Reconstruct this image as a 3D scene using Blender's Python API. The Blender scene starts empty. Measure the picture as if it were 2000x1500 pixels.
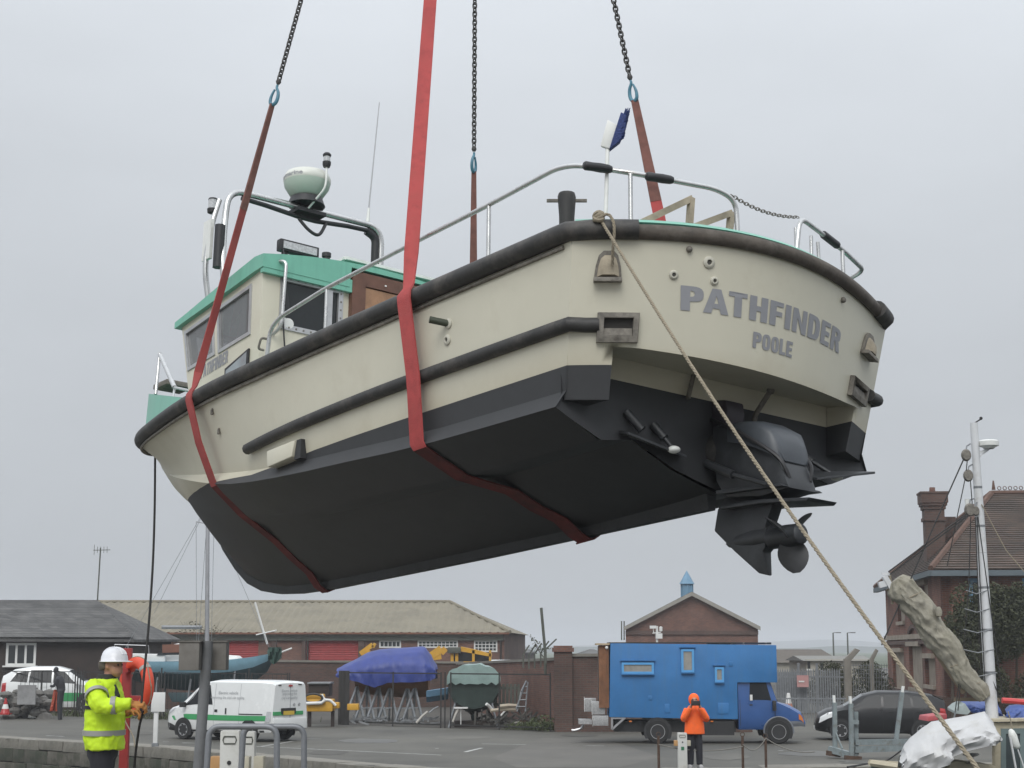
import bpy, bmesh, math, random
import numpy as np
from mathutils import Vector, Matrix
random.seed(7)
SC = bpy.context.scene
COL = SC.collection
R_ = math.radians
# ------------------------------------------------------------------ camera
F_PX, CAM_H = 3235.0, 2.8
PITCH = math.atan(518 / F_PX)
cam = bpy.data.objects.new('camera', bpy.data.cameras.new('camera'))
COL.objects.link(cam)
cam.data.sensor_width = 36; cam.data.lens = F_PX / 2000 * 36
cam.data.clip_start = .1; cam.data.clip_end = 6000
cam.location = (0, 0, CAM_H); cam.rotation_euler = (R_(90) + PITCH, 0, 0)
SC.camera = cam
# ------------------------------------------------------------------ sky, sun, exposure
W = bpy.data.worlds.new('World'); SC.world = W; W.use_nodes = True
nt = W.node_tree; N = nt.nodes; LK = nt.links
bg = N['Background']
SUN_EL, SUN_AZ = 46, 190          # degrees; azimuth clockwise from +Y (behind the camera, a little left)
sky = N.new('ShaderNodeTexSky'); sky.sky_type = 'NISHITA'; sky.sun_disc = False
sky.sun_elevation = R_(SUN_EL); sky.sun_rotation = R_(SUN_AZ)
hsv = N.new('ShaderNodeHueSaturation'); hsv.inputs['Saturation'].default_value = .12
LK.new(sky.outputs[0], hsv.inputs['Color'])
tc = N.new('ShaderNodeTexCoord'); sp = N.new('ShaderNodeSeparateXYZ'); LK.new(tc.outputs['Generated'], sp.inputs[0])
def wm(op, a, b):
    n = N.new('ShaderNodeMath'); n.operation = op
    for i, v in enumerate((a, b)):
        if isinstance(v, (int, float)): n.inputs[i].default_value = v
        else: LK.new(v, n.inputs[i])
    return n.outputs[0]
zc = wm('MAXIMUM', sp.outputs[2], 0.0)
nz = N.new('ShaderNodeTexNoise'); nz.inputs['Scale'].default_value = 2.3; nz.inputs['Detail'].default_value = 4; nz.inputs['Roughness'].default_value = .55
mp = N.new('ShaderNodeMapping'); mp.inputs['Scale'].default_value = (1, 1, 2.6); LK.new(tc.outputs['Generated'], mp.inputs[0]); LK.new(mp.outputs[0], nz.inputs['Vector'])
lum = wm('MINIMUM', wm('ADD', wm('ADD', 4.85, wm('MULTIPLY', zc, .5)), wm('MULTIPLY', wm('MULTIPLY', zc, zc), 19.)), 14.)   # overcast: zenith brighter than the horizon
lum = wm('MULTIPLY', lum, wm('ADD', .84, wm('MULTIPLY', nz.outputs[0], .34)))
cmb = N.new('ShaderNodeMix'); cmb.data_type = 'RGBA'; cmb.blend_type = 'MULTIPLY'; cmb.inputs[0].default_value = 1
cmb.inputs[6].default_value = (.91, .965, 1.03, 1); LK.new(lum, cmb.inputs[7])
mx = N.new('ShaderNodeMix'); mx.data_type = 'RGBA'; mx.inputs[0].default_value = .08
LK.new(cmb.outputs[2], mx.inputs[6]); LK.new(hsv.outputs[0], mx.inputs[7])
LK.new(mx.outputs[2], bg.inputs[0]); bg.inputs[1].default_value = .1
sun = bpy.data.objects.new('sun', bpy.data.lights.new('sun', 'SUN')); COL.objects.link(sun)
sun.data.energy = 1.5; sun.data.angle = R_(35); sun.data.color = (1, .975, .94)
_sd = Vector((math.sin(R_(SUN_AZ)) * math.cos(R_(SUN_EL)), math.cos(R_(SUN_AZ)) * math.cos(R_(SUN_EL)), math.sin(R_(SUN_EL))))
sun.rotation_euler = _sd.to_track_quat('Z', 'Y').to_euler(); sun.location = (0, -20, 40)
VS = SC.view_settings
VS.view_transform = 'Standard'; VS.look = 'None'; VS.gamma = 1; VS.exposure = .12; VS.use_curve_mapping = False
try:
    SC.cycles.use_denoising = True; SC.cycles.denoiser = 'OPENIMAGEDENOISE'
    SC.cycles.max_bounces = 6; SC.cycles.diffuse_bounces = 3; SC.cycles.glossy_bounces = 3; SC.cycles.transmission_bounces = 4; SC.cycles.volume_bounces = 0
    SC.cycles.transparent_max_bounces = 16
except Exception: pass
# ------------------------------------------------------------------ pixel -> direction helpers
_fw = Vector((0, math.cos(PITCH), math.sin(PITCH))); _up = Vector((0, -math.sin(PITCH), math.cos(PITCH))); CAM = Vector((0, 0, CAM_H))
def ray(u, v): return Vector(((u - 1000) / F_PX, 0, 0)) + _up * ((750 - v) / F_PX) + _fw
def G(u, v, z=0.0):
    d = ray(u, v); return CAM + d * ((z - CAM_H) / d.z)
def D(u, v, Y):
    d = ray(u, v); return CAM + d * (Y / d.y)
# ------------------------------------------------------------------ mesh builder
class MB:
    def __init__(s): s.v = []; s.f = []; s.m = []; s.cur = 0
    def add(s, vs, fs):
        o = len(s.v); s.v += [tuple(v) for v in vs]; s.f += [tuple(i + o for i in f) for f in fs]; s.m += [s.cur] * len(fs); return s
    def box(s, c, d, rot=None, M=None):
        x, y, z = d[0] / 2, d[1] / 2, d[2] / 2
        vs = [Vector((a * x, b * y, e * z)) for a in (-1, 1) for b in (-1, 1) for e in (-1, 1)]
        if rot is not None:
            m = rot if isinstance(rot, Matrix) else Matrix.Rotation(rot, 3, 'Z')
            vs = [m @ v for v in vs]
        vs = [v + Vector(c) for v in vs]
        return s.add(vs, [(0, 1, 3, 2), (4, 6, 7, 5), (0, 4, 5, 1), (2, 3, 7, 6), (0, 2, 6, 4), (1, 5, 7, 3)])
    def bar(s, a, b, w, h=None, upv=(0, 0, 1)):
        a = Vector(a); b = Vector(b); h = h or w; t = (b - a)
        L = t.length; t.normalize(); u = Vector(upv)
        if abs(t.dot(u)) > .98: u = Vector((1, 0, 0))
        q = t.cross(u).normalized(); u = q.cross(t)
        return s.box((a + b) / 2, (L, w, h), Matrix((t, q, u)).transposed())
    def tube(s, pts, r, n=8, cap=True, rs=None, flat=1.0, upv=(0, 0, 1)):
        P = [Vector(p) for p in pts]; k = len(P); rings = []
        u = None
        for i, p in enumerate(P):
            t = (P[min(i + 1, k - 1)] - P[max(i - 1, 0)])
            if t.length < 1e-9: t = Vector((0, 0, 1))
            t.normalize()
            if u is None:
                u = Vector(upv)
                if abs(t.dot(u)) > .95: u = Vector((1, 0, 0)) if abs(t.x) < .9 else Vector((0, 1, 0))
            u = (u - t * u.dot(t)); u.normalize(); q = t.cross(u)
            rr = rs[i] if rs else r
            rings.append([p + (q * math.cos(2 * math.pi * j / n) * flat + u * math.sin(2 * math.pi * j / n)) * rr for j in range(n)])
        return s.loft(rings, cap)
    def loft(s, rings, cap=True, closed=True):
        n = len(rings[0]); vs = [v for r in rings for v in r]; fs = []
        for i in range(len(rings) - 1):
            for j in range(n if closed else n - 1):
                a = i * n + j; b = i * n + (j + 1) % n; fs.append((a, b, b + n, a + n))
        if cap:
            fs.append(tuple(range(n - 1, -1, -1))); o = (len(rings) - 1) * n; fs.append(tuple(range(o, o + n)))
        return s.add(vs, fs)
    def prism(s, poly, off):
        o = Vector(off); a = [Vector(p) for p in poly]; n = len(a)
        vs = a + [p + o for p in a]
        return s.add(vs, [tuple(range(n - 1, -1, -1)), tuple(range(n, 2 * n))] + [(i, (i + 1) % n, (i + 1) % n + n, i + n) for i in range(n)])
    def lathe(s, prof, n=20, c=(0, 0, 0), axis='z', a0=0, a1=2 * math.pi):
        full = abs(a1 - a0 - 2 * math.pi) < 1e-6; k = n if full else n + 1
        rings = []
        for j in range(k):
            a = a0 + (a1 - a0) * j / n
            rings.append([(r * math.cos(a), r * math.sin(a), z) for r, z in prof])
        m = len(prof); vs = []
        for rg in rings:
            for x, y, z in rg:
                p = {'z': (x, y, z), 'x': (z, x, y), 'y': (y, z, x)}[axis]
                vs.append(Vector(p) + Vector(c))
        fs = []
        for j in range(n):
            for i in range(m - 1):
                a = j * m + i; b = ((j + 1) % k) * m + i; fs.append((a, b, b + 1, a + 1))
        return s.add(vs, fs)
    def sphere(s, c, r, n=12, sx=1, sy=1, sz=1):
        pr = [(max(1e-4, math.sin(math.pi * i / n)) * r, -math.cos(math.pi * i / n) * r) for i in range(n + 1)]
        o = len(s.v); s.lathe(pr, n * 2 if n < 10 else n + 8)
        for i in range(o, len(s.v)):
            x, y, z = s.v[i]; s.v[i] = (x * sx + c[0], y * sy + c[1], z * sz + c[2])
        return s
    def grid(s, fn, us, vs_, flip=False):
        nu, nv = len(us), len(vs_); pts = [fn(u, v) for u in us for v in vs_]; fs = []
        for i in range(nu - 1):
            for j in range(nv - 1):
                a = i * nv + j; q = (a, a + nv, a + nv + 1, a + 1); fs.append(q[::-1] if flip else q)
        return s.add(pts, fs)
    def xf(s, M):
        s.v = [tuple(M @ Vector(v)) for v in s.v]; return s
    def build(s, name, mats, parent=None, smooth=None, bevel=0, loc=None, fixn=True):
        me = bpy.data.meshes.new(name); me.from_pydata(s.v, [], s.f)
        mats = mats if isinstance(mats, (list, tuple)) else [mats]
        for m in mats: me.materials.append(m)
        if len(mats) > 1: me.polygons.foreach_set('material_index', s.m)
        bm = bmesh.new(); bm.from_mesh(me); bmesh.ops.remove_doubles(bm, verts=bm.verts, dist=1e-5)
        if fixn: bmesh.ops.recalc_face_normals(bm, faces=bm.faces)
        if bevel:
            es = [e for e in bm.edges if len(e.link_faces) == 2 and e.calc_face_angle(0) > .6]
            try: bmesh.ops.bevel(bm, geom=es, offset=bevel, segments=2, profile=.6, affect='EDGES', clamp_overlap=True)
            except Exception: pass
        bm.to_mesh(me); bm.free()
        if smooth or bevel:
            me.polygons.foreach_set('use_smooth', [True] * len(me.polygons)); me.set_sharp_from_angle(angle=R_(smooth or 40))
        me.update()
        o = bpy.data.objects.new(name, me); COL.objects.link(o)
        if parent is not None: o.parent = parent
        if loc is not None: o.location = loc
        return o
def inst(src, name, parent=None, loc=(0, 0, 0), rot=None, M=None):
    o = bpy.data.objects.new(name, src.data if hasattr(src, 'data') else src); COL.objects.link(o)
    if parent is not None: o.parent = parent
    if M is not None: o.matrix_local = M
    else:
        o.location = loc
        if rot is not None: o.rotation_euler = rot
    return o
def tag(o, label=None, cat=None, group=None, kind=None):
    if label: o['label'] = label
    if cat: o['category'] = cat
    if group: o['group'] = group
    if kind: o['kind'] = kind
    return o
def empty(name, loc=(0, 0, 0), rz=0, label=None, cat=None, group=None):
    o = bpy.data.objects.new(name, None); COL.objects.link(o); o.location = loc; o.rotation_euler = (0, 0, rz); o.empty_display_size = .2
    return tag(o, label, cat, group)
def copy_tree(o, parent=None):
    c = o.copy(); COL.objects.link(c); c.parent = parent
    for ch in list(o.children): copy_tree(ch, c)
    return c
def bez(pts, n=6):
    """Catmull-Rom through points"""
    P = [Vector(p) for p in pts]; out = []
    for i in range(len(P) - 1):
        p0 = P[max(i - 1, 0)]; p1 = P[i]; p2 = P[i + 1]; p3 = P[min(i + 2, len(P) - 1)]
        for k in range(n):
            t = k / n; out.append(.5 * ((2 * p1) + (p2 - p0) * t + (2 * p0 - 5 * p1 + 4 * p2 - p3) * t * t + (3 * p1 - p0 - 3 * p2 + p3) * t ** 3))
    return out + [P[-1]]
def fillet(pts, r, n=5):
    P = [Vector(p) for p in pts]; out = [P[0]]
    for i in range(1, len(P) - 1):
        a = (P[i - 1] - P[i]); b = (P[i + 1] - P[i]); d = min(r, a.length * .49, b.length * .49)
        p = P[i] + a.normalized() * d; q = P[i] + b.normalized() * d
        for k in range(n + 1):
            t = k / n; out.append(p * (1 - t) ** 2 + P[i] * 2 * t * (1 - t) + q * t * t)
    return out + [P[-1]]
# ------------------------------------------------------------------ materials
MATS = {}
def mat(name, col, rough=.6, metal=0., var=.12, vscale=3., bump=0., bscale=40., spec=.5, dirt=None, dscale=1.5, dlo=.5, dhi=.75, coat=0., alpha=1., streak=False, emit=0, trans=0.):
    if name in MATS: return MATS[name]
    m = bpy.data.materials.new(name); m.use_nodes = True; MATS[name] = m
    t = m.node_tree; n = t.nodes; l = t.links; b = n['Principled BSDF']
    b.inputs['Roughness'].default_value = rough; b.inputs['Metallic'].default_value = metal
    b.inputs['Specular IOR Level'].default_value = spec; b.inputs['Coat Weight'].default_value = coat; b.inputs['Alpha'].default_value = alpha
    b.inputs['Transmission Weight'].default_value = trans
    c4 = (*col, 1); b.inputs['Base Color'].default_value = c4
    co = n.new('ShaderNodeTexCoord'); src = co.outputs['Object']
    last = None
    if var:
        z = n.new('ShaderNodeTexNoise'); z.inputs['Scale'].default_value = vscale; z.inputs['Detail'].default_value = 6; z.inputs['Roughness'].default_value = .65; l.new(src, z.inputs['Vector'])
        x = n.new('ShaderNodeMix'); x.data_type = 'RGBA'
        x.inputs[6].default_value = (*[c * (1 - var) for c in col], 1); x.inputs[7].default_value = (*[min(1, c * (1 + var)) for c in col], 1)
        mr = n.new('ShaderNodeMapRange'); mr.inputs[1].default_value = .3; mr.inputs[2].default_value = .7; l.new(z.outputs[0], mr.inputs[0]); l.new(mr.outputs[0], x.inputs[0]); last = x.outputs[2]
        r2 = n.new('ShaderNodeMapRange'); r2.inputs[3].default_value = max(.02, rough - .1); r2.inputs[4].default_value = min(1, rough + .1); l.new(z.outputs[0], r2.inputs[0]); l.new(r2.outputs[0], b.inputs['Roughness'])
    if dirt:
        z = n.new('ShaderNodeTexNoise'); z.inputs['Scale'].default_value = dscale; z.inputs['Detail'].default_value = 8; z.inputs['Roughness'].default_value = .7
        if streak:
            pm = n.new('ShaderNodeMapping'); pm.inputs['Scale'].default_value = (6, 6, .45); l.new(src, pm.inputs[0]); l.new(pm.outputs[0], z.inputs['Vector'])
        else: l.new(src, z.inputs['Vector'])
        mr = n.new('ShaderNodeMapRange'); mr.inputs[1].default_value = dlo; mr.inputs[2].default_value = dhi; l.new(z.outputs[0], mr.inputs[0])
        x = n.new('ShaderNodeMix'); x.data_type = 'RGBA'; l.new(mr.outputs[0], x.inputs[0]); x.inputs[7].default_value = (*dirt, 1)
        if last is not None: l.new(last, x.inputs[6])
        else: x.inputs[6].default_value = c4
        last = x.outputs[2]
    if last is not None: l.new(last, b.inputs['Base Color'])
    if bump:
        z = n.new('ShaderNodeTexNoise'); z.inputs['Scale'].default_value = bscale; z.inputs['Detail'].default_value = 5; l.new(src, z.inputs['Vector'])
        bp = n.new('ShaderNodeBump'); bp.inputs['Strength'].default_value = bump; bp.inputs['Distance'].default_value = .02; l.new(z.outputs[0], bp.inputs['Height']); l.new(bp.outputs[0], b.inputs['Normal'])
    if emit: b.inputs['Emission Color'].default_value = c4; b.inputs['Emission Strength'].default_value = emit
    return m
def brick_mat(name, c1, c2, mortar, scale=1., bw=.225, bh=.075, rough=.85, wob=.25):
    """brick courses in object space; u runs along the wall (x+y), v is z"""
    if name in MATS: return MATS[name]
    m = bpy.data.materials.new(name); m.use_nodes = True; MATS[name] = m
    t = m.node_tree; n = t.nodes; l = t.links; b = n['Principled BSDF']; b.inputs['Roughness'].default_value = rough
    co = n.new('ShaderNodeTexCoord'); s = n.new('ShaderNodeSeparateXYZ'); l.new(co.outputs['Object'], s.inputs[0])
    a = n.new('ShaderNodeMath'); a.operation = 'ADD'; l.new(s.outputs[0], a.inputs[0]); l.new(s.outputs[1], a.inputs[1])
    cm = n.new('ShaderNodeCombineXYZ'); l.new(a.outputs[0], cm.inputs[0]); l.new(s.outputs[2], cm.inputs[1])
    br = n.new('ShaderNodeTexBrick'); br.inputs['Scale'].default_value = scale; br.inputs['Brick Width'].default_value = bw; br.inputs['Row Height'].default_value = bh
    br.inputs['Mortar Size'].default_value = .008; br.inputs['Color1'].default_value = (*c1, 1); br.inputs['Color2'].default_value = (*c2, 1); br.inputs['Mortar'].default_value = (*mortar, 1)
    l.new(cm.outputs[0], br.inputs['Vector'])
    z = n.new('ShaderNodeTexNoise'); z.inputs['Scale'].default_value = .7; z.inputs['Detail'].default_value = 8; l.new(co.outputs['Object'], z.inputs['Vector'])
    mr = n.new('ShaderNodeMapRange'); mr.inputs[1].default_value = .3; mr.inputs[2].default_value = .7; mr.inputs[3].default_value = 1 - wob; mr.inputs[4].default_value = 1 + wob; l.new(z.outputs[0], mr.inputs[0])
    x = n.new('ShaderNodeMix'); x.data_type = 'RGBA'; x.blend_type = 'MULTIPLY'; x.inputs[0].default_value = 1; l.new(br.outputs[0], x.inputs[6]); l.new(mr.outputs[0], x.inputs[7]); l.new(x.outputs[2], b.inputs['Base Color'])
    bp = n.new('ShaderNodeBump'); bp.inputs['Strength'].default_value = .4; bp.inputs['Distance'].default_value = .01; bp.invert = True; l.new(br.outputs[1], bp.inputs['Height']); l.new(bp.outputs[0], b.inputs['Normal'])
    return m
def glass_mat(name, col=(.03, .035, .04), rough=.08):
    return mat(name, col, rough, var=0, spec=.6)
def text_mesh(txt, size=1., offset=0., xs=1., sp=1.0, res=3):
    """flat glyph outlines as (verts, faces), lower-left at 0,0"""
    cu = bpy.data.curves.new('lettering', 'FONT'); cu.body = txt; cu.size = size; cu.offset = offset; cu.space_character = sp; cu.resolution_u = res; cu.fill_mode = 'FRONT'
    ob = bpy.data.objects.new('lettering', cu); COL.objects.link(ob)
    dg = bpy.context.evaluated_depsgraph_get(); me = bpy.data.meshes.new_from_object(ob.evaluated_get(dg))
    vs = [(v.co.x * xs, v.co.y) for v in me.vertices]; fs = [tuple(p.vertices) for p in me.polygons]
    bpy.data.objects.remove(ob); bpy.data.curves.remove(cu); bpy.data.meshes.remove(me)
    if vs:
        x0 = min(v[0] for v in vs); y0 = min(v[1] for v in vs); vs = [(x - x0, y - y0) for x, y in vs]
    return vs, fs
def panel(name, P, holes, mt, parent, th=.035, inward=None):
    """quad P (p00,p10,p11,p01) with rectangular openings in (s,t); a real wall with thickness"""
    P = [Vector(p) for p in P]
    ev = lambda s, t: (P[0] * (1 - s) + P[1] * s) * (1 - t) + (P[3] * (1 - s) + P[2] * s) * t
    nrm = (P[1] - P[0]).cross(P[3] - P[0]).normalized() * th
    ss = sorted({0, 1, *[h[0] for h in holes], *[h[1] for h in holes]}); ts = sorted({0, 1, *[h[2] for h in holes], *[h[3] for h in holes]})
    b = MB()
    hole = lambda s, t: any(h[0] < s < h[1] and h[2] < t < h[3] for h in holes)
    cell = lambda i, j: 0 <= i < len(ss) - 1 and 0 <= j < len(ts) - 1 and not hole((ss[i] + ss[i + 1]) / 2, (ts[j] + ts[j + 1]) / 2)
    for i in range(len(ss) - 1):
        for j in range(len(ts) - 1):
            if not cell(i, j): continue
            q = [ev(ss[i], ts[j]), ev(ss[i + 1], ts[j]), ev(ss[i + 1], ts[j + 1]), ev(ss[i], ts[j + 1])]; r = [p - nrm for p in q]
            fs = [(0, 1, 2, 3), (7, 6, 5, 4)]
            if not cell(i, j - 1): fs.append((0, 4, 5, 1))
            if not cell(i + 1, j): fs.append((1, 5, 6, 2))
            if not cell(i, j + 1): fs.append((2, 6, 7, 3))
            if not cell(i - 1, j): fs.append((3, 7, 4, 0))
            b.add(q + r, fs)
    o = b.build(name, mt, parent)
    return o, ev, nrm
def window(ev, nrm, h, parent, fw=.035, mtf=None, mtp=None, name='window', proud=.012, sub=True):
    """frame proud of the wall plus a pane set in it; ev maps (s,t) to points"""
    s0, s1, t0, t1 = h; n = nrm.normalized()
    C = [ev(s0, t0), ev(s1, t0), ev(s1, t1), ev(s0, t1)]; mid = sum(C, Vector()) / 4
    b = MB()
    for k in range(4):
        a, c = C[k], C[(k + 1) % 4]; d = (c - a).normalized()
        inn = (mid - (a + c) / 2); inn = (inn - d * inn.dot(d)).normalized()
        pa, pc = a - d * fw * .5, c + d * fw * .5
        q = [pa - inn * fw * .5, pc - inn * fw * .5, pc + inn * fw * .5, pa + inn * fw * .5]
        off = (.0015 if k % 2 else 0)
        b.prism([p - n * .02 for p in q], n * (.02 + proud + off))
    f = b.build(name, mtf or MATS['aluminium'], parent)
    p = MB(); p.add([c - n * .012 for c in C], [(0, 1, 2, 3)])
    p.build('pane', mtp or MATS['tinted_pane'], f)
    return f
# ================================================================== ground, quays, water, road paint
m_asph = mat('asphalt', (.10, .095, .08), .78, var=.2, vscale=.35, dirt=(.06, .057, .048), dscale=.16, dlo=.42, dhi=.66, bump=.2, bscale=60)
m_conc = mat('old_concrete', (.19, .175, .15), .85, var=.2, vscale=.8, dirt=(.10, .095, .08), dscale=.6, bump=.3, bscale=20)
m_water = mat('harbour_water', (.02, .028, .025), .08, var=0, bump=.25, bscale=1.4)
m_dirt = mat('yard_dirt', (.058, .052, .043), .9, var=.3, vscale=.6, bump=.4, bscale=8)
m_paint = mat('road_paint', (.42, .42, .40), .7, var=.2, vscale=2, dirt=(.18, .175, .165), dscale=3, dlo=.45, dhi=.7)
m_grass = mat('field_green', (.075, .095, .05), .95, var=.3, vscale=.02)
EDGE = [G(-900, 1415), G(-300, 1427), G(0, 1441), G(300, 1459), G(600, 1486), G(820, 1503), G(1080, 1509), G(1480, 1502), G(1800, 1494), G(2300, 1484)]
E2 = [Vector((p.x, p.y, 0)) for p in EDGE]; E2[0].x = -90; E2[-1].x = 90
b = MB(); far = [Vector((2500, 40, 0)), Vector((2500, 3700, 0)), Vector((-2500, 3700, 0)), Vector((-2500, 70, 0))]
b.add(E2 + far, [tuple(range(len(E2) + 4))])
ground = tag(b.build('ground', m_asph), kind='structure')
b = MB(); b.add([(-400, -100, -2.4), (400, -100, -2.4), (400, 75, -2.4), (-400, 75, -2.4)], [(0, 1, 2, 3)]); tag(b.build('water', m_water), kind='structure')
# near quay that the photographer and the linesman stand on
b = MB(); b.prism([(-70, -41, -3.05), (70, -41, -3.05), (70, 4, -3.05), (-1.1, 4, -3.05), (-1.1, 24, -3.05), (-70, 24, -3.05)], (0, 0, 4.0)); tag(b.build('near_quay', m_conc), kind='structure')
# quay wall: backing plus single stones
qw = MB()
qw.loft([[p + Vector((0, .25, -.03)), p + Vector((0, .25, -4.2)), p + Vector((0, .9, -4.2)), p + Vector((0, .9, -.03))] for p in E2])
qwall = tag(qw.build('quay_wall', mat('wall_core', (.05, .046, .04), .95, var=.3)), kind='structure')
STN = [mat('quay_stone_a', (.155, .14, .118), .9, var=.35, vscale=2.2, dirt=(.06, .06, .045), dscale=1.2, dlo=.42, dhi=.62, bump=.6, bscale=9), mat('quay_stone_b', (.105, .098, .08), .9, var=.35, vscale=2.2, dirt=(.045, .05, .035), dscale=1.2, dlo=.4, dhi=.6, bump=.6, bscale=9), mat('coping_stone', (.215, .20, .172), .9, var=.3, vscale=1.5, dirt=(.10, .098, .08), dscale=1., dlo=.45, dhi=.7, bump=.4, bscale=9)]
rnd = random.Random(11)
def stone_mesh(L, H, Dp, i):
    b = MB(); b.box((0, 0, 0), (L, Dp, H)); b.v = [(x + rnd.uniform(-.015, .015), y + rnd.uniform(-.02, .02), z + rnd.uniform(-.012, .012)) for x, y, z in b.v]
    o = b.build('stone', STN[i], None, bevel=.018); me = o.data; bpy.data.objects.remove(o); return me
PL = [.42, .58, .7, .85, 1.0, 1.2]; protos = [stone_mesh(PL[k], .40, .5, k % 2) for k in range(6)]; cop = [stone_mesh(1.1 + .15 * k, .30, .75, 2) for k in range(3)]
for i in range(1, len(E2) - 1):
    a, c = E2[i], E2[i + 1]; d = (c - a); L = d.length; d.normalize(); ang = math.atan2(d.y, d.x)
    for row in range(4):
        s = 0.
        while s < L - .2:
            me, W_ = (lambda k: (cop[k], 1.1 + .15 * k))(rnd.randrange(3)) if row == 0 else (lambda k: (protos[k], PL[k]))(rnd.randrange(6))
            z = -.145 if row == 0 else -.30 - .42 * (row - .5)
            p = a + d * (s + W_ / 2); nrm = Vector((d.y, -d.x, 0))
            o = inst(me, 'stone', qwall, p - nrm * (.30 if row == 0 else .18 + rnd.uniform(-.03, .03)) + Vector((0, 0, z + rnd.uniform(-.012, .012))), (0, 0, ang)); s += W_ + .022
            if o.location.y > 60 or abs(o.location.x) > 32: bpy.data.objects.remove(o)
def strip(p, q, w, name='road_marking', m=None, z=.004, par=None):
    a, c = G(*p), G(*q); d = (c - a).normalized(); n = Vector((-d.y, d.x, 0)) * w / 2; b = MB()
    b.add([a - n + Vector((0, 0, z)), c - n + Vector((0, 0, z)), c + n + Vector((0, 0, z)), a + n + Vector((0, 0, z))], [(0, 1, 2, 3)]); return b.build(name, m or m_paint, par or ground)
for p, q, w in (((500, 1458), (862, 1475), .1), ((504, 1459), (572, 1448), .1), ((600, 1443), (628, 1443.5), .1), ((941, 1453), (1180, 1457), .1), ((908, 1469), (941, 1461), .12), ((13, 1442), (70, 1444), .16), ((318, 1449), (330, 1449), .1), ((356, 1451), (396, 1452), .12), ((90, 1437), (125, 1438.5), .1), ((850, 1462), (857, 1462), .1), ((1520, 1466), (1530, 1466.5), .1)):
    strip(p, q, w)
# oil-dark repair and pale apron patches
b = MB(); P = [G(u, v, .004) for u, v in ((1060, 1441), (1190, 1446), (1290, 1478), (1210, 1499), (1010, 1499), (960, 1480))]; b.add(P, [tuple(range(6))]); b.build('asphalt_patch', mat('asphalt_patch', (.105, .098, .085), .8, var=.2, vscale=.6, bump=.2), ground)
rp_ = random.Random(17)
for k, (u, v, ru, rv, c) in enumerate(((720, 1447, 60, 5, .085), (900, 1440, 70, 4, .115), (640, 1470, 45, 5, .075), (1580, 1472, 60, 6, .082), (1420, 1478, 50, 7, .11), (250, 1432, 60, 4, .08), (1690, 1487, 55, 4, .09), (1130, 1436, 40, 3, .07))):
    b = MB(); P = [G(u + ru * math.cos(t) * rp_.uniform(.7, 1.1), v + rv * math.sin(t) * rp_.uniform(.7, 1.1), .0045 + .0006 * k) for t in np.linspace(0, 6.283, 14)[:-1]]; b.add(P, [tuple(range(13))]); b.build('asphalt_patch', mat('tarmac_patch_%d' % k, (c, c * .95, c * .82), .5 if k % 3 == 0 else .85, var=.25, vscale=.8, bump=.2), ground)
b = MB(); P = [G(u, v, .004) for u, v in ((1480, 1494), (1640, 1491), (1660, 1499), (1490, 1500))]; b.add(P, [tuple(range(4))]); b.build('concrete_patch', m_conc, ground)
# yard floor behind the fence
FL, FR = G(-160, 1389), G(1083, 1429)
b = MB(); b.add([FL + Vector((0, .1, .008)), FR + Vector((0, .1, .008)), Vector((-1.0, 84, .008)), Vector((-60, 100, .008))], [(0, 1, 2, 3)]); tag(b.build('yard_ground', m_dirt), kind='structure')
b = MB(); b.add([(-2500, 260, .02), (2500, 260, .02), (2500, 3650, .02), (-2500, 3650, .02)], [(0, 1, 2, 3)]); tag(b.build('far_fields', m_grass), kind='structure')
# far hills
def hill(pts, Y, dep, m, zb=-2):
    b = MB(); a = [D(u, v, Y) for u, v in pts]; rings = []
    for p in a: rings.append([Vector((p.x, Y - dep * .5, zb)), Vector((p.x, Y - dep * .2, p.z * .6)), Vector((p.x, Y, p.z)), Vector((p.x, Y + dep, zb))])
    b.loft(rings, cap=True, closed=False); return tag(b.build('hills', m, smooth=60), kind='structure')
m_hill = mat('hill_wood', (.05, .065, .05), .95, var=.3, vscale=.01)
hill([(-700, 1262), (-200, 1258), (200, 1256), (600, 1260), (1000, 1262), (1100, 1261), (1250, 1259), (1400, 1258), (1480, 1254), (1560, 1251), (1620, 1249), (1680, 1252), (1730, 1256), (1800, 1252), (2100, 1250), (2700, 1256)], 3000, 500, m_hill)
hill([(900, 1268), (1010, 1263), (1060, 1264), (1180, 1263), (1300, 1266), (1560, 1266), (1640, 1261), (1700, 1263), (1760, 1264), (2200, 1262)], 1500, 200, m_hill)
# ================================================================== buildings and walls
m_brick = brick_mat('red_brick', (.175, .075, .05), (.12, .055, .04), (.13, .11, .095))
m_brickd = brick_mat('dark_brick', (.105, .055, .042), (.075, .045, .036), (.085, .075, .066))
m_brickp = brick_mat('pub_brick', (.21, .085, .055), (.15, .06, .042), (.16, .13, .11), wob=.4)
m_roofc = mat('corrugated_roof', (.20, .178, .13), .85, var=.12, vscale=.4, dirt=(.14, .125, .095), dscale=.5, streak=False)
m_slate = brick_mat('slate_roof', (.10, .097, .093), (.07, .069, .067), (.045, .045, .045), bw=.45, bh=.13, wob=.35)
m_tile = brick_mat('clay_tile_roof', (.085, .056, .042), (.058, .043, .034), (.035, .028, .023), bw=.3, bh=.11, wob=.4)
m_tarw = mat('dark_boarding', (.036, .026, .022), .85, var=.3, vscale=1.5)
m_wht = mat('white_paint', (.66, .66, .64), .5, var=.06)
m_gpane = mat('dark_glass', (.03, .034, .036), .12, var=0)
m_fasc = mat('green_fascia', (.085, .09, .075), .8, var=.15)
m_shut = mat('red_shutter', (.30, .035, .035), .6, var=.15)
m_conc2 = mat('pale_render', (.36, .335, .28), .85, var=.1, vscale=.7)
m_blue = mat('blue_lantern', (.13, .25, .36), .5, var=.15)
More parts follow.
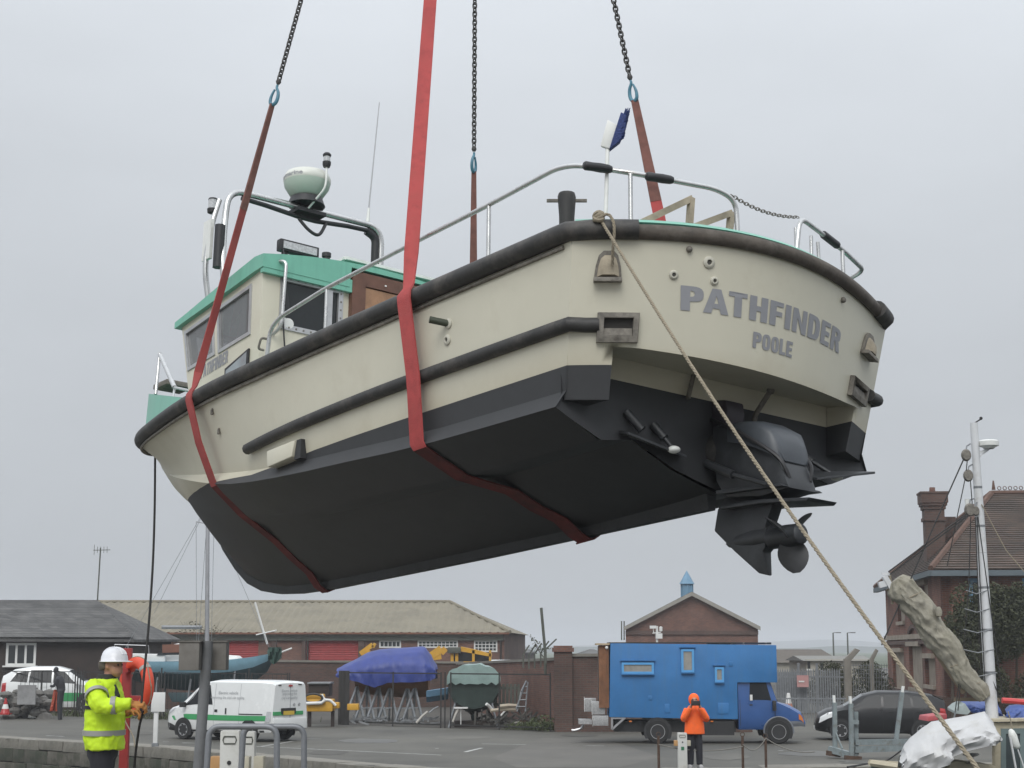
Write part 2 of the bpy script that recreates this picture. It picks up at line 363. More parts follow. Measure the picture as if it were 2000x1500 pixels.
m_stone = mat('pub_stone', (.30, .255, .205), .85, var=.25, vscale=1.5)
def mullions(ev, n, h, nx, ny, parent, m=None, w=.05):
    s0, s1, t0, t1 = h; nn = n.normalized()
    for k in range(1, nx): 
        s = s0 + (s1 - s0) * k / nx; b = MB(); b.bar(ev(s, t0) + nn * .004, ev(s, t1) + nn * .004, w, .03, nn); b.build('glazing_bar', m or m_wht, parent)
    for k in range(1, ny):
        t = t0 + (t1 - t0) * k / ny; b = MB(); b.bar(ev(s0, t) + nn * .007, ev(s1, t) + nn * .007, w, .03, nn); b.build('glazing_bar', m or m_wht, parent)
# ---- long warehouse
wr = empty('warehouse', (0, 0, 0), label='long brick warehouse with pale corrugated hipped roof and red shutter doors', cat='building')
Y0, Y1 = 115., 136.; xl, xr = -33., (985 - 1000) / F_PX * 115; ze, zr = 3.95, 6.3
def wst(u, v): p = D(u, v, Y0); return ((p.x - xl) / (xr - xl), p.z / ze)
hs = []
for (u0, u1, v0, v1) in ((742, 782, 1252, 1264), (817, 893, 1252, 1264), (927, 970, 1252, 1272)):
    a, c = wst(u0, v1), wst(u1, v0); hs.append((a[0], c[0], a[1], c[1]))
a, c = wst(597, 1300), wst(700, 1251); hsh = (a[0], c[0], a[1], c[1]); a, c = wst(440, 1300), wst(505, 1251); hsh2 = (a[0], c[0], a[1], c[1])
o, ev, n = panel('wall', [(xl, Y0, 0), (xr, Y0, 0), (xr, Y0, ze), (xl, Y0, ze)], hs + [hsh, hsh2], m_brick, wr, th=.3)
for h, (nx, ny) in zip(hs, ((5, 1), (10, 2), (6, 3))):
    w = window(ev, n, h, wr, fw=.1, mtf=m_wht, mtp=m_gpane); mullions(ev, n, h, nx, ny, w)
for h in (hsh, hsh2):
    q = [ev(h[0], h[2]), ev(h[1], h[2]), ev(h[1], h[3]), ev(h[0], h[3])]; b = MB(); k = 14
    for i in range(k):
        z0 = q[0].z + (q[2].z - q[0].z) * i / k; z1 = q[0].z + (q[2].z - q[0].z) * (i + 1) / k
        b.prism([(q[0].x, Y0 + .12, z0), (q[0].x, Y0 + .08, (z0 + z1) / 2), (q[0].x, Y0 + .12, z1)], (q[1].x - q[0].x, 0, 0))
    b.build('shutter', m_shut, wr)
for u0, u1 in ((530, 540), (590, 597), (700, 712)):
    a, c = D(u0, 1250, Y0 - .1), D(u1, 1250, Y0 - .1); b = MB(); b.box(((a.x + c.x) / 2, Y0 - .08, 1.7), (c.x - a.x, .16, 3.4)); b.build('pier', m_brickd, wr)
b = MB(); b.box(((xl + xr) / 2, Y0 - .12, 3.6), (xr - xl - .1, .2, .42)); b.build('fascia', m_fasc, wr)
panel('wall', [(xr, Y0, 0), (xr + 1.6, Y1, 0), (xr + 1.6, Y1, ze), (xr, Y0, ze)], [], m_brickd, wr, th=.3)
b = MB(); ym = (Y0 + Y1) / 2; xh = (880 - 1000) / F_PX * ym
def corr(x): return .045 * math.sin(x * 2 * math.pi / .55)
xs_ = list(np.arange(xl, xr + .3, .1375)); e0 = ze - .02
b.grid(lambda x, t: (x if x < xh else x, Y0 - .4 + (ym - Y0 + .4) * min(t, (1 if x <= xh else max(0, (xr + .4 - x) / (xr + .4 - xh)))), e0 + (zr - e0) * min(t, (1 if x <= xh else max(0, (xr + .4 - x) / (xr + .4 - xh)))) + corr(x)), xs_, [0, 1])
b.add([(xl, ym, zr), (xh, ym, zr), (xr + .4, Y0 - .4, e0), (xr + 1.9, Y1 + .3, e0), (xl, Y1 + .3, e0)], [(1, 2, 3), (0, 1, 3, 4)])
rf = b.build('roof', m_roofc, wr)
b = MB(); b.tube([(xl, ym, zr + .03), (xh, ym, zr + .03)], .14, 6); b.tube([(xh, ym, zr + .03), (xr + .4, Y0 - .4, e0 + .05)], .12, 6); b.build('ridge_cap', m_roofc, rf)
b = MB(); b.box(((xl + xr) / 2 + .1, Y0 - .5, e0 - .06), (xr - xl + .5, .14, .12)); b.build('gutter', mat('rust_gutter', (.17, .075, .045), .8, var=.3), wr)
for u in (978, 600): 
    p = D(u, 1240, Y0 - .5); b = MB(); b.tube([(p.x, Y0 - .12, 3.8), (p.x, Y0 - .12, .5)], .07, 8); b.build('downpipe', m_tarw, wr)
# ---- dark shed, left
sh = empty('boat_shed', label='dark low shed with slate roof and white window at the left edge', cat='building')
Ys = 78.; xr = (258 - 1000) / F_PX * Ys; xl = -34.; ze = 3.42
def sst(u, v): p = D(u, v, Ys); return ((p.x - xl) / (xr - xl), p.z / ze)
a, c = sst(13, 1298), sst(69, 1258); hw = (a[0], c[0], a[1], c[1])
o, ev, n = panel('wall', [(xl, Ys, 0), (xr, Ys, 0), (xr, Ys, ze), (xl, Ys, ze)], [hw], m_tarw, sh, th=.2)
w = window(ev, n, hw, sh, fw=.11, mtf=m_wht, mtp=m_gpane); mullions(ev, n, hw, 3, 1, w, w=.1)
b = MB(); q = ev(hw[0], hw[2]), ev(hw[1], hw[2]); b.box(((q[0].x + q[1].x) / 2, Ys - .06, q[0].z - .08), (q[1].x - q[0].x + .3, .2, .07)); b.build('sill', m_wht, sh)
panel('wall', [(xr, Ys, 0), (xr, Ys + 10, 0), (xr, Ys + 10, ze), (xr, Ys, ze)], [], m_tarw, sh, th=.2)
zr = D(190, 1174, Ys + 5).z; xrd = D(190, 1174, Ys + 5).x
b = MB(); A = [(xl, Ys - .4, ze - .1), (xr + .4, Ys - .4, ze - .18), (xrd, Ys + 5, zr), (xl, Ys + 5, zr + .12), (xr + .4, Ys + 10.4, ze - .1), (xl, Ys + 10.4, ze - .1)]
b.add(A + [(x, y, z - .12) for x, y, z in A], [(0, 1, 2, 3), (1, 4, 2), (3, 2, 4, 5), (0, 6, 7, 1), (1, 7, 10, 4)]); rf = b.build('roof', m_slate, sh)
b = MB(); rr = random.Random(5); zz = lambda t: ze - .1 + (zr + .05 - ze + .1) * t
for k in range(22):
    t = (k + .5) / 22; xe = (xr + .4) * (1 - t) + xrd * t; p = Vector((xl, Ys - .4 + 5.4 * t, zz(t) + .03)); b.box(((xl + xe) / 2, p.y, p.z - .03 * t), (xe - xl, .27, .02), Matrix.Rotation(math.atan2(zr - ze, 5.4), 3, 'X'))
b.build('slate_courses', m_slate, rf)['kind'] = 'stuff'
# television aerial on its pole
ta = empty('television_aerial', D(190, 1174, Ys + 5), label='thin pole with a television aerial above the dark shed roof', cat='aerial')
h = D(193, 1070, Ys + 5).z - zr; b = MB(); b.tube([(0, 0, -.3), (.06, 0, h)], .035, 6); b.build('pole', m_fasc, ta)
b = MB(); b.bar((-.3, 0, h - .12), (.55, 0, h - .1), .03); [b.bar((-.25 + .16 * k, 0, h - .34 if k == 0 else h - .25), (-.25 + .16 * k, 0, h + .16 if k == 0 else h + .06), .02) for k in range(5)]; b.build('yagi', m_fasc, ta)
# ---- gabled brick building with the blue lantern
gb = empty('gabled_building', label='brick gable end with pale barge boards and blue roof lantern behind the blue camper', cat='building')
Yg = 120.; L_, R2, A_ = D(1222, 1226, Yg), D(1480, 1226, Yg), D(1350, 1160, Yg)
b = MB(); b.prism([(L_.x, Yg, 0), (R2.x, Yg, 0), (R2.x, Yg, R2.z), (A_.x, Yg, A_.z - .1), (L_.x, Yg, L_.z)], (1.9, 16, 0)); b.build('wall', m_brick, gb)
rf = None
for s_, P in ((1, L_), (-1, R2)):
    b = MB(); d = Vector((0, -.35, 0)); P0 = Vector((P.x - .14 * s_, Yg, P.z - .08)); A0 = Vector((A_.x, Yg, A_.z)); b.prism([P0 + d, A0 + d, A0 + d + Vector((0, 0, .16)), P0 + d + Vector((0, 0, .16))], (1.95, 16.8, 0)); rf = b.build('roof', m_slate, gb)
    b = MB(); b.prism([P0 + d * 1.2 + Vector((0, 0, -.12)), A0 + d * 1.2 + Vector((0, 0, -.14)), A0 + d * 1.2 + Vector((0, 0, .14)), P0 + d * 1.2 + Vector((0, 0, .16))], (0, .08, 0)); b.build('barge_board', mat('barge_paint', (.27, .255, .225), .7), gb)
b = MB(); b.box(((L_.x + R2.x) / 2, Yg - .06, L_.z - .35), (R2.x - L_.x + .02, .14, .28)); b.build('string_course', m_brickd, gb)
ln = empty('roof_lantern'); ln.parent = gb; lc = D(1342, 1165, Yg + 5); zt = D(1342, 1140, Yg + 5).z; za = D(1342, 1114, Yg + 5).z
b = MB(); b.lathe([(.42, lc.z - .9), (.42, zt)], 8, (lc.x, lc.y, 0)); b.build('drum', m_blue, ln)
b = MB(); [b.bar((lc.x + .44 * math.cos(k * math.pi / 4), lc.y + .44 * math.sin(k * math.pi / 4), lc.z - .9), (lc.x + .44 * math.cos(k * math.pi / 4), lc.y + .44 * math.sin(k * math.pi / 4), zt), .07) for k in range(8)]; b.build('corner_posts', m_blue, ln)['kind'] = 'stuff'
b = MB(); b.lathe([(.58, zt - .02), (.5, zt + .1), (.22, zt + .62), (.0, za)], 8, (lc.x, lc.y, 0)); b.build('spire', m_blue, ln)
for u in (1214, 1219):
    p0, p1 = D(u, 1250, Yg + 1), D(u, 1213, Yg + 1); b = MB(); b.tube([p0, p1], .06, 6, rs=[.05, .05]); b.build('antenna', m_fasc, gb)
# ---- far pale houses, right
def house(name, lab, uL, uR, vE, vR, Y, wall, roofm, dep=10, hip=0, wins=()):
    e = empty(name, label=lab, cat='house'); a, c = D(uL, vE, Y), D(uR, vE, Y); zr = D(uL, vR, Y).z
    b = MB(); b.box(((a.x + c.x) / 2, Y + dep / 2, a.z / 2), (c.x - a.x, dep, a.z)); b.build('wall', wall, e)
    b = MB(); A = [(a.x - .3, Y - .4, a.z - .1), (c.x + .3, Y - .4, a.z - .1), (c.x + .3, Y + dep + .4, a.z - .1), (a.x - .3, Y + dep + .4, a.z - .1), (a.x - .3 + hip, Y + dep / 2, zr), (c.x + .3 - hip, Y + dep / 2, zr)]
    b.add(A, [(0, 1, 5, 4), (2, 3, 4, 5), (1, 2, 5), (3, 0, 4), (3, 2, 1, 0)]); b.build('roof', roofm, e)
    for (u0, u1, v0, v1) in wins:
        p, q = D(u0, v1, Y), D(u1, v0, Y); b = MB(); b.box(((p.x + q.x) / 2, Y - .03, (p.z + q.z) / 2), (q.x - p.x, .12, q.z - p.z)); w = b.build('window', m_gpane, e)
        b = MB(); b.box(((p.x + q.x) / 2, Y - .08, p.z - .08), (q.x - p.x + .2, .2, .1)); b.build('sill', m_wht, w)
    return e
house('bungalow', 'pale bungalow with brown tiled roof seen past the front of the blue camper', 1450, 1640, 1292, 1268, 150, m_conc2, mat('brown_roof', (.10, .085, .07), .9, var=.2), hip=1)
house('outbuilding', 'flat cream outbuilding behind the grey palisade fence', 1575, 1700, 1288, 1281, 128, m_conc2, mat('felt_roof', (.2, .195, .18), .9), dep=8, wins=((1577, 1582, 1292, 1306), (1602, 1608, 1294, 1308)))
house('grey_barn', 'small grey roofed barn far beyond the yard wall', 1128, 1190, 1278, 1268, 210, m_conc2, m_slate, hip=2)
house('distant_shed', 'tiny low shed on the skyline right of the warehouse', 1000, 1045, 1274, 1268, 230, m_tarw, m_slate, hip=1)
for u, lab in ((1628, 'left one of two tall street lamps on the skyline'), (1656, 'right one of two tall street lamps on the skyline')):
    p = D(u, 1268, 190); e = empty('street_lamp', (p.x, 190, 0), label=lab, cat='lamp', group='street lamps on the skyline'); zt = D(u, 1236, 190).z
    b = MB(); b.tube([(0, 0, 0), (0, 0, zt)], .1, 6, rs=[.13, .08]); b.build('column', m_fasc, e)
    b = MB(); b.bar((0, 0, zt), (.55, 0, zt + .03), .07); b.build('bracket', m_fasc, e)
    b = MB(); b.box((.65, 0, zt + .02), (.5, .22, .1)); b.build('lantern', m_fasc, e)
# ---- harbour office (Victorian brick), right
hp = Vector((17.0, 66., 0)); d1 = Vector((.105, .9945, 0)); d2 = Vector((.9945, -.105, 0)); ZE = 5.9; LN = 19.; WD = 16.
po = empty('brick_office', label='old red brick corner building with tall chimney and blocked windows at right', cat='building')
def pq(s, t, z): return hp + d1 * s + d2 * t + Vector((0, 0, z))
hl = []
# left face openings (s measured from the near corner)
def lfs(u, v):
    dd = ray(u, v); nn = Vector((-d2.x, -d2.y, 0)); t = (hp - CAM).dot(nn) / dd.dot(nn); p = CAM + dd * t; return (p - hp).dot(d1) / LN, p.z / ZE
op = []
for (u0, u1, v0, v1) in ((1754, 1766, 1170, 1218), (1745, 1765, 1274, 1345), (1778, 1800, 1262, 1345), (1808, 1826, 1286, 1340), (1800, 1812, 1140, 1205)):
    a, c = lfs(u0, v1), lfs(u1, v0); op.append((min(a[0], c[0]), max(a[0], c[0]), min(a[1], c[1]), max(a[1], c[1])))
o, ev, n = panel('wall', [pq(LN, 0, 0), pq(0, 0, 0), pq(0, 0, ZE), pq(LN, 0, ZE)], [(1 - b_, 1 - a_, c_, d_) for a_, b_, c_, d_ in op], m_brickp, po, th=.35)
for h in [(1 - b_, 1 - a_, c_, d_) for a_, b_, c_, d_ in op]:
    nn = n.normalized(); q = [ev(h[0], h[2]), ev(h[1], h[2]), ev(h[1], h[3]), ev(h[0], h[3])]
    b = MB(); b.add([p - nn * .16 for p in q], [(0, 1, 2, 3)]); b.build('blocked_window', m_stone, po)
    b = MB(); b.bar(q[0] + nn * .05, q[1] + nn * .05, .16, .12, nn); b.build('sill', m_stone, po)
    b = MB(); b.bar(q[3] + nn * .05 + Vector((0, 0, .1)), q[2] + nn * .05 + Vector((0, 0, .1)), .2, .22, nn); b.build('lintel', m_stone, po)
for zb, hh, m in ((3.35, .22, m_stone), (.5, .9, m_brickd), (3.1, .18, m_brickd)):
    b = MB(); b.bar(pq(LN + .05, -.07, zb), pq(-.1, -.07, zb), .16, hh); b.build('string_course', m, po); b = MB(); b.bar(pq(-.08, -.1, zb), pq(-.08, WD, zb), .16, hh - .005); b.build('string_course', m, po)
a_ = lfs(1789, 1262); ac = pq(a_[0] * LN, -.06, a_[1] * ZE); b = MB(); rad = 1.9
for k in range(9):
    t0, t1 = math.pi * k / 9, math.pi * (k + 1) / 9; f = lambda t, r: ac + d1 * (math.cos(t) * r * 1.0) + Vector((0, 0, math.sin(t) * r * .42))
    b.prism([f(t0, rad), f(t1, rad), f(t1, rad * 1.22), f(t0, rad * 1.22)], d2 * -.08)
b.build('arch_ring', m_brickd, po)
o, ev, n = panel('wall', [pq(0, 0, 0), pq(0, WD, 0), pq(0, WD, ZE), pq(0, 0, ZE)], [(.07, .11, .7, .93), (.2, .26, .66, .93)], m_brickp, po, th=.35)
for h, mm in (((.07, .11, .7, .93), m_gpane), ((.2, .26, .66, .93), m_gpane)): window(ev, n, h, po, fw=.16, mtf=m_blue if mm is m_gpane else m_wht, mtp=mm)
b = MB(); b.add([pq(LN, 0, 0), pq(LN, WD, 0), pq(LN, WD, ZE), pq(LN, 0, ZE), pq(0, WD, 0), pq(0, WD, ZE)], [(0, 1, 2, 3), (1, 4, 5, 2)]); b.build('wall', m_brickp, po)
ov = .45; ZR = 9.75; rp0 = pq(LN / 2, 3.8, ZR); rp1 = pq(LN / 2, WD + 6, ZR)
c4 = [pq(-ov, -ov, ZE), pq(LN + ov, -ov, ZE), pq(LN + ov, WD + 6, ZE), pq(-ov, WD + 6, ZE)]
b = MB(); b.add(c4 + [rp0, rp1], [(0, 1, 4), (1, 2, 5, 4), (3, 0, 4, 5), (0, 3, 2, 1)]); rf = b.build('roof', m_tile, po)
def courses(P, Qt, R0, R1, n, m, par):
    """raised tile courses between eave edge P-Qt and top edge R0-R1"""
    b = MB(); nr = (Qt - P).cross(R0 - P).normalized(); nr = nr if nr.z > 0 else -nr
    for k in range(n):
        t0, t1 = k / n, (k + 1) / n; a, c = P.lerp(R0, t0), Qt.lerp(R1, t0); e, f = P.lerp(R0, t1), Qt.lerp(R1, t1); b.add([a + nr * .05, c + nr * .05, f + nr * .012, e + nr * .012, a, c], [(0, 1, 2, 3), (4, 5, 1, 0)])
    o = b.build('tile_courses', m, par); o['kind'] = 'stuff'
courses(c4[1], c4[0], rp0, rp0, 36, m_tile, rf); courses(c4[0], c4[3], rp0, rp1, 36, m_tile, rf)
b = MB(); [b.tube([p + Vector((0, 0, .05)), q + Vector((0, 0, .05))], .13, 6) for p, q in ((c4[0], rp0), (c4[1], rp0), (rp0, rp1))]; b.build('ridge_tiles', mat('ridge_clay', (.11, .062, .045), .9, var=.3), rf)
b = MB(); [b.lathe([(.07, -.03), (.1, 0), (.07, .03)], 8, rp0 + (rp1 - rp0).normalized() * (.35 + .24 * k) + Vector((0, 0, .27)), 'y') for k in range(40)]; b.tube([rp0 + Vector((.1, 0, .2)), rp0 + Vector((.1, 0, .62))], .06, 6, rs=[.09, .03]); b.build('cresting', mat('ridge_clay', (.20, .085, .05), .9), rf)['kind'] = 'stuff'
b = MB(); b.bar(c4[0] + Vector((0, 0, -.14)), c4[1] + Vector((0, 0, -.14)), .2, .22); b.bar(c4[0] + Vector((0, 0, -.145)), c4[3] + Vector((0, 0, -.145)), .2, .22); b.build('eaves_gutter', mat('grey_blue_eaves', (.10, .125, .14), .7), po)
# chimney
def chimney(u, vt, s, half, name='chimney'):
    e = empty(name); e.parent = po
    dd = ray(u, vt); Yc = hp.y + d1.y * s; p = CAM + dd * (Yc / dd.y); zt = p.z; zb = ZE + .5; M = Matrix.Translation(Vector((p.x, p.y, 0)))
    b = MB()
    for z0, z1, h in ((zb, zt - 1.25, half), (zt - 1.25, zt - 1.1, half * 1.16), (zt - 1.1, zt - .75, half * 1.04), (zt - .75, zt - .6, half * 1.18), (zt - .6, zt - .48, half * 1.32), (zt - .48, zt - .08, half * 1.42), (zt - .08, zt, half * 1.5)):
        b.box((p.x, p.y, (z0 + z1) / 2), (h * 2, h * 2, z1 - z0), Matrix.Rotation(-.1, 3, 'Z'))
    b.build('stack', m_brickd, e); b = MB(); b.lathe([(.14, 0), (.12, .22), (.1, .22)], 10, (p.x, p.y, zt)); b.build('pot', m_brick, e)
    return p
chimney(1821, 962, 5.5, .40); 
b = MB(); cpt = D(1846, 1010, hp.y + 6.5); b.box((cpt.x, cpt.y, (ZE + cpt.z) / 2 + .3), (.8, .5, cpt.z - ZE - .6)); b.build('chimney_shoulder', m_brickd, po)
# ---- yard walls
PW = G(1083, 1429)
def brickwall(name, p, q, h0, h1, th, m, lab, cap=True):
    e = empty(name, label=lab, cat='wall'); p = Vector(p); q = Vector(q); d = (q - p).normalized(); n = Vector((-d.y, d.x, 0)) * th
    b = MB(); b.add([p, q, q + Vector((0, 0, h1)), p + Vector((0, 0, h0)), p + n, q + n, q + n + Vector((0, 0, h1)), p + n + Vector((0, 0, h0))], [(0, 1, 2, 3), (5, 4, 7, 6), (3, 2, 6, 7), (0, 3, 7, 4), (1, 5, 6, 2)]); b.build('brickwork', m, e)
    if cap: b = MB(); b.prism([p - n * .2 + Vector((0, 0, h0)), p + n * 1.2 + Vector((0, 0, h0)), p + n * 1.2 + Vector((0, 0, h0 + .1)), p - n * .2 + Vector((0, 0, h0 + .1))], (q - p) + Vector((0, 0, h1 - h0))); b.build('coping', m_conc, e)
    return e
BWL = Vector((D(262, 1290, 80).x, 80, 0)); BWR = Vector((D(905, 1296, 83).x, 83, 0))
brickwall('yard_wall', BWL, BWR, 2.25, 2.1, .3, m_brickd, 'dark brick wall along the back of the boat yard')
brickwall('boundary_wall', PW + Vector((.45, .3, 0)), BWR + Vector((0, -.35, 0)), 2.42, 2.05, .3, m_brick, 'reddish brick wall running back from the gate pier beside the green covered boat')
g2 = G(1120, 1430); g3 = G(1300, 1431)
brickwall('street_wall', g2 + Vector((-.5, .3, 0)), g3 + Vector((3, .3, 0)), 2.55, 2.55, .35, m_brickd, 'brick wall between the gate pier and the blue camper')
e = empty('gate_pier', G(1101, 1430) + Vector((0, .45, 0)), label='square brick gate pier with a stepped cap at the yard corner', cat='pier')
b = MB(); b.box((0, 0, 1.36), (.62, .62, 2.72)); b.build('shaft', m_brickd, e); b = MB(); b.box((0, 0, 2.78), (.74, .74, .14)); b.box((0, 0, 2.88), (.64, .64, .08)); b.build('cap', m_brick, e)
# spikes and leaning pole on the boundary wall
for k, (u, v, u2, v2) in enumerate(((1022, 1278, 1034, 1260), (1033, 1279, 1046, 1259), (1044, 1278, 1058, 1256), (1056, 1275, 1072, 1252), (1066, 1268, 1087, 1248))):
    t = .15 + .12 * k; Yk = 62 - k; p, q = D(u, v, Yk), D(u2, v2, Yk); b = MB(); b.bar(p - Vector((0, 0, .5)), p, .06); b.bar(p, q, .05)
    tag(b.build('spike_bracket', m_fasc), ['leftmost', 'second', 'third', 'fourth', 'rightmost'][k] + ' of the five slanting spike brackets on the boundary wall', 'bracket', 'spike brackets on the boundary wall')
p, q = D(1065, 1275, 58.5), D(1057, 1187, 58.5); b = MB(); b.tube([(p.x, p.y, 1.9), p, q], .05, 8); tag(b.build('scaffold_pole', m_fasc), 'tall thin dark pole leaning above the brick gate pier', 'pole')
# ================================================================== the lifted workboat
Q = (0.66495982, 0.07884509, 0.07238053); BT = Vector((1.64290997, 11.78587436, 5.38254229))
def _boatR(yaw, pit, rol):
    ca, sa = math.cos(yaw), math.sin(yaw)
    Fx = Vector((-sa, ca, 0)); Py = Vector((-ca, -sa, 0)); Z = Vector((0, 0, 1))
    F2 = Fx * math.cos(pit) - Z * math.sin(pit); Z2 = Z * math.cos(pit) + Fx * math.sin(pit)
    P3 = Py * math.cos(rol) + Z2 * math.sin(rol); Z3 = Z2 * math.cos(rol) - Py * math.sin(rol)
    return Matrix((F2, P3, Z3)).transposed()
BR = _boatR(*Q); BM = Matrix.Translation(BT) @ BR.to_4x4(); BI = BR.transposed()
def BW(x, y, z): return BT + BR @ Vector((x, y, z))
def BL(u, v, ax, val):
    d = BI @ ray(u, v); o = BI @ (CAM - BT); t = (val - o[ax]) / d[ax]; return o + d * t
boat = empty('workboat', label='cream and green workboat hanging in two red slings, black below the waterline', cat='boat')
boat.matrix_world = BM
m_cream = mat('cream_gelcoat', (.585, .56, .455), .36, var=.06, vscale=.7, dirt=(.47, .43, .33), dscale=1.3, dlo=.55, dhi=.95, streak=False, bump=.02, bscale=8)
m_foul = mat('antifouling_black', (.03, .031, .033), .62, var=.35, vscale=5, dirt=(.03, .033, .037), dscale=2.2, dlo=.5, dhi=.8, bump=.12, bscale=30)
m_foul_grey = mat('boot_top_grey', (.05, .056, .064), .55, var=.2, vscale=4, bump=.06, bscale=30)
m_teal = mat('teal_paint', (.155, .42, .315), .4, var=.07, vscale=2, dirt=(.125, .34, .26), dscale=2, streak=True)
m_rub = mat('black_rubber', (.03, .029, .028), .6, var=.35, vscale=6, dirt=(.11, .098, .085), dscale=4, dlo=.48, dhi=.78, bump=.15, bscale=25)
m_rub2 = mat('weathered_transom_strip', (.075, .062, .05), .75, var=.3, vscale=7, dirt=(.14, .125, .105), dscale=6, dlo=.5, dhi=.8, bump=.2, bscale=30)
m_ss = mat('stainless', (.55, .55, .54), .28, metal=.9, var=.12, vscale=9, dirt=(.2, .16, .12), dscale=6, dlo=.62, dhi=.8)
m_alu = mat('aluminium', (.46, .465, .47), .45, metal=.55, var=.12, vscale=9)
m_bronze = mat('grimy_casting', (.19, .175, .15), .7, metal=.2, var=.35, vscale=14, dirt=(.07, .06, .05), dscale=12, bump=.2)
m_blackp = mat('black_plastic', (.02, .02, .022), .5, var=.2)
m_whitep = mat('white_plastic', (.72, .73, .7), .4, var=.05, dirt=(.5, .5, .46), dscale=4)
m_wood = mat('varnished_ply', (.30, .165, .09), .5, var=.25, vscale=7, bump=.05)
m_wood2 = mat('dark_door_frame', (.12, .055, .035), .5, var=.25, vscale=8)
m_batten = mat('bare_wood', (.36, .31, .23), .75, var=.25, vscale=10)
m_letter = mat('grey_lettering', (.27, .275, .295), .5, var=.06)
m_int = mat('wheelhouse_interior', (.3, .29, .27), .8, var=.2)
m_deck = mat('grey_deck_paint', (.30, .31, .29), .8, var=.15)
m_pane = mat('tinted_pane', (.19, .195, .20), .08, var=0, alpha=.72, spec=.5)
m_lens = mat('lamp_lens', (.45, .46, .47), .12, var=.3, vscale=60)
# --- hull paint: cream above the boot line, grey band, black below, in the hull's own coordinates
def hull_paint():
    m = m_cream.copy(); m.name = 'hull_paint'; t = m.node_tree; n = t.nodes; l = t.links; b = n['Principled BSDF']
    src = b.inputs['Base Color'].links[0].from_socket
    co = n.new('ShaderNodeTexCoord'); s = n.new('ShaderNodeSeparateXYZ'); l.new(co.outputs['Object'], s.inputs[0])
    def mm(op, a, c):
        k = n.new('ShaderNodeMath'); k.operation = op
        for i, v in enumerate((a, c)):
            if isinstance(v, (int, float)): k.inputs[i].default_value = v
            else: l.new(v, k.inputs[i])
        return k.outputs[0]
    line = mm('ADD', -.815, mm('MULTIPLY', mm('MAXIMUM', mm('SUBTRACT', s.outputs[0], 4.6), 0.), .115))
    below = mm('LESS_THAN', s.outputs[2], line)
    z = n.new('ShaderNodeTexNoise'); z.inputs['Scale'].default_value = 3; z.inputs['Detail'].default_value = 8; l.new(co.outputs['Object'], z.inputs['Vector'])
    rp = n.new('ShaderNodeMix'); rp.data_type = 'RGBA'; l.new(z.outputs[0], rp.inputs[0]); rp.inputs[6].default_value = (.024, .0245, .026, 1); rp.inputs[7].default_value = (.046, .048, .052, 1); z.inputs['Roughness'].default_value = .75
    x = n.new('ShaderNodeMix'); x.data_type = 'RGBA'; l.new(below, x.inputs[0]); sc2 = n.new('ShaderNodeMapRange'); l.new(mm('SUBTRACT', s.outputs[2], line), sc2.inputs[0]); sc2.inputs[1].default_value = .0; sc2.inputs[2].default_value = .16; sc2.inputs[3].default_value = .55; sc2.inputs[4].default_value = 0.; sx = n.new('ShaderNodeMix'); sx.data_type = 'RGBA'; l.new(mm('MULTIPLY', sc2.outputs[0], z.outputs[0]), sx.inputs[0]); l.new(src, sx.inputs[6]); sx.inputs[7].default_value = (.33, .27, .16, 1); l.new(sx.outputs[2], x.inputs[6]); l.new(rp.outputs[2], x.inputs[7]); l.new(x.outputs[2], b.inputs['Base Color'])
    rr = n.new('ShaderNodeMapRange'); rr.inputs[3].default_value = .4; rr.inputs[4].default_value = .6; l.new(below, rr.inputs[0]); l.new(rr.outputs[0], b.inputs['Roughness'])
    return m
m_hull = hull_paint()
def curve(tab):
    xs = [t[0] for t in tab]
    def f(x):
        return [float(np.interp(x, xs, [t[k] for t in tab])) for k in range(1, len(tab[0]))]
    return f
def smooth_tab(tab, n=60):
    P = bez([Vector((t[0], t[1], t[2] if len(t) > 2 else 0)) for t in tab], 10)
    return [(p.x, p.y, p.z) for p in P]
SHEER = curve(smooth_tab([(-.2, 1.6, 0), (1.5, 1.605, -.01), (3, 1.60, -.02), (4.2, 1.565, -.02), (5.2, 1.49, 0), (6.1, 1.36, .02), (7, 1.16, .06), (7.8, .92, .13), (8.4, .66, .21), (8.95, .34, .31), (9.22, .14, .37), (9.37, .0, .40)]))
CHINE = curve(smooth_tab([(0, 1.56, -1.1), (1.67, 1.56, -1.085), (2.74, 1.555, -1.035), (3.76, 1.515, -.975), (4.74, 1.41, -.87), (5.5, 1.26, -.735), (6.34, 1.05, -.55), (7.26, .76, -.33), (7.9, .54, -.17), (8.5, .31, .0), (9.0, .1, .13), (9.3, 0.0, .235)]))
STEM = curve([(0, -1.47), (1.5, -1.53), (5.5, -1.55), (6.1, -1.54), (6.5, -1.48), (6.8, -1.41), (7.1, -1.28), (7.35, -1.10), (7.62, -.88), (7.9, -.58), (8.46, -.33), (8.86, -.1), (9.15, .15), (9.32, .33), (9.4, .42)])
def xt(y, z):
    b = .6 + min(z, 0) * .05; k = y / 1.6; return -.03 - z * .2 - b * (1 - k * k) * (1 + .32 * k)
